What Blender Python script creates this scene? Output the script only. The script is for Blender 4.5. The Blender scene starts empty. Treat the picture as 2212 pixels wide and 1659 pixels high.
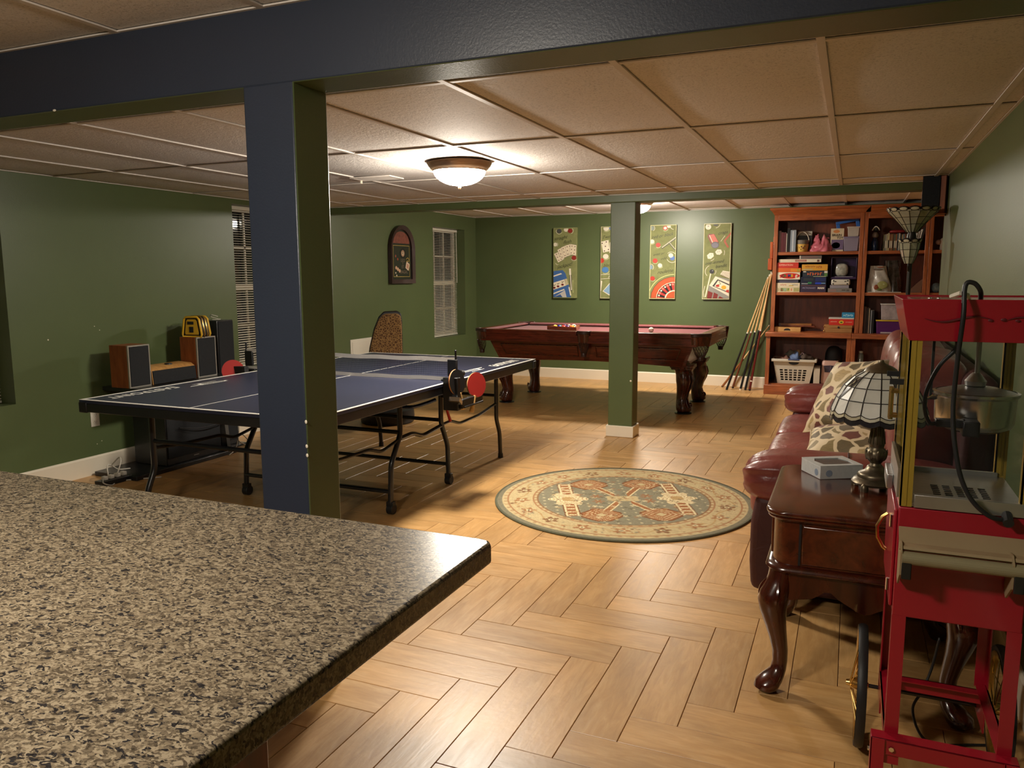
import bpy, math, random
from mathutils import Vector, Matrix, Euler
import numpy as np
random.seed(7)
PI = math.pi
sc = bpy.context.scene
COL = sc.collection

# ------------------------------------------------------------------ camera
FPX = 1700.0; CAMH = 1.408
_y, _p, _r = math.radians(23.278), math.radians(7.8576), math.radians(-0.2144)
FW = Vector((-math.sin(_y)*math.cos(_p), math.cos(_y)*math.cos(_p), -math.sin(_p)))
_rt = Vector((math.cos(_y), math.sin(_y), 0)); _up = _rt.cross(FW)
RT = _rt*math.cos(_r) + _up*math.sin(_r); UP = _up*math.cos(_r) - _rt*math.sin(_r)
cam_d = bpy.data.cameras.new('camera'); cam = bpy.data.objects.new('camera', cam_d); COL.objects.link(cam)
cam_d.sensor_fit = 'HORIZONTAL'; cam_d.sensor_width = 36.0; cam_d.lens = 36.0*FPX/2212.0
cam_d.clip_start = 0.02; cam_d.clip_end = 60
cam.matrix_world = Matrix(((RT.x, UP.x, -FW.x, 0), (RT.y, UP.y, -FW.y, 0), (RT.z, UP.z, -FW.z, CAMH), (0, 0, 0, 1)))
sc.camera = cam
# ------------------------------------------------------------------ world, exposure
wd = bpy.data.worlds.new('night'); sc.world = wd; wd.use_nodes = True
wd.node_tree.nodes['Background'].inputs['Color'].default_value = (0.010, 0.013, 0.022, 1)
wd.node_tree.nodes['Background'].inputs['Strength'].default_value = 1.0
sc.view_settings.view_transform = 'Standard'
try: sc.view_settings.look = 'None'
except Exception: pass
sc.view_settings.gamma = 1.0
sc.view_settings.use_curve_mapping = False
sc.view_settings.exposure = 0.0
sc.cycles.use_denoising = True
sc.cycles.max_bounces = 7; sc.cycles.diffuse_bounces = 4; sc.cycles.glossy_bounces = 3
sc.cycles.use_adaptive_sampling = True; sc.cycles.adaptive_threshold = 0.04; sc.cycles.adaptive_min_samples = 16
sc.cycles.transmission_bounces = 4; sc.cycles.transparent_max_bounces = 10
sc.cycles.caustics_reflective = False; sc.cycles.caustics_refractive = False
sc.cycles.sample_clamp_indirect = 6.0
# strength of the glass bowls of the ceiling lamps (they are the room's only light)
LAMP_W = {'mid': 300.0, 'back': 400.0, 'bar': 230.0}
LAMP_COL = (1.0, 0.91, 0.77)

# ------------------------------------------------------------------ helpers
def srgb(*c):
    if len(c) == 1 and isinstance(c[0], str):
        h = c[0].lstrip('#'); c = tuple(int(h[i:i+2], 16) for i in (0, 2, 4))
    if len(c) == 1: c = c[0]
    o = []
    for v in c[:3]:
        v = v/255.0
        o.append(v/12.92 if v <= 0.04045 else ((v+0.055)/1.055)**2.4)
    return tuple(o)

class MB:
    def __init__(s): s.v = []; s.f = []; s.m = []; s.uv = None
    def add(s, vs, fs, mi=0):
        b = len(s.v); s.v += [tuple(p) for p in vs]
        for f in fs: s.f.append(tuple(i+b for i in f)); s.m.append(mi)
        return s
    def box(s, x0, x1, y0, y1, z0, z1, mi=0, T=None):
        vs = [(x, y, z) for z in (z0, z1) for y in (y0, y1) for x in (x0, x1)]
        if T is not None: vs = [T @ Vector(p) for p in vs]
        return s.add(vs, [(0, 2, 3, 1), (4, 5, 7, 6), (0, 1, 5, 4), (2, 6, 7, 3), (0, 4, 6, 2), (1, 3, 7, 5)], mi)
    def tube(s, pts, r, n=8, mi=0, caps=True, closed=False):
        P = [Vector(p) for p in pts]; k = len(P)
        rs = r if isinstance(r, (list, tuple)) else [r]*k
        T = []
        for i in range(k):
            a = P[(i-1) % k] if (closed or i > 0) else P[i]
            b = P[(i+1) % k] if (closed or i < k-1) else P[i]
            d = b-a; T.append(d.normalized() if d.length > 1e-9 else Vector((0, 0, 1)))
        u = T[0].orthogonal().normalized(); vs = []
        for i in range(k):
            u = u - T[i]*u.dot(T[i]); u = u.normalized() if u.length > 1e-6 else T[i].orthogonal().normalized()
            w = T[i].cross(u)
            for j in range(n):
                a = 2*PI*j/n; vs.append(P[i] + (u*math.cos(a)+w*math.sin(a))*rs[i])
        fs = []
        for i in range(k if closed else k-1):
            q = (i+1) % k
            for j in range(n):
                fs.append((i*n+j, i*n+(j+1) % n, q*n+(j+1) % n, q*n+j))
        if caps and not closed:
            fs.append(tuple(range(n-1, -1, -1))); fs.append(tuple((k-1)*n+j for j in range(n)))
        return s.add(vs, fs, mi)
    def cyl(s, p0, p1, r0, r1=None, n=16, mi=0, caps=True):
        return s.tube([p0, p1], [r0, r0 if r1 is None else r1], n, mi, caps)
    def lathe(s, prof, c=(0, 0, 0), n=24, mi=0, T=None, a0=0, a1=2*PI, caps=True):
        full = abs(a1-a0-2*PI) < 1e-6; k = n if full else n+1; vs = []; fs = []
        for (r, z) in prof:
            for j in range(k):
                a = a0+(a1-a0)*j/n; p = Vector((c[0]+r*math.cos(a), c[1]+r*math.sin(a), c[2]+z))
                vs.append(T @ p if T is not None else p)
        for i in range(len(prof)-1):
            for j in range(n):
                q = (j+1) % k
                fs.append((i*k+j, i*k+q, (i+1)*k+q, (i+1)*k+j))
        if caps and full:
            if prof[0][0] > 1e-5: fs.append(tuple(range(k-1, -1, -1)))
            if prof[-1][0] > 1e-5: fs.append(tuple((len(prof)-1)*k+j for j in range(k)))
        return s.add(vs, fs, mi)
    def prism(s, poly, axis, lo, hi, mi=0, T=None, lo_poly=None):
        n = len(poly)
        def mk(p, t):
            q = {'x': (t, p[0], p[1]), 'y': (p[0], t, p[1]), 'z': (p[0], p[1], t)}[axis]
            return (T @ Vector(q)) if T is not None else q
        vs = [mk(p, lo) for p in (lo_poly or poly)] + [mk(p, hi) for p in poly]
        fs = [tuple(range(n-1, -1, -1)), tuple(range(n, 2*n))]
        fs += [(i, (i+1) % n, n+(i+1) % n, n+i) for i in range(n)]
        return s.add(vs, fs, mi)
    def ball(s, c, r, nu=16, nv=10, sc_=(1, 1, 1), mi=0, T=None, p=1.0, p2=1.0):
        sg = lambda t, e: math.copysign(abs(t)**e, t)
        vs = []; fs = []
        for i in range(nv+1):
            t = -PI/2+PI*i/nv
            for j in range(nu):
                a = 2*PI*j/nu
                q = Vector((c[0]+r*sc_[0]*sg(math.cos(t), p2)*sg(math.cos(a), p), c[1]+r*sc_[1]*sg(math.cos(t), p2)*sg(math.sin(a), p), c[2]+r*sc_[2]*sg(math.sin(t), p2)))
                vs.append(T @ q if T is not None else q)
        for i in range(nv):
            for j in range(nu):
                fs.append((i*nu+j, i*nu+(j+1) % nu, (i+1)*nu+(j+1) % nu, (i+1)*nu+j))
        return s.add(vs, fs, mi)
    def grid(s, fn, nu, nv, mi=0, wrap=False):
        vs = [fn(i/nu, j/nv) for j in range(nv+1) for i in range(nu+(0 if wrap else 1))]
        k = nu if wrap else nu+1; fs = []
        for j in range(nv):
            for i in range(nu):
                q = (i+1) % k
                fs.append((j*k+i, j*k+q, (j+1)*k+q, (j+1)*k+i))
        return s.add(vs, fs, mi)
    def ngon(s, pts, mi=0): return s.add(pts, [tuple(range(len(pts)))], mi)
    def xf(s, T):
        s.v = [tuple(T @ Vector(p)) for p in s.v]; return s

def TR(loc=(0, 0, 0), rz=0, rx=0, ry=0, s=1):
    return Matrix.Translation(loc) @ Euler((rx, ry, rz)).to_matrix().to_4x4() @ Matrix.Scale(s, 4)

def obj(name, mb, mats, parent=None, bevel=0, seg=2, smooth=None, world=False, sub=0, loc=None):
    """one mesh object; parts share the frame of their thing, a top-level mesh gets its origin at its base"""
    me = bpy.data.meshes.new(name)
    V = [Vector(p) for p in mb.v]
    o = bpy.data.objects.new(name, me); COL.objects.link(o)
    if parent is None and loc is None:
        xs = [p.x for p in V]; ys = [p.y for p in V]; zs = [p.z for p in V]
        L = Vector(((min(xs)+max(xs))/2, (min(ys)+max(ys))/2, min(zs)))
        V = [p-L for p in V]; o.location = L
    elif loc is not None:
        L = Vector(loc); V = [p-L for p in V]; o.location = L
    if parent is not None:
        o.parent = parent
        if world:
            r = parent
            while r.parent is not None: r = r.parent
            I = (Matrix.Translation(r.location) @ r.rotation_euler.to_matrix().to_4x4()).inverted()
            V = [I @ p for p in V]
    me.from_pydata([tuple(p) for p in V], [], mb.f)
    ms = mats if isinstance(mats, (list, tuple)) else [mats]
    for m in ms: me.materials.append(m)
    if len(ms) > 1: me.polygons.foreach_set('material_index', mb.m)
    me.validate(); 
    if bevel:
        b = o.modifiers.new('bevel', 'BEVEL'); b.width = bevel; b.segments = seg; b.limit_method = 'ANGLE'; b.angle_limit = 0.6
    if sub:
        b = o.modifiers.new('sub', 'SUBSURF'); b.levels = sub; b.render_levels = sub
    if smooth is None: smooth = 40 if (bevel or len(mb.f) > 24) else 0
    if smooth:
        me.shade_smooth()
        if smooth < 180 and not sub: me.set_sharp_from_angle(angle=math.radians(smooth))
    return o

def tag(o, label=None, cat=None, group=None, kind=None):
    if label: o['label'] = label
    if cat: o['category'] = cat
    if group: o['group'] = group
    if kind: o['kind'] = kind
    return o
def thing(name, label, cat, loc=(0, 0, 0), rz=0, group=None):
    o = bpy.data.objects.new(name, None); COL.objects.link(o); o.empty_display_size = 0.05
    o.location = loc; o.rotation_euler = (0, 0, rz)
    return tag(o, label, cat, group)
def copy_tree(o, parent=None):
    c = o.copy(); COL.objects.link(c); c.parent = parent
    for ch in [x for x in o.children]: copy_tree(ch, c)
    return c

# ------------------------------------------------------------------ materials
MATS = {}
def _new(name):
    m = bpy.data.materials.new(name); m.use_nodes = True
    nt = m.node_tree; b = nt.nodes['Principled BSDF']
    return m, nt, b
def N(nt, t, **k):
    n = nt.nodes.new(t)
    for a, v in k.items():
        if a.startswith('i_'):
            key = a[2:]; n.inputs[int(key) if key.isdigit() else key].default_value = v
        else: setattr(n, a, v)
    return n
def mat(name, color, rough=0.5, metal=0.0, var=0.06, vs=6.0, bump=0.0, bs=60.0, stretch=(1, 1, 1), coat=0.0, spec=0.5, trans=0.0, alpha=1.0, emit=None, es=0.0, ior=1.45, sheen=0.0, coords='Object'):
    if name in MATS: return MATS[name]
    m, nt, b = _new(name); L = nt.links
    c = srgb(color) if isinstance(color, str) else tuple(color)
    b.inputs['Roughness'].default_value = rough; b.inputs['Metallic'].default_value = metal
    b.inputs['Coat Weight'].default_value = coat; b.inputs['Coat Roughness'].default_value = 0.08
    b.inputs['Specular IOR Level'].default_value = spec; b.inputs['Transmission Weight'].default_value = trans
    b.inputs['Alpha'].default_value = alpha; b.inputs['IOR'].default_value = ior
    b.inputs['Sheen Weight'].default_value = sheen
    b.inputs['Base Color'].default_value = (*c, 1)
    if emit is not None:
        b.inputs['Emission Color'].default_value = (*emit, 1); b.inputs['Emission Strength'].default_value = es
    tc = N(nt, 'ShaderNodeTexCoord'); mp = N(nt, 'ShaderNodeMapping'); mp.inputs['Scale'].default_value = stretch
    L.new(tc.outputs[coords], mp.inputs['Vector'])
    if var > 0:
        n = N(nt, 'ShaderNodeTexNoise', i_Scale=vs, i_Detail=4.0)
        L.new(mp.outputs[0], n.inputs['Vector'])
        r = N(nt, 'ShaderNodeValToRGB')
        r.color_ramp.elements[0].position = 0.3; r.color_ramp.elements[1].position = 0.7
        r.color_ramp.elements[0].color = (*[max(0, x*(1-var)) for x in c], 1)
        r.color_ramp.elements[1].color = (*[min(1, x*(1+var)) for x in c], 1)
        L.new(n.outputs['Fac'], r.inputs['Fac']); L.new(r.outputs['Color'], b.inputs['Base Color'])
    if bump > 0:
        n2 = N(nt, 'ShaderNodeTexNoise', i_Scale=bs, i_Detail=3.0); L.new(mp.outputs[0], n2.inputs['Vector'])
        bp = N(nt, 'ShaderNodeBump', i_Strength=bump, i_Distance=0.004)
        L.new(n2.outputs['Fac'], bp.inputs['Height']); L.new(bp.outputs['Normal'], b.inputs['Normal'])
    MATS[name] = m; return m
def wood(name, c1, c2, stretch=(1, 12, 12), scale=3.0, rough=0.35, coat=0.25, bump=0.15, c3=None, coords='Object', spec=0.5):
    if name in MATS: return MATS[name]
    m, nt, b = _new(name); L = nt.links
    tc = N(nt, 'ShaderNodeTexCoord'); mp = N(nt, 'ShaderNodeMapping'); mp.inputs['Scale'].default_value = stretch
    L.new(tc.outputs[coords], mp.inputs['Vector'])
    n = N(nt, 'ShaderNodeTexNoise', i_Scale=scale, i_Detail=6.0, i_Roughness=0.6, i_Distortion=0.6)
    L.new(mp.outputs[0], n.inputs['Vector'])
    r = N(nt, 'ShaderNodeValToRGB'); e = r.color_ramp.elements
    e[0].position = 0.33; e[1].position = 0.68
    e[0].color = (*srgb(c1), 1); e[1].color = (*srgb(c2), 1)
    if c3:
        k = e.new(0.5); k.color = (*srgb(c3), 1)
    L.new(n.outputs['Fac'], r.inputs['Fac']); L.new(r.outputs['Color'], b.inputs['Base Color'])
    b.inputs['Roughness'].default_value = rough; b.inputs['Coat Weight'].default_value = coat; b.inputs['Coat Roughness'].default_value = 0.15
    b.inputs['Specular IOR Level'].default_value = spec
    bp = N(nt, 'ShaderNodeBump', i_Strength=bump, i_Distance=0.002)
    L.new(n.outputs['Fac'], bp.inputs['Height']); L.new(bp.outputs['Normal'], b.inputs['Normal'])
    MATS[name] = m; return m
def text_mesh(name, body, size, mats, parent, T, ext=0.0006, shear=0.0, align='CENTER', bold=0.0, sx=1.0, world=False):
    """flat raised lettering in the xy plane of T, turned into a mesh part"""
    cu = bpy.data.curves.new(name, 'FONT'); cu.body = body; cu.size = size; cu.extrude = ext; cu.shear = shear
    cu.align_x = align; cu.align_y = 'CENTER'; cu.offset = bold; cu.resolution_u = 3
    t = bpy.data.objects.new(name, cu); COL.objects.link(t)
    bpy.context.view_layer.update()
    dg = bpy.context.evaluated_depsgraph_get()
    me = bpy.data.meshes.new_from_object(t.evaluated_get(dg))
    bpy.data.objects.remove(t); bpy.data.curves.remove(cu)
    me.transform(T @ Matrix.Diagonal((sx, 1, 1, 1)))
    o = bpy.data.objects.new(name, me); COL.objects.link(o); me.name = name
    if parent is not None:
        o.parent = parent
        if world:
            r = parent
            while r.parent is not None: r = r.parent
            me.transform((Matrix.Translation(r.location) @ r.rotation_euler.to_matrix().to_4x4()).inverted())
    me.materials.clear(); me.materials.append(mats)
    return o

black_metal = mat('black_metal', (0.012, 0.012, 0.014), 0.32, 0.0, var=0.1, coat=0.3)
black_plastic = mat('black_plastic', (0.014, 0.014, 0.015), 0.45, var=0.1)
white_paint = mat('white_trim_paint', '#e6dcc8', 0.45, var=0.03, vs=3)
chrome = mat('chrome', (0.75, 0.75, 0.75), 0.15, 1.0, var=0.03)
brass = mat('brass', (0.75, 0.52, 0.18), 0.25, 1.0, var=0.05)
# ------------------------------------------------------------------ setting
XL, XR, YB, YF = -4.95, 0.57, 10.22, -2.6
ZC, ZC2 = 2.073, 2.215
green = mat('green_wall_paint', (0.092, 0.123, 0.049), 0.38, var=0.07, vs=1.6, bump=0.12, bs=160, spec=0.55)
blue = mat('blue_wall_paint', (0.027, 0.0345, 0.054), 0.36, var=0.07, vs=1.8, bump=0.12, bs=160, spec=0.55)
WIN = [(2.46, 3.36), (5.41, 6.31), (8.97, 9.87)]; WZ0, WZ1 = 0.592, 2.03

w = MB(); ys = [YF-0.2]
for a, b in WIN: ys += [a, b]
ys.append(YB+0.2)
for i in range(0, len(ys), 2): w.box(XL-0.25, XL, ys[i], ys[i+1], 0, 2.45)
for a, b in WIN:
    w.box(XL-0.25, XL, a, b, 0, WZ0); w.box(XL-0.25, XL, a, b, WZ1, 2.45)
wall_left = tag(obj('wall_left', w, green, smooth=0), 'green painted wall with three recessed windows', kind='structure')
wall_back = tag(obj('wall_back', MB().box(XL-0.25, 2.1, YB, YB+0.2, 0, 2.45), green), 'green painted end wall behind the pool table', kind='structure')
wall_right = tag(obj('wall_right', MB().box(XR, XR+0.12, YF-0.2, 6.42, 0, 2.45), green), 'green painted wall behind the sofa and popcorn cart', kind='structure')
tag(obj('wall_alcove', MB().box(1.9, 2.1, 6.3, YB+0.2, 0, 2.45), green), 'green wall closing the bookcase alcove', kind='structure')
tag(obj('wall_return', MB().box(XR+0.12, 1.9, 6.30, 6.42, 0, 2.45), green), 'green return wall behind the sofa wall end', kind='structure')
tag(obj('wall_front', MB().box(XL-0.25, XR+0.12, YF-0.2, YF, 0, 2.45), blue), 'blue painted wall at the bar end', kind='structure')
# small plaster nicks and a bracket scar on the left wall
for i, (y, z, r) in enumerate([(3.62, 0.99, .006), (3.98, 1.06, .004), (4.02, 1.03, .004), (3.93, 0.215, .004), (3.97, 0.23, .004)]):
    obj('paint_chip', MB().cyl((XL-0.001, y, z), (XL+0.0012, y, z), r, r*.8, 7), white_paint, wall_left, world=True)
# baseboards
def baseboard(name, lab, x0, x1, y0, y1):
    t = 0.013; h = 0.135
    if abs(x1-x0) < 0.05: poly = None
    b = MB()
    if y1-y0 > x1-x0:
        s = 1 if x1 > x0 else -1
        d = x1-x0
        b.prism([(x0, 0), (x1, 0), (x1, h-0.012), (x0+d*0.45, h), (x0, h)], 'y', y0, y1)
    else:
        b.prism([(y1, 0), (y0, 0), (y0, h-0.012), (y0+(y1-y0)*0.55, h), (y1, h)], 'x', x0, x1)
    return tag(obj(name, b, white_paint, smooth=0), lab, kind='structure')
baseboard('baseboard_left', 'white baseboard under the window wall', XL, XL+0.014, YF, YB)
baseboard('baseboard_back', 'white baseboard behind the pool table', XL, 1.9, YB-0.014, YB)
b = MB().prism([(XR, 0), (XR-0.014, 0), (XR-0.014, 0.123), (XR-0.006, 0.135), (XR, 0.135)], 'y', YF, 6.42)
tag(obj('baseboard_right', b, white_paint, smooth=0), 'white baseboard behind the popcorn cart', kind='structure')

# beams and posts
b = MB().box(XL, XR, 2.02, 2.19, 1.990, 2.34, 1)
b.m[2] = 0
bb = tag(obj('trim_beam', b, [blue, green], bevel=0.006), 'boxed beam painted blue on the bar side and green beneath', kind='structure')
b = MB().box(-1.780, -1.588, 2.02, 2.19, 0, 1.995, 1); b.m[2] = 0
bp = tag(obj('trim_post', b, [blue, green], bevel=0.006), 'square post painted blue in front, carrying the blue beam', kind='structure')
for (x, z) in ((-1.589, 0.945), (-1.590, 0.865), (-1.5895, 0.835)):
    obj('paint_chip', MB().ball((x, 2.0205, z), 0.005, 8, 5, (1, .4, 1.3)), white_paint, bp, world=True)
b = MB().ball((-2.63, 2.0202, 1.993), 0.006, 8, 5, (1.4, .5, .7)); obj('paint_chip', b, white_paint, bb, world=True)
tag(obj('trim_beam', MB().box(XL, 1.9, 6.57, 6.72, 2.012, 2.34), green, bevel=0.006), 'shallow green boxed beam before the pool table', kind='structure')
gp = tag(obj('trim_post', MB().box(-1.922, -1.705, 6.60, 6.78, 0, 2.02), green, bevel=0.006), 'square green post on a white base before the pool table', kind='structure')
obj('post_base', MB().box(-1.937, -1.690, 6.585, 6.795, 0, 0.10), white_paint, gp, bevel=0.006, world=True)
obj('paint_chip', MB().ball((-1.722, 6.599, 0.50), 0.009, 8, 5, (1, .4, 1)), white_paint, gp, world=True)

# ---------------- floor: herringbone planks of 6 x 24 inches
grout = mat('grout', (0.24, 0.14, 0.07), 0.8, var=0.1)
def plank_material():
    m, nt, b = _new('plank_wood'); L = nt.links
    uv = N(nt, 'ShaderNodeUVMap'); oi = N(nt, 'ShaderNodeObjectInfo'); ge = N(nt, 'ShaderNodeNewGeometry')
    rnd = N(nt, 'ShaderNodeMath', operation='ADD'); L.new(oi.outputs['Random'], rnd.inputs[0]); L.new(ge.outputs['Random Per Island'], rnd.inputs[1])
    fr = N(nt, 'ShaderNodeMath', operation='FRACT'); L.new(rnd.outputs[0], fr.inputs[0])
    of = N(nt, 'ShaderNodeVectorMath', operation='SCALE'); of.inputs[0].default_value = (37.0, 91.0, 13.0); L.new(fr.outputs[0], of.inputs['Scale'])
    ad = N(nt, 'ShaderNodeVectorMath', operation='ADD'); L.new(uv.outputs[0], ad.inputs[0]); L.new(of.outputs[0], ad.inputs[1])
    mp = N(nt, 'ShaderNodeMapping'); mp.inputs['Scale'].default_value = (3.0, 19.0, 1); L.new(ad.outputs[0], mp.inputs['Vector'])
    n = N(nt, 'ShaderNodeTexNoise', i_Scale=2.2, i_Detail=7.0, i_Roughness=0.62, i_Distortion=0.9); L.new(mp.outputs[0], n.inputs['Vector'])
    r = N(nt, 'ShaderNodeValToRGB'); e = r.color_ramp.elements
    e[0].position = 0.30; e[0].color = (0.455, 0.242, 0.083, 1); e[1].position = 0.72; e[1].color = (0.60, 0.362, 0.150, 1)
    k = e.new(0.52); k.color = (0.53, 0.298, 0.108, 1)
    L.new(n.outputs['Fac'], r.inputs['Fac'])
    mp2 = N(nt, 'ShaderNodeMapping'); mp2.inputs['Scale'].default_value = (1.5, 4.0, 1); L.new(ad.outputs[0], mp2.inputs['Vector'])
    n2 = N(nt, 'ShaderNodeTexNoise', i_Scale=2.5, i_Detail=4.0); L.new(mp2.outputs[0], n2.inputs['Vector'])
    mr = N(nt, 'ShaderNodeMapRange'); mr.inputs['From Min'].default_value = 0.3; mr.inputs['From Max'].default_value = 0.7; mr.inputs['To Min'].default_value = 0.86; mr.inputs['To Max'].default_value = 1.12
    L.new(n2.outputs['Fac'], mr.inputs['Value'])
    mr2 = N(nt, 'ShaderNodeMapRange'); mr2.inputs['To Min'].default_value = 0.90; mr2.inputs['To Max'].default_value = 1.10; L.new(fr.outputs[0], mr2.inputs['Value'])
    ml = N(nt, 'ShaderNodeMath', operation='MULTIPLY'); L.new(mr.outputs[0], ml.inputs[0]); L.new(mr2.outputs[0], ml.inputs[1])
    vm = N(nt, 'ShaderNodeVectorMath', operation='SCALE'); L.new(r.outputs['Color'], vm.inputs[0]); L.new(ml.outputs[0], vm.inputs['Scale'])
    L.new(vm.outputs[0], b.inputs['Base Color'])
    mr3 = N(nt, 'ShaderNodeMapRange'); mr3.inputs['To Min'].default_value = 0.30; mr3.inputs['To Max'].default_value = 0.46; L.new(n.outputs['Fac'], mr3.inputs['Value'])
    L.new(mr3.outputs[0], b.inputs['Roughness']); b.inputs['Specular IOR Level'].default_value = 0.85
    n3 = N(nt, 'ShaderNodeTexNoise', i_Scale=55.0, i_Detail=3.0); L.new(ad.outputs[0], n3.inputs['Vector'])
    bp = N(nt, 'ShaderNodeBump', i_Strength=0.10, i_Distance=0.003); L.new(n3.outputs['Fac'], bp.inputs['Height'])
    bp2 = N(nt, 'ShaderNodeBump', i_Strength=0.16, i_Distance=0.002); L.new(n.outputs['Fac'], bp2.inputs['Height']); L.new(bp.outputs[0], bp2.inputs['Normal'])
    L.new(bp2.outputs[0], b.inputs['Normal'])
    return m
plank_m = plank_material()
floor = tag(obj('floor', MB().box(XL-0.2, 2.0, YF-0.1, YB+0.1, -0.06, -0.006), grout), 'wood-look plank tile floor laid in herringbone', kind='structure')
PW = 0.153; GAP = 0.0011
def plank_verts(cx, cy, vert):
    """chamfered plank in its own frame (long axis x), optionally turned and moved; returns verts, faces, uv per vert"""
    hx, hy, c = 2*PW-GAP, PW/2-GAP, 0.0012
    vs = [(-hx, -hy, -0.006), (hx, -hy, -0.006), (hx, hy, -0.006), (-hx, hy, -0.006),
          (-hx, -hy, -c), (hx, -hy, -c), (hx, hy, -c), (-hx, hy, -c),
          (-hx+c, -hy+c, 0), (hx-c, -hy+c, 0), (hx-c, hy-c, 0), (-hx+c, hy-c, 0)]
    fs = [(8, 9, 10, 11)] + [(a+i, a+(i+1) % 4, b_+(i+1) % 4, b_+i) for a, b_ in ((0, 4), (4, 8)) for i in range(4)]
    uv = [(p[0], p[1]) for p in vs]
    if vert: vs = [(-p[1], p[0], p[2]) for p in vs]
    return [(p[0]+cx, p[1]+cy, p[2]) for p in vs], fs, uv
def set_uv(me, uv):
    l = me.uv_layers.new(name='UVMap'); arr = np.empty(len(me.loops)*2, np.float32)
    vi = np.empty(len(me.loops), np.int32); me.loops.foreach_get('vertex_index', vi)
    u = np.array(uv, np.float32)[vi]; l.data.foreach_set('uv', u.ravel())
planks = []
for n in range(-140, 160):
    for m_ in range(-20, 21):
        a = -1.202-4*PW + (n+8*m_)*PW; b_ = 2.1685 + n*PW
        if b_ < YF-0.4 or b_ > YB+0.6: continue
        for (cx, cy, v) in ((a+2*PW, b_+PW/2, False), (a+4.5*PW, b_-PW, True)):
            xr = XR+0.32 if cy < 6.2 else 2.2
            if XL-0.32 < cx < xr and YF < cy < YB+0.32: planks.append((cx, cy, v))
def in_view(cx, cy):
    d = Vector((cx, cy, -CAMH)); z = d.dot(FW)
    if z < 0.3: return None
    px = 1106+FPX*d.dot(RT)/z; py = 829.5-FPX*d.dot(UP)/z
    if not (-60 < px < 2260 and 500 < py < 1700): return None
    # hidden under the counter
    t = (0.91-CAMH)/(-CAMH); hx, hy = cx*t, cy*t
    if hx < -0.66 and hy < 1.24: return None
    return z
vis = sorted([(in_view(cx, cy), cx, cy, v) for cx, cy, v in planks if in_view(cx, cy)])
near = set((cx, cy, v) for _, cx, cy, v in vis[:296])
vs, fs, uv = plank_verts(0, 0, False)
pme = bpy.data.meshes.new('plank'); pme.from_pydata(vs, [], fs); set_uv(pme, uv); pme.materials.append(plank_m)
FLZ = floor.location.copy()
for (cx, cy, v) in near:
    o = bpy.data.objects.new('plank', pme); COL.objects.link(o); o.parent = floor
    o.location = Vector((cx, cy, 0.0))-FLZ; o.rotation_euler = (0, 0, PI/2 if v else 0)
AV, AF, AU = [], [], []
for (cx, cy, v) in planks:
    if (cx, cy, v) in near: continue
    vs, fs, uv = plank_verts(cx, cy, v); k = len(AV); ox, oy = random.uniform(0, 40), random.uniform(0, 40)
    AV += vs; AF += [tuple(i+k for i in f) for f in fs]; AU += [(p[0]+ox, p[1]+oy) for p in uv]
me = bpy.data.meshes.new('plank_field'); me.from_pydata([tuple(Vector(p)-FLZ) for p in AV], [], AF); set_uv(me, AU); me.materials.append(plank_m)
o = bpy.data.objects.new('plank_field', me); COL.objects.link(o); o.parent = floor; o['kind'] = 'stuff'

# ---------------- ceilings: 2 x 4 ft lay-in panels on a grid
def ceil_tile_material():
    m, nt, b = _new('ceiling_tile'); L = nt.links
    tc = N(nt, 'ShaderNodeTexCoord'); g = N(nt, 'ShaderNodeObjectInfo')
    n = N(nt, 'ShaderNodeTexNoise', i_Scale=120.0, i_Detail=4.0, i_Roughness=0.7); L.new(tc.outputs['Object'], n.inputs['Vector'])
    n1 = N(nt, 'ShaderNodeTexNoise', i_Scale=38.0, i_Detail=3.0); L.new(tc.outputs['Object'], n1.inputs['Vector'])
    r = N(nt, 'ShaderNodeValToRGB'); e = r.color_ramp.elements; e[0].position = 0.36; e[0].color = (0.58, 0.54, 0.505, 1); e[1].position = 0.47; e[1].color = (0.83, 0.775, 0.735, 1)
    L.new(n.outputs['Fac'], r.inputs['Fac'])
    mr = N(nt, 'ShaderNodeMapRange'); mr.inputs['To Min'].default_value = 0.93; mr.inputs['To Max'].default_value = 1.05; L.new(g.outputs['Random'], mr.inputs['Value'])
    vm = N(nt, 'ShaderNodeVectorMath', operation='SCALE'); L.new(r.outputs['Color'], vm.inputs[0]); L.new(mr.outputs[0], vm.inputs['Scale'])
    L.new(vm.outputs[0], b.inputs['Base Color']); b.inputs['Roughness'].default_value = 0.75; b.inputs['Specular IOR Level'].default_value = 0.25
    a = N(nt, 'ShaderNodeMath', operation='ADD'); L.new(n.outputs['Fac'], a.inputs[0]); L.new(n1.outputs['Fac'], a.inputs[1])
    bp = N(nt, 'ShaderNodeBump', i_Strength=0.75, i_Distance=0.004); L.new(a.outputs[0], bp.inputs['Height']); L.new(bp.outputs[0], b.inputs['Normal'])
    return m
tile_m = ceil_tile_material()
grid_m = mat('ceiling_grid_paint', (0.70, 0.63, 0.57), 0.5, var=0.03)
plenum = mat('plenum', (0.05, 0.045, 0.04), 0.9, var=0)
TILE_ME = {}
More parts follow.
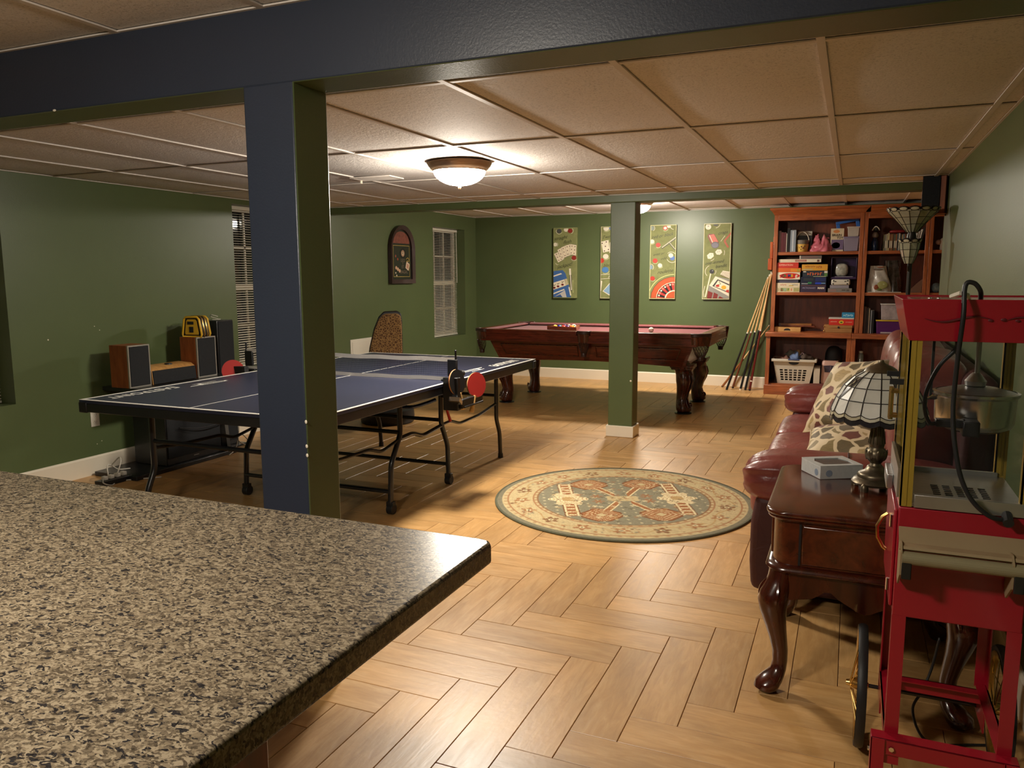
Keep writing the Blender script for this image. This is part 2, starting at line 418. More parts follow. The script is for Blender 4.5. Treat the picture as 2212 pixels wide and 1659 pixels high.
def ceiling(name, lab, x0, x1, y0, y1, z, gx, gy):
    c = tag(obj(name, MB().box(x0, x1, y0, y1, z+0.03, z+0.06), plenum), lab, kind='structure')
    xs = [x0]+sorted(x for x in gx if x0+0.03 < x < x1-0.03)+[x1]; yy = [y0]+sorted(y for y in gy if y0+0.03 < y < y1-0.03)+[y1]
    for i in range(len(xs)-1):
        for j in range(len(yy)-1):
            sx, sy = xs[i+1]-xs[i]-0.014, yy[j+1]-yy[j]-0.014; sag = 0.006*min(1, sx/0.5)*min(1, sy/0.9)
            key = (round(sx, 3), round(sy, 3), random.randint(0, 2))
            if key not in TILE_ME:
                k = 1.0+0.5*(key[2]-1); q = MB(); NU, NV = 5, 7
                q.grid(lambda u, v: ((u-.5)*sx, (.5-v)*sy, 0.007-sag*k*(math.sin(PI*u)*math.sin(PI*v))), NU, NV)
                t = MB().box(-sx/2, sx/2, -sy/2, sy/2, 0.012, 0.02); q.add(t.v, t.f)
                me = bpy.data.meshes.new('ceiling_tile'); me.from_pydata(q.v, [], q.f); me.materials.append(tile_m); me.shade_smooth(); me.set_sharp_from_angle(angle=0.6)
                TILE_ME[key] = me
            o = bpy.data.objects.new('ceiling_tile', TILE_ME[key]); COL.objects.link(o); o.parent = c
            o.location = Vector(((xs[i]+xs[i+1])/2, (yy[j]+yy[j+1])/2, z))-c.location
    for x in xs[1:-1]:
        obj('grid_bar', MB().box(x-0.012, x+0.012, y0, y1, z-0.0015, z+0.004).box(x-0.002, x+0.002, y0, y1, z+0.004, z+0.03), grid_m, c, world=True)
    for i, y in enumerate(yy[1:-1]):
        obj('cross_bar', MB().box(x0, x1, y-0.011, y+0.011, z-0.0005, z+0.0042), grid_m, c, world=True)
    t = 0.012
    for q, (a0, a1, b0, b1) in enumerate([(x0, x0+t, y0, y1), (x1-t, x1, y0, y1), (x0, x1, y0, y0+t), (x0, x1, y1-t, y1)]):
        obj('wall_angle', MB().box(a0, a1, b0, b1, z-0.001, z+0.004), grid_m, c, world=True)
    return c
GX = [0.49-0.6096*k for k in range(-4, 12)]
ceiling('ceiling', 'suspended ceiling of large textured panels over the game area', XL, XR, 2.19, 6.57, ZC, GX, [3.757-1.2192*k for k in range(-2, 2)])
ceiling('ceiling', 'suspended ceiling over the bar counter', XL, XR, YF, 2.02, ZC2, [x+0.26 for x in GX], [0.9-1.2192*k for k in range(0, 4)])
ceiling('ceiling', 'higher suspended ceiling over the pool table', XL, 1.9, 6.72, YB, ZC2, GX, [7.62, 8.84, 10.06])

# ---------------- windows and blinds
glass_night = mat('night_window_glass', (0.006, 0.008, 0.012), 0.05, var=0.0, spec=0.6)
win_white = mat('window_vinyl', '#d9d4c6', 0.4, var=0.02)
blind_m = mat('blind_slat', '#dcd6c6', 0.45, var=0.02)
BX = XL-0.13
for k, (a, b_) in enumerate(WIN):
    wn = bpy.data.objects.new('window_%d' % (k+1), None); COL.objects.link(wn); wn.location = (BX-0.05, (a+b_)/2, WZ0)
    tag(wn, ['double-hung window at the picture edge beside the outlet', 'double-hung window behind the speakers and blue post', 'double-hung window near the pool table corner'][k], kind='structure')
    x0, x1 = BX-0.09, BX-0.03; zm = (WZ0+WZ1)/2
    f = MB().box(x0, x1, a, a+0.05, WZ0, WZ1).box(x0, x1, b_-0.05, b_, WZ0, WZ1).box(x0, x1, a+.05, b_-.05, WZ0, WZ0+0.06).box(x0, x1, a+.05, b_-.05, WZ1-0.05, WZ1).box(x0, x1+.01, a+.05, b_-.05, zm-0.03, zm+0.03)
    obj('window_frame', f, win_white, wn, world=True, bevel=0.003)
    ym = (a+b_)/2
    for (z0, z1) in ((WZ0+0.06, zm-0.03), (zm+0.03, WZ1-0.05)):
        zz = (z0+z1)/2
        g = MB().box(x1-0.012, x1, a+.05, b_-.05, zz-.011, zz+.011)
        for q in (1, 2): g.box(x1-0.012, x1, a+.05+(b_-a-.1)*q/3-.009, a+.05+(b_-a-.1)*q/3+.009, z0, z1)
        obj('muntin', g, win_white, wn, world=True)
        obj('pane', MB().box(x0+0.02, x0+0.026, a+.05, b_-.05, z0, z1), glass_night, wn, world=True)
    bl = thing('window_blind', ['white slatted blind in the window at the picture edge', 'white slatted blind in the window behind the speakers', 'white slatted blind in the window near the pool table'][k], 'blind', (BX, ym, WZ0), group='window blinds')
    obj('headrail', MB().box(BX-.018, BX+.018, a+.01, b_-.01, WZ1-.035, WZ1-.002), blind_m, bl, world=True, bevel=.003)
    obj('bottom_rail', MB().box(BX-.013, BX+.013, a+.012, b_-.012, WZ0+.004, WZ0+.02), blind_m, bl, world=True, bevel=.003)
    s = MB(); z = WZ0+.032
    while z < WZ1-.045:
        s.add([(BX-.0115, a+.012, z+.004), (BX-.0115, b_-.012, z+.004), (BX, b_-.012, z+.0018), (BX, a+.012, z+.0018), (BX+.0115, b_-.012, z-.004), (BX+.0115, a+.012, z-.004)], [(0, 1, 2, 3), (3, 2, 4, 5)]); z += .0215
    so = obj('slats', s, blind_m, bl, world=True, smooth=0); so['kind'] = 'stuff'
    c = MB()
    for y in (a+.12, ym, b_-.12):
        for dx in (-.0135, .0135): c.cyl((BX+dx, y, WZ0+.02), (BX+dx, y, WZ1-.04), .0012, n=5)
    obj('ladder_cords', c, blind_m, bl, world=True)
    obj('tilt_wand', MB().cyl((BX+.024, b_-.05, WZ1-.04), (BX+.03, b_-.05, WZ1-.72), .004, n=6), win_white, bl, world=True)

# ---------------- ceiling lights: bronze pan and glowing glass bowl
bronze = mat('bronze_pan', (0.30, 0.19, 0.11), 0.35, 0.7, var=0.08)
def ceiling_light(lab, x, y, z, key, R=0.19):
    t = thing('ceiling_light', lab, 'ceiling light', (x, y, z), group='flush ceiling lights')
    obj('pan', MB().lathe([(R-.03, 0.004), (R, -.004), (R+.003, -.010), (R-.002, -.018), (R-.006, -.026), (R-.016, -.034), (R-.020, -.042), (R-.030, -.048), (R-.034, -.056), (R-.05, -.050)], n=40), bronze, t, smooth=50)
    g = mat('lamp_glass_'+key, (0.9, 0.85, 0.75), 0.4, var=0, emit=LAMP_COL, es=LAMP_W[key])
    pr = [((R-.036)*math.cos(a), -.050-.088*math.sin(a)) for a in [i*PI/2/9 for i in range(10)]]
    pr[-1] = (0.0001, pr[-1][1])
    obj('glass_bowl', MB().lathe(pr, n=40, caps=False), g, t, smooth=180)
    obj('finial', MB().lathe([(0.0001, -.160), (.007, -.156), (.011, -.148), (.008, -.141), (.014, -.136)], n=14), bronze, t)
    return t
ceiling_light('bronze rimmed flush ceiling light above the ping pong table', -2.17, 4.27, ZC, 'mid')
ceiling_light('flush ceiling light over the pool table, half behind the green post', -2.24, 8.70, ZC2, 'back')
ceiling_light('flush ceiling light over the bar counter', -1.40, 0.35, ZC2, 'bar')
# supply vent in the ceiling
t = thing('ceiling_vent', 'white slotted air vent in the ceiling beside the lamp', 'vent', (-3.02, 4.70, ZC))
obj('vent_frame', MB().box(-.16, .16, -.09, -.075, -.010, -.001).box(-.16, .16, .075, .09, -.010, -.001).box(-.16, -.145, -.075, .075, -.010, -.001).box(.145, .16, -.075, .075, -.010, -.001), grid_m, t, bevel=.002)
for i in range(7):
    y = -.066+i*.022
    obj('louver', MB().prism([(y-.008, -.002), (y-.006, -.001), (y+.009, -.009), (y+.007, -.010)], 'x', -.145, .145), grid_m, t)
obj('damper_lever', MB().box(-.156, -.150, .03, .05, -.03, -.010), white_paint, t)
# outlets
def outlet(lab, T):
    t = thing('wall_outlet', lab, 'outlet', T.translation, T.to_euler().z)
    obj('cover_plate', MB().box(-.035, .035, -.005, .001, 0, .115), win_white, t, bevel=.002)
    for z in (.033, .082):
        s = obj('socket', MB().lathe([(.0001, 0), (.016, 0), (.0165, .003)], n=20, T=TR((0, -.0045, z), 0, PI/2)), win_white, t)
        obj('slot', MB().box(-.0075, -.0055, -.0083, -.007, z-.001, z+.008).box(.0055, .0075, -.0083, -.007, z-.001, z+.008).cyl((0, -.0083, z-.007), (0, -.007, z-.007), .0024, n=8), black_plastic, s)
    return t
outlet('white wall outlet below the ping pong table corner', TR((XL+.0015, 3.925, 0.345), PI/2))
outlet('white wall outlet behind the pool table corner pocket', TR((-4.16, YB-.0015, 0.64), 0))
# ================================================================== bar counter
def granite_material():
    m, nt, b = _new('granite'); L = nt.links
    tc = N(nt, 'ShaderNodeTexCoord')
    mp = N(nt, 'ShaderNodeMapping'); mp.inputs['Scale'].default_value = (1, 1.5, 1.2); L.new(tc.outputs['Object'], mp.inputs['Vector'])
    d = N(nt, 'ShaderNodeTexNoise', i_Scale=55.0, i_Detail=3.0); L.new(mp.outputs[0], d.inputs['Vector'])
    ds = N(nt, 'ShaderNodeVectorMath', operation='SCALE'); ds.inputs['Scale'].default_value = 0.034; L.new(d.outputs['Color'], ds.inputs[0])
    ad = N(nt, 'ShaderNodeVectorMath', operation='ADD'); L.new(mp.outputs[0], ad.inputs[0]); L.new(ds.outputs[0], ad.inputs[1])
    v = N(nt, 'ShaderNodeTexVoronoi', i_Scale=160.0); L.new(ad.outputs[0], v.inputs['Vector'])
    sep = N(nt, 'ShaderNodeSeparateColor'); L.new(v.outputs['Color'], sep.inputs[0])
    r = N(nt, 'ShaderNodeValToRGB'); r.color_ramp.interpolation = 'CONSTANT'; e = r.color_ramp.elements
    e[0].position = 0.0; e[0].color = (0.018, 0.016, 0.016, 1); e[1].position = 0.12; e[1].color = (0.060, 0.046, 0.031, 1)
    for p, c in ((0.30, (0.132, 0.103, 0.068, 1)), (0.56, (0.190, 0.153, 0.104, 1)), (0.84, (0.094, 0.073, 0.049, 1))):
        k = e.new(p); k.color = c
    L.new(sep.outputs[0], r.inputs['Fac'])
    n = N(nt, 'ShaderNodeTexNoise', i_Scale=210.0, i_Detail=2.0); L.new(tc.outputs['Object'], n.inputs['Vector'])
    r2 = N(nt, 'ShaderNodeValToRGB'); r2.color_ramp.elements[0].position = 0.36; r2.color_ramp.elements[0].color = (0.5, 0.5, 0.5, 1); r2.color_ramp.elements[1].position = 0.47; r2.color_ramp.elements[1].color = (1, 1, 1, 1)
    L.new(n.outputs['Fac'], r2.inputs['Fac'])
    mx = N(nt, 'ShaderNodeMix', data_type='RGBA', blend_type='MULTIPLY'); mx.inputs[0].default_value = 1.0
    L.new(r.outputs['Color'], mx.inputs[6]); L.new(r2.outputs['Color'], mx.inputs[7]); L.new(mx.outputs[2], b.inputs['Base Color'])
    b.inputs['Roughness'].default_value = 0.26; b.inputs['Specular IOR Level'].default_value = 0.10
    return m
granite = granite_material()
CW = MB().prism([(-3.4, -0.35), (-0.60, -0.35), (-0.60, 1.292), (-0.61, 1.308), (-0.63, 1.312), (-3.4, 1.312)], 'z', 0.868, 0.910)
tag(obj('countertop', CW, granite, bevel=0.007, seg=3), 'speckled brown granite countertop with rounded edge', 'countertop')
cherry_cab = wood('cabinet_cherry', '#4a1a10', '#6d2c1a', (10, 10, 1), 3.0, 0.35)
t = thing('bar_cabinet', 'dark cherry cabinet base under the granite countertop', 'cabinet', (-1.9, 0.2, 0))
obj('carcass', MB().box(-3.3, -0.648, -0.30, 0.712, 0.09, 0.868), cherry_cab, t, world=True, bevel=.003)
obj('toe_kick', MB().box(-3.3, -0.70, -0.24, 0.66, 0, 0.09), black_plastic, t, world=True)
dr = obj('end_panel', MB().box(-0.650, -0.636, -0.24, 0.712, 0.13, 0.866).box(-0.638, -0.630, -0.16, 0.63, 0.21, 0.75), cherry_cab, t, world=True, bevel=.006)

# ================================================================== ping pong table
TX0, TX1, TY0, TY1, TZ = -3.765, -2.245, 2.90, 5.69, 0.76
tcx, tcy = (TX0+TX1)/2, (TY0+TY1)/2
ttop_m = mat('ping_pong_blue', (0.024, 0.028, 0.056), 0.33, var=0.08, vs=2.0, bump=0.05, bs=220, spec=0.45)
line_m = mat('white_line_paint', (0.80, 0.78, 0.72), 0.4, var=0.02)
t = thing('ping_pong_table', 'dark blue folding ping pong table with white lines and wheeled legs', 'ping pong table', (tcx, tcy, 0))
ym = tcy
for (y0, y1) in ((TY0, ym-0.003), (ym+0.003, TY1)):
    h = obj('tabletop_half', MB().box(TX0, TX1, y0, y1, TZ-0.018, TZ), ttop_m, t, world=True, bevel=.0015)
    obj('apron', MB().box(TX0+.002, TX1-.002, y0+.001, y0+.022, TZ-.066, TZ-.018).box(TX0+.002, TX1-.002, y1-.022, y1-.001, TZ-.066, TZ-.018).box(TX0+.002, TX0+.024, y0+.02, y1-.02, TZ-.066, TZ-.018).box(TX1-.024, TX1-.002, y0+.02, y1-.02, TZ-.066, TZ-.018), black_metal, h, world=True, bevel=.003)
e = 0.0008
for (a, b_, c, d) in ((TX0, TX0+.02, TY0, TY1), (TX1-.02, TX1, TY0, TY1)):
    obj('side_line', MB().box(a, b_, c, d, TZ-.001, TZ+e), line_m, t, world=True)
for (c, d) in ((TY0, TY0+.02), (TY1-.02, TY1)):
    obj('end_line', MB().box(TX0+.02, TX1-.02, c, d, TZ-.001, TZ+e), line_m, t, world=True)
obj('center_line', MB().box(tcx-.0022, tcx+.0022, TY0+.02, TY1-.02, TZ-.001, TZ+e), line_m, t, world=True)
for (sx, sy) in ((TX0, TY0), (TX0, TY1), (TX1, TY0), (TX1, TY1)):
    dx = .055 if sx == TX0 else -.055; dy = .055 if sy == TY0 else -.055
    x0, x1 = sorted((sx-.004*(1 if dx > 0 else -1), sx+dx)); y0, y1 = sorted((sy-.004*(1 if dy > 0 else -1), sy+dy))
    obj('corner_guard', MB().box(x0, x1, y0, y1, TZ-.070, TZ-.012), black_plastic, t, world=True, bevel=.006)
LXs = (-3.55, -2.46)
def legpath(x, kind):
    if kind == 'ne': return [(x, 3.17, .70), (x, 3.17, .34), (x, 3.11, .22), (x, 3.10, .012)]
    if kind == 'nm': return [(x, 4.01, .70), (x, 4.01, .46), (x, 3.90, .30), (x, 3.885, .07)]
    if kind == 'fm': return [(x, 4.525, .70), (x, 4.525, .44), (x, 4.613, .275), (x, 4.62, .07)]
    return [(x, 5.41, .70), (x, 5.41, .32), (x, 5.47, .20), (x, 5.485, .012)]
def smoothpath(P, n=4):
    P = [Vector(p) for p in P]; out = [P[0]]
    for i in range(1, len(P)-1):
        a = P[i]+(P[i-1]-P[i])*min(.5, .035/(P[i-1]-P[i]).length); c = P[i]+(P[i+1]-P[i])*min(.5, .035/(P[i+1]-P[i]).length)
        for k in range(n+1):
            s = k/n; out.append(a*(1-s)**2+P[i]*2*s*(1-s)+c*s*s)
    return out+[P[-1]]
for x in LXs:
    for kd in ('ne', 'nm', 'fm', 'fe'):
        lg = obj('leg', MB().tube(smoothpath(legpath(x, kd)), .0165, 10), black_metal, t, world=True)
        ex, ey, ez = legpath(x, kd)[-1]
        if kd in ('nm', 'fm'):
            obj('caster', MB().cyl((ex-.02, ey+.006, .032), (ex+.02, ey+.006, .032), .032, n=20).box(ex-.024, ex+.024, ey-.014, ey+.02, .05, .078), black_plastic, lg, world=True, bevel=.003)
        else:
            obj('foot_cap', MB().cyl((ex, ey, 0), (ex, ey, .035), .021, .019, n=12), black_plastic, lg, world=True)
for (y, z) in ((3.885, .137), (4.62, .141), (4.0, .476), (5.41, .50), (3.17, .50), (4.53, .46), (3.11, .15)):
    obj('cross_tube', MB().cyl((LXs[0], y, z), (LXs[1], y, z), .0125, n=10), black_metal, t, world=True)
for x in LXs:
    obj('zigzag_brace', MB().tube(smoothpath([(x, 5.41, .44), (x, 5.10, .40), (x, 4.80, .392), (x, 4.66, .432), (x, 4.525, .428)]), .010, 8), black_metal, t, world=True)
    obj('zigzag_brace', MB().tube(smoothpath([(x, 4.525, .425), (x, 4.28, .402), (x, 4.15, .443), (x, 4.01, .437)]), .013, 8), black_metal, t, world=True)
    obj('zigzag_brace', MB().tube(smoothpath([(x, 4.01, .437), (x, 3.80, .398), (x, 3.68, .436), (x, 3.40, .440), (x, 3.17, .46)]), .010, 8), black_metal, t, world=True)
blue_steel = mat('blue_steel_tube', (0.02, 0.035, 0.12), 0.25, 0.3, var=.05, coat=.4)
for z in (.655, .615):
    obj('latch_tube', MB().tube(smoothpath([(-3.1, 4.08, z), (-2.42, 4.10, z), (-2.36, 4.17, z+.02), (-2.33, 4.22, z+.035)]), .011, 8), blue_steel, t, world=True)
red_pl = mat('red_plastic', (0.42, 0.02, 0.018), 0.35, var=.04)
obj('lock_lever', MB().tube([(-2.44, 4.56, .64), (-2.44, 4.575, .52), (-2.44, 4.62, .44)], [.010, .009, .011], 8), red_pl, t, world=True)
obj('lock_lever', MB().prism([(4.02, .50), (3.93, .462), (3.95, .455), (4.03, .465)], 'x', -3.0, -2.96), red_pl, t, world=True)
# printed maker's mark beside each long side
TL = TR((-3.655, 3.225, TZ+.0012), -PI/2); text_mesh('lettering', 'EASTPOINT', .105, line_m, t, TL, ext=.0003, shear=.12, bold=.001, sx=.86, world=True)
TRr = TR((-2.352, 5.335, TZ+.0012), PI/2); text_mesh('lettering', 'EASTPOINT', .105, line_m, t, TRr, ext=.0003, shear=.12, bold=.001, sx=.80, world=True)
def emblem(T):
    q = MB(); P = lambda pts: q.add([T @ Vector((x, y, 0)) for x, y in pts], [tuple(range(len(pts)))])
    # a swept double-bar letter mark
    P([(-.13, .034), (.06, .034), (.055, .024), (-.128, .024)]); P([(-.10, -.034), (-.095, -.026), (.095, -.026), (.10, -.034)])
    P([(-.17, .006), (.05, .006), (.05, -.004), (-.15, -.002)]); P([(.06, .034), (.085, .034), (.065, -.026), (.035, -.026)])
    P([(-.128, .03), (-.11, .03), (-.125, .006), (-.14, .006)]); P([(.075, .03), (.14, .024), (.15, .012), (.09, .010)]); P([(.115, .026), (.15, .03), (.165, .02), (.15, .012)])
    return q
obj('emblem', emblem(TR((-3.60, 3.655, TZ+.0012), -PI/2)), line_m, t, world=True)
obj('emblem', emblem(TR((-2.375, 4.86, TZ+.0012), PI/2)), line_m, t, world=True)

# net and posts
nt_ = thing('table_tennis_net', 'dark net with white tape clamped across the ping pong table', 'net', (tcx, ym, TZ))
def net_material():
    m, nt2, b = _new('net_mesh'); L = nt2.links
    tc = N(nt2, 'ShaderNodeTexCoord'); sp = N(nt2, 'ShaderNodeSeparateXYZ'); L.new(tc.outputs['Object'], sp.inputs[0])
    outs = []
    for k in (0, 2):
        mu = N(nt2, 'ShaderNodeMath', operation='MULTIPLY'); mu.inputs[1].default_value = 80.0; L.new(sp.outputs[k], mu.inputs[0])
        fr = N(nt2, 'ShaderNodeMath', operation='FRACT'); L.new(mu.outputs[0], fr.inputs[0])
        lt = N(nt2, 'ShaderNodeMath', operation='LESS_THAN'); lt.inputs[1].default_value = 0.10; L.new(fr.outputs[0], lt.inputs[0]); outs.append(lt)
    mx = N(nt2, 'ShaderNodeMath', operation='MAXIMUM'); L.new(outs[0].outputs[0], mx.inputs[0]); L.new(outs[1].outputs[0], mx.inputs[1])
    b.inputs['Base Color'].default_value = (0.02, 0.025, 0.06, 1); b.inputs['Roughness'].default_value = .8
    L.new(mx.outputs[0], b.inputs['Alpha'])
    return m
NXa, NXb = TX0-.10, TX1+.02
sagz = lambda x: -.006*math.sin(PI*(x-NXa)/(NXb-NXa))
obj('net_mesh', MB().grid(lambda u, v: (NXa+(NXb-NXa)*u, ym, TZ+.03+(.118)*v+sagz(NXa+(NXb-NXa)*u)), 40, 2), net_material(), nt_, world=True, smooth=0)
tape = mat('net_tape', (0.78, 0.75, 0.69), .8, var=.05, bump=.2, bs=90)
for (z0, z1) in ((.124, .15), (.004, .028)):
    obj('tape', MB().grid(lambda u, v: (NXa+(NXb-NXa)*u, ym-.003+.006*(v > .5), TZ+z0+(z1-z0)*(1-abs(2*v-1)) + sagz(NXa+(NXb-NXa)*u)+.002*math.sin(u*31)), 40, 2), tape, nt_, world=True)
for s, x in ((-1, NXa), (1, NXb)):
    ps = obj('net_post', MB().cyl((x, ym, TZ-.05), (x, ym, TZ+.185), .006, n=10).ball((x, ym, TZ+.188), .008, 10, 6), black_metal, nt_, world=True)
    obj('sleeve', MB().box(x-.055 if s > 0 else x-.01, x+.01 if s > 0 else x+.055, ym-.009, ym+.009, TZ+.03, TZ+.135), black_plastic, ps, world=True, bevel=.004)
    obj('clamp', MB().box(min(x, x-s*.09), max(x, x-s*.09), ym-.03, ym+.03, TZ+.001, TZ+.012).box(min(x, x-s*.02)-.008, max(x, x-s*.02)+.008, ym-.03, ym+.03, TZ-.10, TZ+.012).box(min(x, x-s*.10), max(x, x-s*.10), ym-.02, ym+.02, TZ-.105, TZ-.09), black_plastic, ps, world=True, bevel=.003)
    obj('clamp_knob', MB().lathe([(.012, 0), (.022, .004), (.022, .03), (.010, .04)], n=16, T=TR((x+s*.012, ym+.03, TZ+.045), 0, -PI/2)), black_plastic, ps, world=True)
# side caddies that hold bats and balls (screwed to the table's side)
for s, x in ((1, TX1), (-1, TX0)):
    h = obj('bat_caddy', MB().box(x, x+s*.10, 4.16, 4.20, .60, .80).box(x+s*.02, x+s*.13, 4.20, 4.46, .612, .625).box(x+s*.10, x+s*.125, 4.18, 4.46, .612, .668) if s > 0 else MB().box(x-.10, x, 4.16, 4.20, .60, .80).box(x-.13, x-.02, 4.20, 4.46, .612, .625).box(x-.125, x-.10, 4.18, 4.46, .612, .668), black_plastic, t, world=True, bevel=.004)
    obj('caddy_clip', MB().prism([(4.12, .668), (4.16, .640), (4.165, .660), (4.13, .69)], 'x', min(x+s*.06, x+s*.13), max(x+s*.06, x+s*.13)), chrome, h, world=True)
rub_red = mat('bat_rubber_red', (0.40, 0.026, 0.022), .5, var=.05); rub_blk = mat('bat_rubber_black', (0.012, 0.012, 0.013), .55, var=.05)
bat_wood = wood('bat_handle_wood', '#b98f55', '#d8b47c', (3, 30, 30), 2.0, .5, 0)
def bat(lab, c, nrm, hdir, redfront):
    t = thing('ping_pong_paddle', lab, 'paddle', c, group='ping pong paddles')
    n = Vector(nrm).normalized(); d = Vector(hdir); d = (d-n*d.dot(n)).normalized(); u = d.cross(n)
    T = Matrix((( u.x, d.x, n.x, 0), (u.y, d.y, n.y, 0), (u.z, d.z, n.z, 0), (0, 0, 0, 1)))
    out = []
    for k in range(28):
        a = 2*PI*k/28; out.append((.075*math.cos(a), .079*math.sin(a)))
    flat = lambda lo, hi, g=0: MB().prism([(x*(1+g), min(y, .070)*(1+g)) for x, y in out], 'z', lo, hi, T=T)
    obj('blade', MB().prism([(x, y) for x, y in out], 'z', -.003, .003, T=T), bat_wood, t, smooth=30)
    obj('rubber', flat(.003, .0055), rub_red if redfront else rub_blk, t, smooth=30)
    obj('rubber', flat(-.0055, -.003), rub_blk if redfront else rub_red, t, smooth=30)
    obj('handle', MB().tube([T @ Vector((0, y, 0)) for y in (.068, .085, .13, .170, .174)], [.012, .0125, .0125, .0155, .013], 12), bat_wood, t)
bat('red faced ping pong paddle hanging at the table side above a white ball', (-2.125, 4.375, .733), (.92, -.38, .12), (-.15, -.32, -1), True)
bat('ping pong paddle seen on its black face beside the net post', (-2.165, 4.19, .770), (.97, -.16, .1), (.05, .22, -1), False)
bat('red ping pong paddle peeking over the far side of the table beside the speakers', (-3.865, 4.16, .765), (.55, -.80, .1), (.3, .35, -1), True)
ballm = mat('celluloid_white', (0.78, .74, .68), .35, var=.02)
tag(obj('ping_pong_ball', MB().ball((-2.15, 4.32, .645), .020, 18, 12), ballm, smooth=180), 'white ping pong ball in the caddy under the red paddle', 'ball')
tag(obj('ping_pong_ball', MB().ball((-3.86, 4.36, .645), .020, 18, 12), ballm, smooth=180), 'white ping pong ball in the caddy on the window side', 'ball')

# ================================================================== pool table
px, py = -2.52, 8.42; PZ = .835; HX, HY = 1.26, .71
mahog = wood('pool_mahogany', '#3f170d', '#682918', (2, 14, 14), 2.6, .25, .5)
mahog_v = wood('pool_mahogany_upright', '#2c0f09', '#57210f', (12, 12, 2), 2.6, .25, .5)
felt = mat('burgundy_felt', (0.135, 0.022, 0.026), .9, var=.08, vs=5, bump=.1, bs=300, sheen=.3)
leather_pk = mat('pocket_leather', (0.035, 0.014, 0.010), .4, var=.15, vs=20)
t = thing('pool_table', 'carved mahogany pool table with burgundy felt and leather net pockets', 'pool table', (px, py, 0))
bw = .125
obj('bed', MB().box(-HX+bw, HX-bw, -HY+bw, HY-bw, PZ-.06, PZ-.038), felt, t)
def rail(x0, x1, y0, y1):
    r = obj('rail', MB().box(x0, x1, y0, y1, PZ-.045, PZ), mahog, t, bevel=.006)
    return r
gapc, gaps = .13, .075
segs = []
for s in (-1, 1):
    for (a, b_) in ((-HX+gapc, -gaps), (gaps, HX-gapc)):
        y0, y1 = sorted((s*(HY-.09), s*HY)); r = rail(a, b_, y0, y1)
        yi = s*(HY-.09)
        obj('cushion', MB().prism([(yi, PZ-.002), (yi-s*.045, PZ-.010), (yi-s*.048, PZ-.020), (yi, PZ-.042)], 'x', a+.02, b_-.02), felt, r)
        for k in range(1, 4): obj('sight', MB().cyl((a+(b_-a)*k/4, s*(HY-.03), PZ-.001), (a+(b_-a)*k/4, s*(HY-.03), PZ+.0006), .006, n=10), brass, r)
    x0, x1 = sorted((s*(HX-.09), s*HX)); r = rail(x0, x1, -HY+gapc, HY-gapc); xi = s*(HX-.09)
    obj('cushion', MB().prism([(xi, PZ-.002), (xi-s*.045, PZ-.010), (xi-s*.048, PZ-.020), (xi, PZ-.042)], 'y', -HY+gapc+.02, HY-gapc-.02), felt, r)
    # apron boards
    y0, y1 = sorted((s*(HY-.022), s*(HY-.002)))
    ap = obj('apron', MB().box(-HX+.10, HX-.10, y0, y1, PZ-.118, PZ-.045).box(-HX+.10, HX-.10, min(y0, y1)-.006, max(y0, y1)+.006, PZ-.124, PZ-.106), mahog, t, bevel=.004)
    x0, x1 = sorted((s*(HX-.022), s*(HX-.002)))
    ap = obj('apron', MB().box(x0, x1, -HY+.10, HY-.10, PZ-.118, PZ-.045).box(x0-.006, x1+.006, -HY+.10, HY-.10, PZ-.124, PZ-.106), mahog, t, bevel=.004)
def pocket(x, y, ang, w_):
    """leather-capped drop pocket: iron, apron shield and woven net; ang points outward"""
    T = TR((x, y, 0), ang)
    cap = []
    for k in range(13):
        a = -PI/2+PI*k/12; cap.append((.0+.062*math.cos(a), w_*math.sin(a)))
    q = MB().prism(cap+[(-.03, w_), (-.03, w_*.8)]+[(.0+.030*math.cos(a), w_*.7*math.sin(a)) for a in [PI/2-PI*k/8 for k in range(9)]]+[(-.03, -w_*.8), (-.03, -w_)], 'z', PZ-.03, PZ+.004, T=T)
    pk = obj('pocket', q, leather_pk, t, bevel=.004)
    q = MB().grid(lambda u, v: T @ Vector((.058*math.cos(-PI/2+PI*u)-.01*v, w_*(1-.08*v)*math.sin(-PI/2+PI*u), PZ-.03-.088*v)), 14, 3)
    obj('pocket_shield', q, mahog_v, pk, smooth=60)
    n = MB()
    for k in range(9):
        a = -PI/2*1.05+PI*1.05*k/8
        for s in (-1, 1):
            P = []
            for j in range(6):
                f = j/5; rr = (1-.55*f**1.6); aa = a+s*f*.9
                P.append(T @ Vector((.046*rr*math.cos(aa), w_*.78*rr*math.sin(aa), PZ-.115-.115*f)))
            n.tube(P, .0035, 5)
    n.lathe([(.026, -.03), (.030, 0), (.024, .012)], (0, 0, 0), n=10, T=T @ TR((.0, 0, PZ-.235)))
    no = obj('pocket_net', n, leather_pk, pk)
for sx in (-1, 1):
    for sy in (-1, 1): pocket(sx*(HX-.075), sy*(HY-.075), math.atan2(sy, sx), .115)
for sy in (-1, 1): pocket(0, sy*(HY-.028), sy*PI/2, .075)
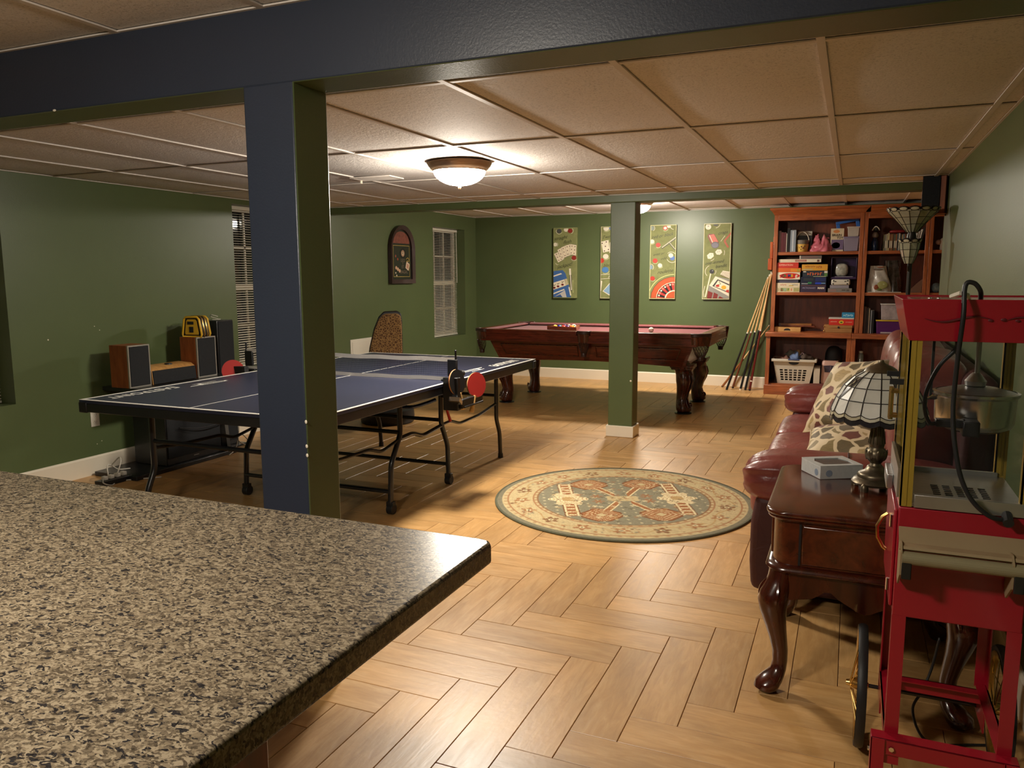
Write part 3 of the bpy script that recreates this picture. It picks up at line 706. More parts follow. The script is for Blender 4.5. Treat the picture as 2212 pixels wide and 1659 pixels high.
# tapered carcass with an arched lower edge
def side_poly(hx, z1, zt, arch, inset):
    P = [(-hx, zt), (-hx+inset, z1-.05)]
    for k in range(13):
        f = k/12; P.append((-hx+inset+.05+(2*(hx-inset-.05))*f, z1+arch*math.sin(PI*f)))
    return P+[(hx-inset, z1-.05), (hx, zt)]
zt, zb = PZ-.12, .485
for s in (-1, 1):
    yT, yB = s*(HY-.10), s*(HY-.19)
    q = MB(); P = side_poly(HX-.16, zb, zt, .028, .10); n = len(P)
    f = lambda p, off: (p[0], (yB+(yT-yB)*(p[1]-zb)/(zt-zb))-s*off, p[1])
    q.add([f(p, 0) for p in P]+[f(p, .03) for p in P], [tuple(range(n)), tuple(range(2*n-1, n-1, -1))]+[(i, n+i, n+(i+1) % n, (i+1) % n) for i in range(n)])
    bd = obj('side_board', q, mahog, t)
    # raised panel mouldings
    for (a, b_) in ((-.98, -.10), (.10, .98)):
        g = MB(); z0, z1 = zb+.075, zt-.045
        for (c, d) in (((a, z1), (b_, z1)), ((b_, z1), (b_-.05*(b_ > .5), z0)), ((b_-.05*(b_ > .5), z0), (a+.05*(a < -.5), z0)), ((a+.05*(a < -.5), z0), (a, z1))):
            g.tube([f(c, -.003), f(d, -.003)], .007, 6)
        obj('panel_moulding', g, mahog_v, bd)
    q = MB(); P = side_poly(HY-.11, zb, zt, .02, .08)
    xT, xB = s*(HX-.15), s*(HX-.25)
    f2 = lambda p, off: ((xB+(xT-xB)*(p[1]-zb)/(zt-zb))-s*off, p[0], p[1])
    q.add([f2(p, 0) for p in P]+[f2(p, .03) for p in P], [tuple(range(n)), tuple(range(2*n-1, n-1, -1))]+[(i, n+i, n+(i+1) % n, (i+1) % n) for i in range(n)])
    obj('end_board', q, mahog, t)
obj('under_frame', MB().box(-HX+.12, HX-.12, -HY+.10, HY-.10, zt-.01, PZ-.06), mahog_v, t)
for sx in (-1, 1):
    for sy in (-1, 1):
        lx, ly = sx*.975, sy*.405
        A = math.atan2(sy, sx)
        prof = [(.50, .095, 0.0), (.455, .105, .004), (.44, .09, .0), (.40, .088, .02), (.34, .090, .030), (.28, .078, .024), (.22, .066, .006), (.16, .062, -.006), (.11, .068, .004), (.07, .080, .022), (.035, .078, .026), (.012, .060, .016)]
        q = MB(); rings = []
        NN = 16
        for (z, r, o_) in prof:
            for j in range(NN):
                a = 2*PI*j/NN; c, s_ = math.cos(a), math.sin(a)
                rr = r*(1-.10*abs(math.sin(2*a)))
                q.v.append((lx+math.cos(A)*o_+rr*c, ly+math.sin(A)*o_+rr*s_, z))
        for i in range(len(prof)-1):
            for j in range(NN): q.f.append((i*NN+j, (i+1)*NN+j, (i+1)*NN+(j+1) % NN, i*NN+(j+1) % NN)); q.m.append(0)
        q.f.append(tuple(range(NN))); q.m.append(0); q.f.append(tuple((len(prof)-1)*NN+j for j in range(NN-1, -1, -1))); q.m.append(0)
        lg = obj('leg', q, mahog_v, t, smooth=60)
        # carved volute and acanthus ridges on the outer face
        g = MB()
        for sd in (-1, 1):
            P = []
            for k in range(22):
                a = k*.42; r = .040*(1-k/26)
                P.append(Vector((lx, ly, .075))+Vector((math.cos(A), math.sin(A), 0))*(.052+.2*0+r*math.cos(a)*.6)+Vector((-math.sin(A), math.cos(A), 0))*sd*.062+Vector((0, 0, r*math.sin(a))))
            g.tube(P, .006, 5)
        for k in (-1, 0, 1):
            P = [Vector((lx, ly, z))+Vector((math.cos(A+.35*k), math.sin(A+.35*k), 0))*(r+o_*(1 if True else 0)+.001) for (z, r, o_) in prof[3:10]]
            g.tube(P, [.004, .009, .008, .006, .005, .006, .004], 6)
        obj('leg_carving', g, mahog_v, lg, smooth=60)
        obj('leg_cap', MB().box(lx-.115, lx+.115, ly-.115, ly+.115, .475, .505).box(lx-.105, lx+.105, ly-.105, ly+.105, .455, .477), mahog_v, lg, bevel=.006)
        obj('leveller', MB().lathe([(.085, 0), (.085, .008), (.06, .014)], (lx+.012*sx, ly+.012*sy, 0), n=24), black_metal, lg)
# balls in the wooden tray, cue ball
trayw = wood('ball_tray_wood', '#6a2f16', '#8f4a22', (3, 14, 14), 3, .35)
bt = thing('ball_tray', 'wooden triangle ball rack lying on the burgundy felt', 'ball rack', (-2.94, 8.42, PZ-.038))
A0 = -.30; tri = [(-.205, -.11), (.205, -.11), (0, .245)]
def triM(s, z0, z1, T=TR((0, 0, 0), A0)):
    q = MB(); c = [Vector((0, .008))]*1
    o_ = [Vector(p) for p in tri]; cen = sum(o_, Vector((0, 0)))/3; i_ = [cen+(p-cen)*s for p in o_]
    V = [T @ Vector((p.x, p.y, z)) for z in (z0, z1) for p in o_+i_]
    F = []
    for k in range(3):
        j = (k+1) % 3
        F += [(k, j, 6+j, 6+k), (3+j, 3+k, 9+k, 9+j), (6+k, 6+j, 9+j, 9+k), (j, k, 3+k, 3+j)]
    return q.add(V, F)
obj('rack_frame', triM(.87, 0, .042), trayw, bt, bevel=.004)
BC = ['#e0a514', '#20308c', '#b3221c', '#4b2560', '#d4661a', '#1d5a32', '#6a1c18', '#141414', '#e0a514', '#20308c', '#b3221c', '#4b2560', '#d4661a', '#1d5a32', '#6a1c18']
NMs = ['yellow', 'blue', 'red', 'purple', 'orange', 'green', 'maroon', 'black']
ivory = mat('ball_ivory', (0.74, .68, .55), .15, var=.02, coat=.5)
kk = 0
for row in range(5):
    for c in range(5-row):
        p = TR((-2.94, 8.42, 0), A0) @ Vector(((c-(4-row)/2)*.0575, -.074+row*.0498, PZ-.038+.0286))
        solid = kk < 8; cm = mat('ball_'+NMs[kk % 8], BC[kk], .15, var=.02, coat=.6)
        q = MB().ball((0, 0, 0), .0286, 18, 12)
        T = Euler((random.uniform(-1, 1), random.uniform(-1, 1), random.uniform(0, 6))).to_matrix().to_4x4()
        mi = []
        for f in q.f:
            z = sum(q.v[i][2] for i in f)/len(f); xx = sum(q.v[i][0] for i in f)/len(f)
            mi.append((1 if (abs(z) > .0265 or xx > .0262) else 0) if solid else (0 if abs(z) < .014 else 1))
        q.m = mi; q.xf(Matrix.Translation(p) @ T)
        row_n = ['front edge', 'second row', 'third row', 'fourth row', 'tip'][row]
        tag(obj('billiard_ball', q, [cm, ivory], smooth=180), ('%s %s billiard ball in the wooden rack' % ('solid' if solid else 'white striped', NMs[kk % 8])), 'ball', 'billiard balls in the rack')
        kk += 1
tag(obj('cue_ball', MB().ball((-1.955, 8.31, PZ-.038+.0286), .0286, 24, 16), ivory, smooth=180), 'ivory cue ball alone on the burgundy felt', 'ball')

# ================================================================== cues
maple = wood('cue_maple', '#c9a064', '#e2c28a', (30, 30, 2), 2, .3, .4)
cue_white = mat('cue_ferrule', (.75, .7, .6), .35, var=.02)
def cue(lab, p0, p1, L, bcol, sp=.5, extra=None):
    a = Vector(p0); d = (Vector(p1)-a).normalized(); P = lambda f: a+d*L*f
    t = thing('pool_cue', lab, 'pool cue', a, group='pool cues leaning by the bookcase')
    R0, R1 = .0145, .0065; rr = lambda f: R0+(R1-R0)*f
    bm_ = mat('cue_butt_'+bcol[0], bcol[1], .25, var=.15, vs=30, coat=.5)
    obj('butt', MB().tube([P(.012), P(sp)], [rr(0), rr(sp)], 10), bm_, t, world=True)
    obj('shaft', MB().tube([P(sp+.012), P(.985)], [rr(sp), R1], 10), maple, t, world=True)
    obj('joint_collar', MB().tube([P(sp), P(sp+.012)], rr(sp)+.0008, 10), cue_white if extra != 'b' else black_plastic, t, world=True)
    obj('bumper', MB().tube([P(0), P(.012)], [rr(0)*.8, rr(0)+.0006], 10), black_plastic if extra != 'w' else cue_white, t, world=True)
    obj('ferrule', MB().tube([P(.985), P(1)], R1, 10), cue_white, t, world=True)
    if extra == 'r': obj('ring', MB().tube([P(.075), P(.085)], rr(.08)+.0008, 10), cue_white, t, world=True)
YC = YB-.03
cue('pool cue with black butt, leftmost of the leaning cues', (-1.365, 9.86, .0), (-.955, YC, 1.39), 1.47, ('black', (.012, .012, .013)))
cue('pool cue with reddish brown butt behind the leftmost black cue', (-1.315, 10.03, .0), (-.935, YC+.005, 1.41), 1.47, ('brown', (.15, .045, .02)), .49)
cue('pool cue with slim black butt, middle of the leaning cues', (-1.205, 9.90, .0), (-.945, YC+.003, 1.40), 1.46, ('black', (.012, .012, .013)), .5, 'w')
cue('pool cue with thick black butt beside the white tipped red cue', (-1.150, 9.92, .0), (-.915, YC, 1.42), 1.47, ('black', (.012, .012, .013)), .5, 'b')
cue('pool cue with dark red butt and white bumper, nearest the bookcase', (-1.095, 9.90, .0), (-.925, YC, 1.43), 1.48, ('red', (.12, .015, .012)), .5, 'r')
cue('short pool cue with orange wood butt slanting lowest across the baseboard', (-1.455, 10.10, .0), (-.912, YC+.005, .80), .955, ('orange', (.28, .10, .03)), .46)
rk = thing('cue_rack', 'orange wooden wall rack half hidden by the bookcase', 'cue rack', (-.925, YB-.03, 1.44))
rackw = wood('rack_orange_wood', '#a84818', '#c9652a', (12, 12, 2), 3, .4)
obj('back_board', MB().box(-.92+.005, -.87+.01, YB-.022, YB-.002, 1.47, 1.86), rackw, rk, world=True, bevel=.003)
obj('side_post', MB().box(-.966, -.918, YB-.05, YB-.002, 1.462, 1.60).box(-.948, -.915, YB-.04, YB-.002, 1.60, 1.80), rackw, rk, world=True, bevel=.004)
# ================================================================== rug (woven colours as a vertex-colour print on a flat pile)
def rug():
    cx, cy, R = -1.265, 4.70, .800
    NR, NA = 150, 420; rot = .42
    cream = np.array(srgb('#bfae86')); sage = np.array(srgb('#7d7d6c')); rust = np.array(srgb('#96603f')); tan = np.array(srgb('#b49566')); brown = np.array(srgb('#6b3a24')); dark = np.array(srgb('#3d3a30')); pale = np.array(srgb('#ddcfa6'))
    r = (np.arange(NR+1)/NR)[:, None]*np.ones((1, NA)); a = (np.arange(NA)/NA*2*PI)[None, :]*np.ones((NR+1, 1))
    X = r*np.cos(a); Y = r*np.sin(a)
    xr = X*math.cos(rot)+Y*math.sin(rot); yr = -X*math.sin(rot)+Y*math.cos(rot)
    col = np.ones((NR+1, NA, 3))*sage
    def put(mask, c, f=1.0):
        m = mask[..., None]*f; col[:] = col*(1-m)+c*m
    rng = np.random.RandomState(5)
    # field motifs
    q = np.abs(np.sin(xr*38)*np.sin(yr*38)); put((q > .93)&(r < .68), pale, .7)
    for s in (-1, 1):
        put((np.abs(xr-s*.43) < .042)&(np.abs(yr) < .44), rust); put((np.abs(np.abs(xr-s*.43)-.042) < .008)&(np.abs(yr) < .44), pale); put((np.abs(np.abs(xr-s*.43)-.055) < .005)&(np.abs(yr) < .44), brown)
        put((np.abs(xr-s*.43) < .03)&(np.abs(np.sin(yr*42)) > .9)&(np.abs(yr) < .44), pale)
        d = np.hypot((xr-s*.43)/1.0, yr/1.15); th = np.arctan2(yr, xr-s*.43); rr = .135+.025*np.cos(6*th)
        put(d < rr, pale); put((d < rr)&(np.abs(np.sin(d*95+2*np.cos(4*th))) < .28), rust); put((d < .05), tan)
        for t_ in (-1, 1):
            dx, dy = xr-s*.22, yr-t_*.42; d = np.maximum(np.abs(dx), np.abs(dy)*1.0); d2 = np.abs(dx)+np.abs(dy)
            put((d2 < .20)&(d < .15), rust); put((d2 < .205)&(d < .155)&~((d2 < .185)&(d < .138)), brown)
            put((np.abs(np.sin(d2*80)) < .3)&(d2 < .16), pale); put((d2 < .045), cream)
            # angled bars to the middle
            e = np.abs(dy*.85+ -t_*s*0*dx); L_ = np.abs((xr*s-.0)*.42*1.0-(yr*t_)*.22*1.0)/math.hypot(.42, .22)
            put((L_ < .022)&(xr*s > .05)&(yr*t_ > .05)&(np.hypot(xr, yr) < .36), rust); put((np.abs(L_-.026) < .006)&(xr*s > .05)&(yr*t_ > .05)&(np.hypot(xr, yr) < .36), pale)
            d = np.hypot(xr-s*.20, yr-t_*.07); put((d < .05)&(np.cos(6*np.arctan2(yr-t_*.07, xr-s*.20))*.5+.6 > d/.05), rust)
    put((np.abs(xr) < .12)&(np.abs(yr) < .07), cream); put((np.abs(np.sin(xr*60)*np.cos(yr*60)) > .8)&(np.abs(xr) < .11)&(np.abs(yr) < .06), tan)
    # borders
    put((r > .665), cream); put(np.abs(r-.672) < .007, brown, .8); put(np.abs(r-.705) < .006, rust, .8); put((np.abs(r-.688) < .012)&(np.sin(a*60) > .3), rust, .6)
    put(np.abs(r-.905) < .006, rust, .8); put((np.abs(r-.925) < .012)&(np.sin(a*70) > .2), rust, .5)
    vine = .805+.045*np.sin(a*9); put((np.abs(r-vine) < .006)&(r > .71)&(r < .90), tan)
    for k in range(18):
        aa = 2*PI*(k+.25)/18; rr = .805+(.0 if k % 2 else -.01); d = np.hypot((a-aa+PI) % (2*PI)-PI, (r-rr)/.8)
        th = np.arctan2((r-rr)/.8, (a-aa+PI) % (2*PI)-PI)
        put((d < .062*(1+.35*np.cos(5*th))), rust if k % 3 else brown, .85); put(d < .026, pale); put((d < .011), dark)
    for k in range(160):
        aa, rr = rng.uniform(0, 2*PI), rng.uniform(.725, .89); d = np.hypot(((a-aa+PI) % (2*PI)-PI)*1.0, (r-rr))
        put(d < rng.uniform(.008, .016), [rust, tan, brown, sage][k % 4], .8)
    for k in range(150):
        rr, aa = .60*math.sqrt(rng.rand()), rng.uniform(0, 2*PI); d = np.hypot(X-rr*math.cos(aa), Y-rr*math.sin(aa)); th = np.arctan2(Y-rr*math.sin(aa), X-rr*math.cos(aa))
        put((d < .017*(1+.5*np.cos((4+k % 3)*th))), [pale, rust, tan, dark][k % 4], .55)
    put(r > .952, sage*.85)
    n = rng.rand(NR+1, NA)*.26+.80; col = (col*.86+tan*.14)*n[..., None]
    zt = .011-.004*np.clip((r-.985)/.015, 0, 1)
    V = np.stack([cx+X*R, cy+Y*R, zt], -1).reshape(-1, 3).tolist()
    F = []
    for i in range(NR):
        for j in range(NA): F.append((i*NA+j, (i+1)*NA+j, (i+1)*NA+(j+1) % NA, i*NA+(j+1) % NA))
    me = bpy.data.meshes.new('round_rug'); me.from_pydata(V, [], F)
    ca = me.color_attributes.new('weave', 'FLOAT_COLOR', 'POINT'); rgba = np.ones((len(V), 4), np.float32); rgba[:, :3] = col.reshape(-1, 3); ca.data.foreach_set('color', rgba.ravel())
    m, nt, b = _new('rug_pile'); L = nt.links; at = N(nt, 'ShaderNodeAttribute', attribute_name='weave'); L.new(at.outputs['Color'], b.inputs['Base Color'])
    b.inputs['Roughness'].default_value = .95; b.inputs['Specular IOR Level'].default_value = .1
    tc = N(nt, 'ShaderNodeTexCoord'); n_ = N(nt, 'ShaderNodeTexNoise', i_Scale=260.0, i_Detail=2.0); L.new(tc.outputs['Object'], n_.inputs['Vector'])
    bp_ = N(nt, 'ShaderNodeBump', i_Strength=.35, i_Distance=.004); L.new(n_.outputs['Fac'], bp_.inputs['Height']); L.new(bp_.outputs[0], b.inputs['Normal'])
    me.materials.append(m); me.shade_smooth()
    root = thing('round_rug', 'round oriental rug with sage field and cream floral border', 'rug', (cx, cy, 0))
    o = bpy.data.objects.new('pile', me); COL.objects.link(o); o.parent = root
    for v in me.vertices: v.co -= Vector((cx, cy, 0))
    obj('bound_edge', MB().lathe([(R-.006, .0015), (R+.004, .0015), (R+.006, .006), (R+.002, .0115), (R-.008, .012)], n=120, caps=False), mat('rug_binding', '#5c5c48', .95, var=.1, vs=60), root)
rug()

# ================================================================== sofa
def leather(name, c1, c2):
    m, nt, b = _new(name); L = nt.links; tc = N(nt, 'ShaderNodeTexCoord')
    n = N(nt, 'ShaderNodeTexNoise', i_Scale=5.0, i_Detail=5.0); L.new(tc.outputs['Object'], n.inputs['Vector'])
    r = N(nt, 'ShaderNodeValToRGB'); r.color_ramp.elements[0].position = .3; r.color_ramp.elements[1].position = .7; r.color_ramp.elements[0].color = (*c1, 1); r.color_ramp.elements[1].color = (*c2, 1)
    L.new(n.outputs['Fac'], r.inputs['Fac']); L.new(r.outputs['Color'], b.inputs['Base Color']); b.inputs['Roughness'].default_value = .34; b.inputs['Coat Weight'].default_value = .15; b.inputs['Coat Roughness'].default_value = .3
    w_ = N(nt, 'ShaderNodeTexNoise', i_Scale=9.0, i_Detail=3.0, i_Distortion=1.5); L.new(tc.outputs['Object'], w_.inputs['Vector'])
    v = N(nt, 'ShaderNodeTexVoronoi', i_Scale=140.0); L.new(tc.outputs['Object'], v.inputs['Vector'])
    b1 = N(nt, 'ShaderNodeBump', i_Strength=.30, i_Distance=.02); L.new(w_.outputs['Fac'], b1.inputs['Height'])
    b2 = N(nt, 'ShaderNodeBump', i_Strength=.12, i_Distance=.001); L.new(v.outputs['Distance'], b2.inputs['Height']); L.new(b1.outputs[0], b2.inputs['Normal']); L.new(b2.outputs[0], b.inputs['Normal'])
    return m
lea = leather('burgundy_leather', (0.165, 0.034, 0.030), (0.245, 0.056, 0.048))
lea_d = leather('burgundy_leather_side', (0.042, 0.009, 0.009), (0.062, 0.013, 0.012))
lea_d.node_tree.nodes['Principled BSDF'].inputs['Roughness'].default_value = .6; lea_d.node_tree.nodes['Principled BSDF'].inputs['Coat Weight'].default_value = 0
SY0, SY1, SXF, SXB = 3.42, 6.04, -.37, .53
t = thing('leather_sofa', 'burgundy leather sofa with pillow arms along the green wall', 'sofa', (.08, (SY0+SY1)/2, 0))
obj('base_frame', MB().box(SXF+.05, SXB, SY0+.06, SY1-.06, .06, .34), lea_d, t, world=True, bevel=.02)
for y in (SY0+.10, SY1-.10):
    for x in (SXF+.12, SXB-.06): obj('foot', MB().cyl((x, y, 0), (x, y, .07), .022, .03, n=14), black_plastic, t, world=True)
def puff(c, h, e=.35, e2=.5, nu=28, nv=14, fn=None):
    q = MB().ball((0, 0, 0), 1, nu, nv, (1, 1, 1), p=e, p2=e2)
    out = []
    for (x, y, z) in q.v:
        if fn: x, y, z = fn(x, y, z)
        out.append((c[0]+x*h[0], c[1]+y*h[1], c[2]+z*h[2]))
    q.v = out; return q
for yc, yo in ((SY0+.155, -1), (SY1-.155, 1)):
    def armfn(x, y, z):
        k = max(0, (-x-.40)/.60); th = math.atan2(z, y)
        amp = .034*k*(math.sin(th*11+2*x)+.6*math.sin(th*19+1))*(1-.5*max(0, k-.8)/.2)
        s = 1+amp; return (x+.02*k*math.sin(th*9), y*s*(1+.06*k), z*s*(1+.06*k)+.05*math.sin(x*7)*(.2))
    ar = obj('arm_pad', puff((.05, yc, .530), (.450, .165, .112), .42, .62, 96, 40, armfn), lea, t, world=True, smooth=180)
    q = MB()
    ys, ye = yc-.125, yc+.125
    q.prism([(SXF+.03, .46), (SXF+.012, .34), (SXF+.012, .16), (SXF+.022, .035), (SXB, .035), (SXB, .46)], 'y', ys, ye)
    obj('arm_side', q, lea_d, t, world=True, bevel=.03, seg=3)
cw = (SY1-SY0-.62)/3
for k in range(3):
    y0 = SY0+.31+cw*k; yc = y0+cw/2
    def seatfn(x, y, z):
        fr = max(0, -x-.35)/.65
        return (x, y, z-.10*fr*fr+ .05*math.sin(4*x+7*y)*max(0, z))
    obj('seat_cushion', puff((-.06, yc, .365), (.345, cw/2+.006, .105), .28, .45, 48, 20, seatfn), lea, t, world=True, smooth=180)
    obj('front_panel', puff((SXF+.03, yc, .185), (.05, cw/2, .125), .25, .4, 24, 14), lea, t, world=True, smooth=180)
    def backfn(x, y, z):
        return (x+.12*z*1.0, y, z+.03*math.sin(5*y))
    obj('back_cushion', puff((.33, yc, .735), (.15, cw/2+.004, .32), .35, .5, 40, 20, backfn), lea, t, world=True, smooth=180)
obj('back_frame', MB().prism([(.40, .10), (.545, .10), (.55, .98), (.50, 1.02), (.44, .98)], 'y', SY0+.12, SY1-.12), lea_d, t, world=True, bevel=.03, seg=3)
# stitched seam over each arm
for yc in (SY0+.155, SY1-.155):
    obj('arm_seam', MB().tube([(.02, yc+.172*math.cos(a), .537+.111*math.sin(a)) for a in [PI*k/16 for k in range(17)]], .0035, 5), lea_d, t, world=True)

# ---------------- patterned pillows
def pillow_material():
    m, nt, b = _new('pillow_print'); L = nt.links; tc = N(nt, 'ShaderNodeTexCoord')
    mp = N(nt, 'ShaderNodeMapping'); mp.inputs['Scale'].default_value = (1, 1.0, 1); L.new(tc.outputs['UV'], mp.inputs['Vector'])
    d = N(nt, 'ShaderNodeTexNoise', i_Scale=3.0, i_Detail=2.0); L.new(mp.outputs[0], d.inputs['Vector'])
    s = N(nt, 'ShaderNodeVectorMath', operation='SCALE'); s.inputs['Scale'].default_value = .24; L.new(d.outputs['Color'], s.inputs[0])
    a = N(nt, 'ShaderNodeVectorMath', operation='ADD'); L.new(mp.outputs[0], a.inputs[0]); L.new(s.outputs[0], a.inputs[1])
    v = N(nt, 'ShaderNodeTexVoronoi', feature='DISTANCE_TO_EDGE', i_Scale=4.6); L.new(a.outputs[0], v.inputs['Vector'])
    v2 = N(nt, 'ShaderNodeTexVoronoi', i_Scale=4.6); L.new(a.outputs[0], v2.inputs['Vector'])
    sp = N(nt, 'ShaderNodeSeparateColor'); L.new(v2.outputs['Color'], sp.inputs[0])
    cr = N(nt, 'ShaderNodeValToRGB'); cr.color_ramp.interpolation = 'CONSTANT'; e = cr.color_ramp.elements
    e[0].position = 0; e[0].color = (*srgb('#5a4a26'), 1); e[1].position = .35; e[1].color = (*srgb('#6b3325'), 1); k = e.new(.62); k.color = (*srgb('#7c6a3c'), 1); k = e.new(.84); k.color = (*srgb('#a58d5e'), 1)
    L.new(sp.outputs[0], cr.inputs['Fac'])
    st = N(nt, 'ShaderNodeTexNoise', i_Scale=14.0, i_Detail=3.0); mp2 = N(nt, 'ShaderNodeMapping'); mp2.inputs['Scale'].default_value = (1, 9, 1); L.new(tc.outputs['UV'], mp2.inputs['Vector']); L.new(mp2.outputs[0], st.inputs['Vector'])
    mr = N(nt, 'ShaderNodeMapRange'); mr.inputs['From Min'].default_value = .3; mr.inputs['From Max'].default_value = .7; mr.inputs['To Min'].default_value = .65; mr.inputs['To Max'].default_value = 1.25; L.new(st.outputs['Fac'], mr.inputs['Value'])
    vm = N(nt, 'ShaderNodeVectorMath', operation='SCALE'); L.new(cr.outputs['Color'], vm.inputs[0]); L.new(mr.outputs[0], vm.inputs['Scale'])
    er = N(nt, 'ShaderNodeValToRGB'); er.color_ramp.elements[0].position = .085; er.color_ramp.elements[0].color = (1, 1, 1, 1); er.color_ramp.elements[1].position = .115; er.color_ramp.elements[1].color = (0, 0, 0, 1)
    L.new(v.outputs['Distance'], er.inputs['Fac'])
    mx = N(nt, 'ShaderNodeMix', data_type='RGBA'); L.new(er.outputs['Color'], mx.inputs[0]); L.new(vm.outputs[0], mx.inputs[6]); mx.inputs[7].default_value = (*srgb('#cbb894'), 1)
    L.new(mx.outputs[2], b.inputs['Base Color']); b.inputs['Roughness'].default_value = .6; b.inputs['Sheen Weight'].default_value = .2
    return m
def facing(c, n, roll=0):
    n = Vector(n).normalized(); v = (Vector((0, 0, 1))-n*n.z).normalized(); u = v.cross(n)
    return Matrix.Translation(c) @ Matrix(((u.x, v.x, n.x, 0), (u.y, v.y, n.y, 0), (u.z, v.z, n.z, 0), (0, 0, 0, 1))) @ Matrix.Rotation(roll, 4, 'Z')
pil_m = pillow_material(); pip_m = mat('pillow_piping', '#bba680', .6, var=.05)
def pillow(lab, T, h=.23, th=.075, seed=0):
    root = thing('throw_pillow', lab, 'pillow', T.translation)
    q = MB(); NU = 22; R_ = random.Random(seed); uv = []
    def pt(u, v, s):
        x, y = 2*u-1, 2*v-1
        k = (max(0, 1-abs(x)**2.6)*max(0, 1-abs(y)**2.6))**.42
        pin = 1-.10*(1-abs(x)**2)*(abs(y)**6)
        px_ = x*h*(1-.09*(1-y*y)*abs(x)**4); py_ = y*h*(1-.09*(1-x*x)*abs(y)**4)
        return T @ Vector((px_, py_, s*th*k*(1+.10*math.sin(5*x+seed)*math.cos(4*y))))-T.translation
    q.grid(lambda u, v: pt(u, v, 1), NU, NU); q.grid(lambda u, v: pt(1-u, v, -1), NU, NU)
    o = obj('cover', q, pil_m, root, smooth=180)
    uvs = [(i/NU+.37*seed, j/NU+.2*seed) for j in range(NU+1) for i in range(NU+1)]; set_uv(o.data, uvs+[(1.7-a, b_+.5) for a, b_ in uvs])
    P = []
    for k in range(80):
        f = k/80*4; s_ = int(f); g = f-s_
        u, v = [(g, 0), (1, g), (1-g, 1), (0, 1-g)][s_]; P.append(pt(u, v, 1))
    obj('piping', MB().tube(P, .0045, 6, closed=True), pip_m, root)
pillow('brown and cream patterned pillow leaning against the sofa back', facing((.03, 4.70, .735), (-.62, -.52, .58), .18), .24, .085, 1)
pillow('brown and cream patterned pillow lying by the near sofa arm', facing((.02, 4.02, .585), (-.22, -.30, .93), .50), .205, .072, 2)

# ================================================================== end table
etw = wood('end_table_cherry', '#3a1509', '#5f2712', (10, 3, 10), 2.2, .22, .6)
etw_v = wood('end_table_leg_wood', '#2d0f07', '#4c1c0d', (8, 8, 2), 2.2, .2, .6)
EX0, EX1, EY0, EY1, EZ = -.225, .40, 2.635, 3.345, .640
t = thing('end_table', 'dark cherry end table with cabriole legs between sofa and cart', 'end table', ((EX0+EX1)/2, (EY0+EY1)/2, 0))
def rrect(x0, x1, y0, y1, r, n=6):
    P = []
    for (cx, cy, a0) in ((x1-r, y1-r, 0), (x0+r, y1-r, PI/2), (x0+r, y0+r, PI), (x1-r, y0+r, 3*PI/2)):
        for k in range(n+1):
            a = a0+PI/2*k/n; P.append((cx+r*math.cos(a), cy+r*math.sin(a)))
    return P
def loft(layers):
    q = MB(); n = len(layers[0][0])
    for P, z in layers: q.v += [(x, y, z) for x, y in P]
    for i in range(len(layers)-1):
        for j in range(n): q.f.append((i*n+j, i*n+(j+1) % n, (i+1)*n+(j+1) % n, (i+1)*n+j)); q.m.append(0)
    q.f.append(tuple(range(n-1, -1, -1))); q.m.append(0); k = (len(layers)-1)*n; q.f.append(tuple(k+j for j in range(n))); q.m.append(0)
    return q
def rr(o, z): return (rrect(EX0-o, EX1+o, EY0-o, EY1+o, .07+o*.3), z)
obj('table_top', loft([rr(-.016, EZ-.036), rr(-.004, EZ-.030), rr(-.001, EZ-.024), rr(-.006, EZ-.020), rr(.002, EZ-.016), rr(.004, EZ-.009), rr(.001, EZ-.002), rr(-.006, EZ), ]), etw, t, world=True, smooth=50)
obj('drawer_case', loft([rr(-.022, .445), rr(-.022, EZ-.034)]), etw, t, world=True, smooth=50)
obj('waist_moulding', loft([rr(-.020, .425), rr(-.006, .430), rr(.000, .438), rr(-.002, .446), rr(-.010, .452), rr(-.020, .456)]), etw_v, t, world=True, smooth=50)
# raised end panel and front drawer
obj('end_panel', MB().box(EX0+.115, EX1-.115, EY0+.015, EY0+.030, .462, EZ-.046), etw, t, world=True, bevel=.004)
obj('groove', MB().box(EX0+.105, EX0+.112, EY0+.018, EY0+.030, .458, EZ-.042).box(EX1-.112, EX1-.105, EY0+.018, EY0+.030, .458, EZ-.042), black_plastic, t, world=True)
dw = obj('drawer', MB().box(EX0+.012, EX0+.028, EY0+.11, EY1-.11, .462, EZ-.046), etw, t, world=True, bevel=.004)
obj('drawer_pull', MB().tube([(EX0+.012, (EY0+EY1)/2+.05*math.cos(a), .55-.02*math.sin(a)) if k in (0, 10) else (EX0-.010, (EY0+EY1)/2+.05*math.cos(a), .55-.02*math.sin(a)) for k, a in enumerate([PI*j/10 for j in range(11)])], .004, 6), brass, dw, world=True)
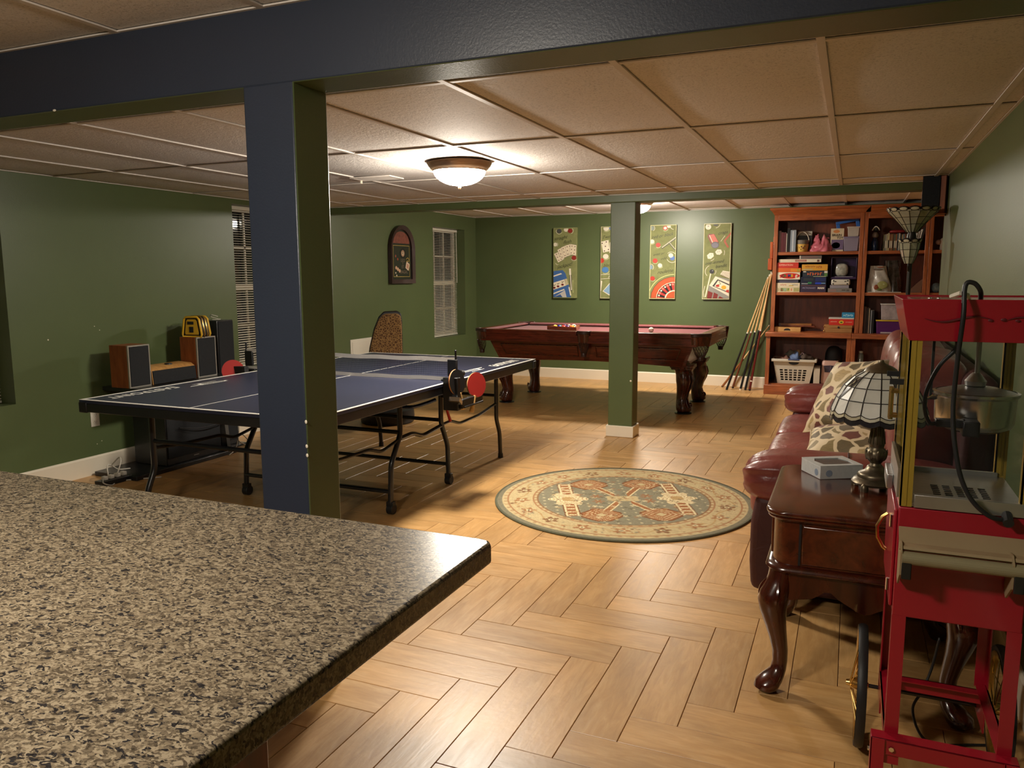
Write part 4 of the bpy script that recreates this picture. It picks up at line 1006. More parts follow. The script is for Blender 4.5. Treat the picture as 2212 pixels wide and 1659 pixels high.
# scalloped aprons
def scallop(L):
    P = [(-L, .428)]
    for k in range(25):
        f = -1+2*k/24; a = abs(f)
        z = .345-.030*math.cos(PI*f*1.0)*(1 if a < .62 else .5)
        if a < .30: z = .350-.030*math.cos(a/.30*PI/2)**2
        elif a < .62: z = .350+.030*math.sin((a-.30)/.32*PI)
        else: z = .350-.05*(a-.62)
        P.append((f*L, z))
    return P+[(L, .428)]
mx_, my_ = (EX0+EX1)/2, (EY0+EY1)/2
for y0 in (EY0+.022, EY1-.042): obj('apron', MB().prism([(mx_+p[0], p[1]) for p in scallop((EX1-EX0)/2-.07)], 'y', y0, y0+.02), etw_v, t, world=True)
for x0 in (EX0+.022, EX1-.042): obj('apron', MB().prism([(my_+p[0], p[1]) for p in scallop((EY1-EY0)/2-.07)], 'x', x0, x0+.02), etw_v, t, world=True)
for sx in (-1, 1):
    for sy in (-1, 1):
        bx_, by_ = (EX0 if sx < 0 else EX1)-sx*.052, (EY0 if sy < 0 else EY1)-sy*.052; D = Vector((sx, sy, 0)).normalized()
        prof = [(.43, .040, -.004), (.405, .041, .0), (.385, .043, .006), (.355, .048, .022), (.325, .049, .030), (.29, .044, .028), (.24, .036, .016), (.19, .030, .002), (.14, .026, -.010), (.10, .0245, -.012), (.072, .026, -.006), (.055, .035, .012), (.036, .043, .032), (.018, .041, .042), (.003, .028, .036)]
        q = MB(); NN = 18
        for (z, r, o_) in prof:
            for j in range(NN):
                a = 2*PI*j/NN; q.v.append((bx_+D.x*o_+r*math.cos(a), by_+D.y*o_+r*math.sin(a), z))
        for i in range(len(prof)-1):
            for j in range(NN): q.f.append((i*NN+j, (i+1)*NN+j, (i+1)*NN+(j+1) % NN, i*NN+(j+1) % NN)); q.m.append(0)
        q.f.append(tuple((len(prof)-1)*NN+j for j in range(NN-1, -1, -1))); q.m.append(0)
        lg = obj('leg', q, etw_v, t, world=True, smooth=70)
        S = Vector((-D.y, D.x, 0))
        for sd in (-1, 1):
            P = []
            for k in range(15):
                f = k/14; z = .395-.095*f; o_ = .03*math.sin(min(1, f*1.2)*PI/2)
                P.append(Vector((bx_, by_, z))+D*(o_+.030-.012*f-.03*max(0, f-.7))+S*sd*(.030+.016*math.sin(f*PI)-.004))
            obj('knee_scroll', MB().tube(P, [.003+.004*math.sin(PI*k/14) for k in range(15)], 6), etw_v, lg, world=True)

# ================================================================== stained glass table lamp
lampbz = mat('antique_bronze', (0.16, 0.13, 0.085), .38, .8, var=.25, vs=25, bump=.1, bs=80)
came = mat('lead_came', (0.030, 0.022, 0.018), .45, .4, var=.1)
gl_white = mat('opal_glass_white', (0.70, 0.70, 0.64), .38, var=.08, vs=14, coat=.0, spec=.35)
gl_cream = mat('opal_glass_cream', (0.50, 0.47, 0.33), .35, var=.15, vs=14, coat=.0)
gl_dark = mat('glass_smoke', (0.030, 0.026, 0.030), .12, var=.15, vs=14, coat=.5)
gl_tan = mat('opal_glass_tan', (0.40, 0.34, 0.22), .18, var=.1, vs=14, coat=.5)
lx, ly, lz = .108, 3.06, EZ
t = thing('table_lamp', 'stained glass table lamp with white dome shade and bronze base', 'table lamp', (lx, ly, lz))
obj('base', MB().lathe([(.0001, .016), (.074, .018), (.078, .026), (.070, .036), (.058, .042), (.060, .052), (.052, .060), (.036, .066), (.030, .078), (.024, .086)], n=32), lampbz, t, smooth=60)
for k in range(4):
    a = PI/4+k*PI/2+.3
    obj('foot', MB().lathe([(.0001, 0), (.013, 0), (.014, .010), (.012, .022), (.006, .028)], (.072*math.cos(a), .072*math.sin(a), 0), n=10), lampbz, t)
obj('stem', MB().lathe([(.022, .084), (.018, .094), (.026, .104), (.035, .116), (.037, .128), (.032, .142), (.024, .150), (.0255, .158), (.027, .165), (.022, .20), (.018, .235), (.016, .262), (.020, .268), (.017, .276), (.013, .30)], n=32), lampbz, t, smooth=60)
for k in range(12):
    a = 2*PI*k/12
    obj('flute', MB().tube([((r)*math.cos(a), (r)*math.sin(a), z) for r, z in ((.027, .166), (.022, .20), (.018, .235), (.016, .258))], .0028, 5), lampbz, t)
for k in range(8):
    a = 2*PI*k/8+.2
    obj('acanthus_leaf', MB().ball((0, 0, 0), 1, 8, 6, (.004, .0095, .020), T=TR((.034*math.cos(a), .034*math.sin(a), .126), a, 0, .12)), lampbz, t)
obj('socket', MB().cyl((0, 0, .29), (0, 0, .35), .016, n=14), lampbz, t)
obj('pull_chain_knob', MB().ball((-.02, -.03, .285), .005, 8, 6), lampbz, t)
SHP = [(.048, .430), (.085, .408), (.118, .374), (.142, .330), (.157, .288)]   # radius, height of the shade courses
NC = 16
def shade(t, SHP, NC, rim_w, special=(), top_cap=True, base_z=0.0, c0=(0, 0), colw=gl_white, inv=1):
    def P(i, a, o=0): r, z = SHP[i]; return Vector((c0[0]+(r+o)*math.cos(a), c0[1]+(r+o)*math.sin(a), base_z+z))
    lead = MB()
    for k in range(NC):
        a0, a1 = 2*PI*k/NC, 2*PI*(k+1)/NC; am = (a0+a1)/2
        for i in range(len(SHP)-1):
            q = MB(); o = .0012
            pts = [P(i, a0), P(i, a1), P(i+1, a1), P(i+1, a0)]
            last = i == len(SHP)-2
            if last:   # scalloped lower course
                r, z = SHP[-1]
                sc_ = [Vector((c0[0]+r*math.cos(a0+(a1-a0)*s), c0[1]+r*math.sin(a0+(a1-a0)*s), base_z+z-inv*rim_w*.35*math.sin(PI*s))) for s in (1, .75, .5, .25, 0)]
                pts = [P(i, a0), P(i, a1)]+sc_
            n = len(pts); cen = sum(pts, Vector())/n
            nrm = Vector((math.cos(am), math.sin(am), .4*inv)).normalized()*.0022
            q.add([p for p in pts]+[p-nrm for p in pts], [tuple(range(n)), tuple(range(2*n-1, n-1, -1))]+[(j, n+j, n+(j+1) % n, (j+1) % n) for j in range(n)])
            mt = colw
            if k in special and i in (1, 2): mt = gl_cream if (i == 1) else gl_white
            obj('glass_panel', q, mt, t, smooth=0)
        lead.tube([P(i, a0, .0006) for i in range(len(SHP))], .0022, 5)
        if k in special:
            for (ia, fa, ib, fb) in ((1, 1, 3, -.05), (1, .45, 2, -.02)):
                A_ = P(ia, a0+(a1-a0)*fa, .0016); B_ = P(ib, a0+(a1-a0)*fb, .0016); wv = (P(ia, a0)-P(ia, a1)).normalized()*(.0075 if ib == 3 else .004)
                mdp = P(2, a0+(a1-a0)*(fa+fb)/2, .0022) if ib == 3 else (A_+B_)/2
                obj('dark_band', MB().add([A_-wv, A_+wv, mdp+wv, mdp-wv, B_+wv, B_-wv], [(0, 1, 2, 3), (3, 2, 4, 5)]), gl_dark, t)
            c = (P(1, am, .002)+P(2, am, .002))/2; e1 = (P(2, am)-P(1, am))*.30; e2 = (P(1, a1)-P(1, a0))*.20
            obj('diamond', MB().ngon([c+e1, c+e2, c-e1, c-e2]), gl_tan, t); lead.tube([c+e1, c+e2, c-e1, c-e2], .0013, 5, closed=True)
    for i in range(1, len(SHP)-1):
        lead.tube([P(i, 2*PI*k/(NC*2), .0006) if k % 2 == 0 else (P(i, 2*PI*(k-1)/(NC*2), .0006)+P(i, 2*PI*(k+1)/(NC*2), .0006))/2 for k in range(NC*2)], .0018, 5, closed=True)
    # cream edging and dark scalloped border
    r, z = SHP[-1]
    for k in range(NC):
        a0, a1 = 2*PI*k/NC, 2*PI*(k+1)/NC
        F = lambda s, d, rr_: Vector((c0[0]+rr_*math.cos(a0+(a1-a0)*s), c0[1]+rr_*math.sin(a0+(a1-a0)*s), base_z+z-inv*(rim_w*.35*math.sin(PI*s)+d)))
        S_ = [0, .25, .5, .75, 1]
        for (d0, d1, mm, nm) in ((.0015, rim_w*.42, gl_cream, 'edge_panel'), (rim_w*.46, rim_w, gl_dark, 'border_panel')):
            q = MB(); A = [F(s, d0, r+.0005) for s in S_]; B = [F(s, d1, r+.003) for s in S_]
            A2 = [F(s, d0, r-.0018) for s in S_]; B2 = [F(s, d1, r+.0008) for s in S_]
            q.add(A+B+A2+B2, [(j, j+1, 5+j+1, 5+j) for j in range(4)]+[(10+j+1, 10+j, 15+j, 15+j+1) for j in range(4)]+[(5+j, 5+j+1, 15+j+1, 15+j) for j in range(4)])
            obj(nm, q, mm, t)
        lead.tube([F(s, 0, r+.0008) for s in S_], .0016, 5); lead.tube([F(s, rim_w*.44, r+.0022) for s in S_], .0016, 5); lead.tube([F(s, rim_w, r+.003) for s in S_], .0016, 5)
        lead.tube([F(0, 0, r+.001), F(0, rim_w, r+.003)], .0016, 5)
    lo = obj('lead_came', lead, came, t); lo['kind'] = 'stuff'
shade(t, SHP, NC, .030, special=(9, 13, 1, 5), base_z=0)
obj('shade_cap', MB().lathe([(.058, .424), (.050, .436), (.038, .444), (.020, .452), (.009, .458), (.007, .466), (.0001, .468)], n=28), lampbz, t, smooth=50)

# ---------------- white gift box with a window lid
carton = mat('pale_grey_carton', (.56, .57, .56), .5, var=.06, vs=60)
dimm = mat('dim_acetate', (.12, .12, .115), .15, var=.1)
bx = TR((-.040, 3.225, EZ), .52)
t = thing('gift_box', 'small white carton with a clear window lid on the end table', 'box', bx.translation, .52)
hw, hd, hh = .085, .075, .052
obj('carton', MB().box(-hw, hw, -hd, hd, 0, hh-.004), carton, t, bevel=.0015)
wp = [(-.060, -.050), (.060, -.050), (.066, .0), (.050, .045), (-.045, .050), (-.066, .010)]
lid = MB(); o_ = [(-hw, -hd), (hw, -hd), (hw, hd), (-hw, hd)]
ring = [(-hw, -hd), (0, -hd), (hw, -hd), (hw, 0), (hw, hd), (-hw, hd), (-hw, 0)]
wi = [(-.060, -.050), (0, -.055), (.060, -.050), (.066, .0), (.050, .045), (-.045, .050), (-.066, .010)]
lid.add([(x, y, hh) for x, y in ring]+[(x, y, hh) for x, y in wi]+[(x, y, hh-.0035) for x, y in wi], [(j, (j+1) % 7, 7+(j+1) % 7, 7+j) for j in range(7)]+[(7+j, 7+(j+1) % 7, 14+(j+1) % 7, 14+j) for j in range(7)])
for (a, b_) in (((-hw, -hd), (hw, -hd)), ((hw, -hd), (hw, hd)), ((hw, hd), (-hw, hd)), ((-hw, hd), (-hw, -hd))): lid.add([(a[0], a[1], hh-.004), (b_[0], b_[1], hh-.004), (b_[0], b_[1], hh), (a[0], a[1], hh)], [(0, 1, 2, 3)])
obj('lid', lid, carton, t)
obj('window_film', MB().ngon([(x, y, hh-.0032) for x, y in wi]), dimm, t)
stk = obj('sticker', MB().cyl((-.02-.03, -hd-.0006, .022), (-.02-.03, -hd+.001, .022), .013, n=20), mat('sticker_blue', (.25, .31, .40), .5, var=.05), t)
stk.location = (0, 0, 0)
stk2 = obj('sticker', MB().cyl((-hw-.0006, -.045, .022), (-hw+.001, -.045, .022), .013, n=20), MATS['sticker_blue'], t)

# ================================================================== popcorn machine on its red cart
red_en = mat('red_enamel', (0.30, 0.006, 0.018), .32, var=.05, vs=4, coat=.25)
gold_al = mat('gold_aluminium', (0.44, 0.30, 0.045), .38, .45, var=.08)
alu = mat('brushed_aluminium', (0.50, 0.50, 0.50), .32, .9, var=.08, stretch=(1, 20, 1))
steel = mat('polished_steel', (0.70, 0.68, 0.65), .24, 1.0, var=.05)
clear = mat('clear_acrylic', (0.05, 0.05, 0.05), .05, var=0, alpha=.07, spec=.5)
gunm = mat('dark_bracket', (0.03, .03, .028), .4, .5, var=.15)
tan_ply = mat('tan_tray_paint', (0.30, 0.22, 0.125), .45, var=.06)
OX0, OX1, OY0, OY1 = .126, .392, 2.0, 2.37
cart = thing('popcorn_cart', 'red popcorn cart with gold spoked wheels beside the wall', 'cart', ((OX0+OX1)/2, (OY0+OY1)/2, 0))
obj('cabinet_box', MB().box(OX0, OX1, OY0, OY1, .600, .868), red_en, cart, world=True, bevel=.003)
obj('cabinet_door', MB().box(OX0-.008, OX0, OY0+.02, OY1-.02, .615, .855), red_en, cart, world=True, bevel=.003)
hd_ = obj('door_handle', MB().tube([(OX0-.010, 2.24, .782), (OX0-.022, 2.24, .772), (OX0-.034, 2.24, .745), (OX0-.032, 2.24, .715), (OX0-.018, 2.24, .690), (OX0-.010, 2.24, .684)], .0045, 7), brass, cart, world=True)
for z in (.80, .64): obj('hinge', MB().cyl((OX0-.010, 2.06, z), (OX0-.010, 2.06, z+.03), .005, n=8), chrome, cart, world=True)
for (x, y) in ((OX0, OY0), (OX1, OY0), (OX0, OY1), (OX1, OY1)):
    sx = 1 if x == OX0 else -1; sy = 1 if y == OY0 else -1; zb_ = .285
    w_ = .030
    obj('leg', MB().prism([(x, y), (x+sx*w_, y), (x+sx*w_, y+sy*.003), (x+sx*.003, y+sy*.003), (x+sx*.003, y+sy*w_), (x, y+sy*w_)] if sx*sy > 0 else [(x, y+sy*w_), (x+sx*.003, y+sy*w_), (x+sx*.003, y+sy*.003), (x+sx*w_, y+sy*.003), (x+sx*w_, y), (x, y)], 'z', zb_, .602), red_en, cart, world=True)
obj('far_rail', MB().box(OX0, OX1, OY1-.004, OY1, .235, .275).box(OX0, OX1, OY1-.03, OY1, .272, .275), red_en, cart, world=True)
for x in (OX0, OX1):
    s = 1 if x == OX0 else -1
    obj('side_rail', MB().box(min(x, x+s*.004), max(x, x+s*.004), OY0, OY1, .262, .292).box(min(x, x+s*.028), max(x, x+s*.028), OY0, OY1, .289, .292), red_en, cart, world=True)
obj('near_rail', MB().box(OX0-.030, OX1+.012, OY0-.034, OY0-.030, .262, .300).box(OX0-.030, OX1+.012, OY0-.034, OY0+.006, .297, .300), red_en, cart, world=True, bevel=.001)
for x in (OX0-.030, OX1-.018):
    lg = obj('leg', MB().box(x, x+.030, OY0-.0385, OY0-.0345, .0, .2995).box(x-.001, x+.002, OY0-.0385, OY0-.006, .0, .2995), red_en, cart, world=True)
    obj('bracket_tab', MB().box(x+.028, x+.062, OY0-.030, OY0-.004, .238, .262), red_en, cart, world=True)
    obj('bolt', MB().cyl((x+.045, OY0-.040, .280), (x+.045, OY0-.034, .280), .0062, n=6), chrome, cart, world=True)
    obj('bolt', MB().cyl((x-.006, OY0-.020, .262), (x, OY0-.020, .262), .006, n=6), chrome, cart, world=True)
tyre = mat('black_rubber_tyre', (.014, .014, .015), .5, var=.1)
def wheel(x, s):
    yw, zw, R = 2.455, .185, .178
    w_ = obj('wheel', MB().lathe([(R-.020, -.011), (R-.004, -.013), (R, -.006), (R, .006), (R-.004, .013), (R-.020, .011), (R-.024, 0), (R-.020, -.011)], n=48, T=TR((x, yw, zw), 0, 0, PI/2), caps=False), tyre, cart, world=True, smooth=50)
    obj('wheel_rim', MB().lathe([(R-.018, -.013), (R-.030, -.009), (R-.030, .009), (R-.018, .013)], n=48, T=TR((x, yw, zw), 0, 0, PI/2), caps=False), brass, w_, world=True, smooth=50)
    for k in range(20):
        a = 2*PI*k/20; of = .028 if k % 2 else -.014
        obj('spoke', MB().tube([(x-s*of, yw+.012*math.cos(a+.9), zw+.012*math.sin(a+.9)), (x, yw+(R-.026)*math.cos(a), zw+(R-.026)*math.sin(a))], 0.0019, 5), brass, w_, world=True)
    obj('hub', MB().tube([(x-s*.040, yw, zw), (x-s*.030, yw, zw), (x-s*.028, yw, zw), (x+s*.014, yw, zw), (x+s*.016, yw, zw), (x+s*.022, yw, zw)], [.008, .010, .016, .016, .010, .008], 14), brass, w_, world=True)
wheel(.082, 1); wheel(.442, -1)
obj('axle', MB().cyl((.05, 2.455, .185), (.475, 2.455, .185), .006, n=10), black_metal, cart, world=True)
for x in (OX0+.004, OX1-.008): obj('axle_plate', MB().box(x, x+.004, OY1-.04, 2.47, .17, .29), red_en, cart, world=True)
# push shelf on the near side
obj('push_shelf', MB().prism([(1.998, .822), (1.998, .818), (1.952, .790), (1.935, .785), (1.930, .789), (1.936, .794), (1.955, .797)], 'x', OX0+.002, OX1+.05), tan_ply, cart, world=True)
obj('push_bar', MB().cyl((OX0+.008, 1.928, .770), (OX1+.05, 1.928, .770), .015, n=20), mat('tan_push_bar', (0.235, 0.20, 0.115), .4, var=.05), cart, world=True)
for x in (OX0+.004, OX0+.222):
    br = obj('shelf_bracket', MB().prism([(1.998, .80), (1.998, .700), (1.975, .690), (1.922, .730), (1.918, .785), (1.94, .80)], 'x', x, x+.004), tan_ply, cart, world=True)
    obj('bracket_face', MB().box(x+.004, x+.024, 1.916, 1.920, .722, .768), gunm, br, world=True, bevel=.002)

pm = thing('popcorn_machine', 'glass sided popcorn machine with red canopy and steel kettle', 'popcorn machine', ((OX0+OX1)/2, (OY0+OY1)/2, .868))
obj('base_tray', MB().box(OX0+.004, OX1-.004, OY0+.004, OY1-.004, .869, .880), alu, pm, world=True, bevel=.002)
obj('tray_lip', MB().box(OX0+.030, OX1-.004, OY0-.004, OY0+.004, .870, .900).box(OX0+.030, OX1-.004, OY0-.004, OY0+.014, .897, .901), alu, pm, world=True, bevel=.0015)
sl = MB()
for i in range(5):
    for j in range(6): sl.box(.205+i*.026, .221+i*.026, 2.10+j*.018, 2.106+j*.018, .8802, .8812)
so = obj('crumb_slots', sl, black_plastic, pm, world=True); so['kind'] = 'stuff'
obj('deck_ridge', MB().box(OX0+.03, OX1-.02, OY1-.03, OY1-.02, .880, .892), alu, pm, world=True)
for (x, y) in ((OX0, OY0), (OX1-.026, OY0), (OX0, OY1-.022), (OX1-.026, OY1-.022)):
    obj('corner_post', MB().box(x, x+.026, y, y+.004, .870, 1.262).box(x, x+.004, y, y+.022, .870, 1.262).box(x+.011, x+.0145, y-.0015, y+.001, .872, 1.262), gold_al, pm, world=True)
obj('side_pane', MB().box(OX0+.026, OX1-.026, OY0+.006, OY0+.009, .900, 1.262), clear, pm, world=True)
obj('side_pane', MB().box(OX0+.026, OX1-.026, OY1-.009, OY1-.006, .890, 1.262), clear, pm, world=True)
obj('back_pane', MB().box(OX1-.009, OX1-.006, OY0+.022, OY1-.022, .885, 1.262), clear, pm, world=True)
for (y0, y1) in ((OY0+.024, 2.182), (2.188, OY1-.024)):
    d_ = obj('front_door', MB().box(OX0-.006, OX0-.003, y0, y1, .955, 1.255), clear, pm, world=True)
    yh = 2.176 if y0 < 2.1 else 2.2
    obj('door_pull', MB().box(OX0-.024, OX0-.006, yh-.006, yh+.006, 1.05, 1.058).box(OX0-.024, OX0-.006, yh-.006, yh+.006, 1.112, 1.12).cyl((OX0-.022, yh, 1.045), (OX0-.022, yh, 1.125), .0055, n=10), brass, d_, world=True)
    obj('door_latch', MB().box(OX0-.034, OX0-.004, y0+.02, y0+.028, 1.150, 1.163), black_plastic, d_, world=True)
obj('front_sill', MB().box(OX0-.006, OX0+.002, OY0+.02, OY1-.02, .885, .955), alu, pm, world=True)
obj('scrap_drawer', MB().box(OX0-.022, OX0-.006, 2.17, 2.30, .866, .905), alu, pm, world=True, bevel=.003)
# flared canopy
def ring_(o, z): return [(OX0-.002-o, OY0-.002-o, z), (OX1+.002+o, OY0-.002-o, z), (OX1+.002+o, OY1+.002+o, z), (OX0-.002-o, OY1+.002+o, z)]
q = MB(); A = ring_(0, 1.258); B = ring_(.020, 1.352); C = ring_(.016, 1.352); D2 = ring_(-.004, 1.258)
q.add(A+B+C+D2, [(j, (j+1) % 4, 4+(j+1) % 4, 4+j) for j in range(4)]+[(4+j, 4+(j+1) % 4, 8+(j+1) % 4, 8+j) for j in range(4)]+[(8+j, 8+(j+1) % 4, 12+(j+1) % 4, 12+j) for j in range(4)]+[(12+j, 12+(j+1) % 4, (j+1) % 4, j) for j in range(4)])
obj('canopy', q, red_en, pm, world=True, bevel=.001, smooth=20)
obj('canopy_deck', MB().box(OX0+.004, OX1-.004, OY0+.004, OY1-.004, 1.262, 1.275).box(OX0+.02, OX1-.02, OY0+.03, OY1-.03, 1.275, 1.325), alu, pm, world=True)
obj('lid_sheet', MB().box(OX0+.01, OX1+.004, OY0+.012, OY1, 1.342, 1.348), mat('smoked_lid', (.35, .17, .14), .25, var=.1, coat=.4), pm, world=True)
for x in (.16, .178): obj('rivet', MB().ball((x, OY0-.002, 1.353), .004, 8, 5), chrome, pm, world=True)
# printed scroll ornament on the near canopy face
gp_ = mat('scroll_print', (.10, .008, .012), .5, var=.05)
def cf(u, v):  # canopy near face: u along x, v up
    z = 1.262+.090*v; o = .020*v+.0026
    return (OX0-.012+(OX1-OX0+.024)*u, OY0-.002-o, z)
for (ua, ub, sg) in ((.13, .58, 1), (.68, 1.02, -1)):
    P = [cf(ua+(ub-ua)*k/20, .52+.07*math.sin(PI*2*(k/20)+PI)*(1 if sg > 0 else -1)) for k in range(21)]
    obj('scroll_ornament', MB().tube(P, [.0006+.0020*math.sin(PI*k/20) for k in range(21)], 4), gp_, pm, world=True)
for u, v, r in ((.655, .52, .006), (.745, .50, .005), (.57, .50, .005)):
    c = cf(u, v); obj('scroll_ornament', MB().ball(c, r, 10, 5, (1, .2, .6)), gp_, pm, world=True)
# kettle
kc = (.288, 2.185)
kt = obj('kettle', MB().lathe([(.072, 1.036), (.080, 1.040), (.086, 1.052), (.088, 1.112), (.094, 1.118), (.094, 1.124), (.086, 1.126)], (kc[0], kc[1], 0), n=44, caps=False), steel, pm, world=True, smooth=40)
obj('kettle_lid', MB().lathe([(.088, 1.124), (.05, 1.134), (.02, 1.138), (.0001, 1.139)], (kc[0], kc[1], 0), n=40), alu, kt, world=True, smooth=40)
obj('kettle_bottom', MB().lathe([(.0001, 1.028), (.06, 1.030), (.074, 1.038)], (kc[0], kc[1], 0), n=40), black_metal, kt, world=True)
obj('stirrer_rod', MB().cyl((kc[0], kc[1], 1.139), (kc[0], kc[1], 1.262), .006, n=10).lathe([(.022, 1.139), (.024, 1.150), (.014, 1.164), (.008, 1.17)], (kc[0]-.002, kc[1], 0), n=16), alu, kt, world=True)
obj('kettle_hanger', MB().box(kc[0]-.10, kc[0]-.094, kc[1]-.006, kc[1]+.006, 1.10, 1.262).box(kc[0]-.10, kc[0]-.08, kc[1]-.006, kc[1]+.006, 1.10, 1.106), gunm, kt, world=True)
obj('kettle_handle', MB().tube([(kc[0]-.088, kc[1]-.03, 1.115), (kc[0]-.108, kc[1]-.04, 1.105), (kc[0]-.110, kc[1]-.04, 1.075), (kc[0]-.100, kc[1]-.03, 1.055)], .0035, 7), chrome, kt, world=True)
obj('kettle_plug', MB().box(.195, .26, 2.06, 2.09, 1.052, 1.070).box(.25, .285, 2.05, 2.10, 1.035, 1.07), black_plastic, kt, world=True, bevel=.003)
def spl(P, n=6):
    P = [Vector(p) for p in P]; out = []
    for i in range(len(P)-1):
        p0, p1, p2, p3 = P[max(i-1, 0)], P[i], P[i+1], P[min(i+2, len(P)-1)]
        for k in range(n):
            s = k/n; out.append(.5*((2*p1)+(p2-p0)*s+(2*p0-5*p1+4*p2-p3)*s*s+(3*p1-p0-3*p2+p3)*s**3))
    return out+[P[-1]]
obj('power_cord', MB().tube(spl([(.262, 2.02, 1.352), (.254, 1.975, 1.372), (.240, 1.968, 1.388), (.224, 1.965, 1.382), (.2235, 1.955, 1.319), (.221, 1.97, 1.238), (.220, 1.985, 1.145), (.221, 1.985, 1.093), (.228, 1.98, 1.03), (.244, 1.975, .957), (.270, 1.97, .905), (.308, 1.975, .872), (.342, 1.985, .866)]), .0052, 8), black_plastic, pm, world=True, smooth=180)
obj('cord_strain_relief', MB().cyl((.342, 1.97, .862), (.342, 2.0, .874), .011, n=12), black_plastic, pm, world=True)
obj('kettle_cord', MB().tube(spl([(.224, 2.04, 1.26), (.223, 2.05, 1.236), (.194, 2.05, 1.198), (.172, 2.05, 1.142), (.169, 2.05, 1.098), (.182, 2.06, 1.061), (.200, 2.07, 1.061)]), .0048, 8), black_plastic, pm, world=True, smooth=180)
obj('cord_hook', MB().tube([(.20, 1.985, 1.358), (.215, 1.965, 1.366), (.23, 1.97, 1.362), (.235, 1.99, 1.352)], .005, 6), cue_white, pm, world=True)
# thin lead trailing to the floor behind the cart
tag(obj('power_cable', MB().tube(spl([(.30, 2.62, .30), (.285, 2.62, .20), (.262, 2.60, .13), (.235, 2.56, .085), (.255, 2.52, .03), (.30, 2.52, .006), (.40, 2.56, .005), (.50, 2.60, .005)]), .004, 6), black_plastic, smooth=180), 'thin black cord drooping to the floor under the end table', 'cord')
# ================================================================== bookcases
oak = wood('red_oak', '#844320', '#b06336', (14, 14, 2), 2.4, .38, .3)
oak_h = wood('red_oak_rail', '#844320', '#b06336', (2, 14, 14), 2.4, .38, .3)
oak_d = wood('red_oak_back', '#5c2a19', '#7d3d22', (10, 10, 1.6), 2.2, .45, .15)
UF, LF, BK = 9.85, 9.70, YB-.016
SH1, SH2, LED = 1.200, 1.667, .735
def bookcase(lab, x0, x1, st, lx0, lx1, fl=1, fr=1):
    t = thing('bookcase', lab, 'bookcase', ((x0+x1)/2, (UF+BK)/2, 0), group='red oak wall bookcases')
    W = dict(world=True)
    for x in (x0, x1-.02): obj('side_panel', MB().box(x, x+.02, UF+.02, BK, LED, 2.10), oak, t, bevel=.002, **W)
    for x in (lx0, lx1-.02): obj('lower_side', MB().box(x, x+.02, LF+.02, BK, .0, LED-.05), oak, t, bevel=.002, **W)
    obj('back_panel', MB().box(x0+.02, x1-.02, BK-.008, BK, LED, 2.06), oak_d, t, **W)
    obj('lower_back', MB().box(lx0+.02, lx1-.02, BK-.008, BK, .11, LED-.05), oak_d, t, **W)
    for x in (x0, x1-st): obj('stile', MB().box(x, x+st, UF, UF+.02, LED, 2.10), oak, t, bevel=.003, **W)
    for x in (lx0, lx1-.045): obj('lower_stile', MB().box(x, x+.045, LF, LF+.02, .11, LED-.05), oak, t, bevel=.003, **W)
    obj('top_rail', MB().box(x0+st, x1-st, UF, UF+.02, 2.028, 2.10), oak_h, t, bevel=.003, **W)
    obj('top_board', MB().box(x0+.02, x1-.02, UF+.02, BK, 2.03, 2.05), oak_h, t, **W)
    for z in (SH1, SH2): obj('shelf', MB().box(x0+.021, x1-.021, UF+.012, BK-.008, z-.036, z), oak_h, t, bevel=.003, **W)
    obj('ledge', MB().box(lx0-.012*fl, lx1, LF-.018, BK, LED-.052, LED), oak_h, t, bevel=.006, **W)
    obj('lower_floor', MB().box(lx0+.02, lx1-.02, LF+.02, BK, .105, .128), oak_h, t, **W)
    obj('plinth', MB().box(lx0-.008*fl, lx1, LF-.008, LF+.012, 0, .112), oak_h, t, bevel=.004, **W)
    P = [(UF+.004, 2.092), (UF-.006, 2.098), (UF-.012, 2.110), (UF-.030, 2.135), (UF-.050, 2.150), (UF-.052, 2.172), (BK, 2.172), (BK, 2.092)]
    def cr(y, z, e): return y
    q = MB(); n = len(P)
    L_ = [(x0-max(0, UF-y) if fl else x0+.0535, y, z) for y, z in P]; R_ = [(x1+max(0, UF-y) if fr else x1, y, z) for y, z in P]
    q.add(L_+R_, [tuple(range(n-1, -1, -1)), tuple(range(n, 2*n))]+[(i, (i+1) % n, n+(i+1) % n, n+i) for i in range(n)])
    obj('crown_moulding', q, oak_h, t, **W)
    return t
bookcase('red oak bookcase holding board games and a laundry basket', -.880, .088, .045, -.905, .016)
bookcase('red oak bookcase behind the torchiere lamp with discs and storage bins', .092, .745, .037, .018, .745, 0, 1)
bookcase('narrow red oak bookcase partly hidden by the wall end', .748, 1.32, .037, .748, 1.32, 0, 0)

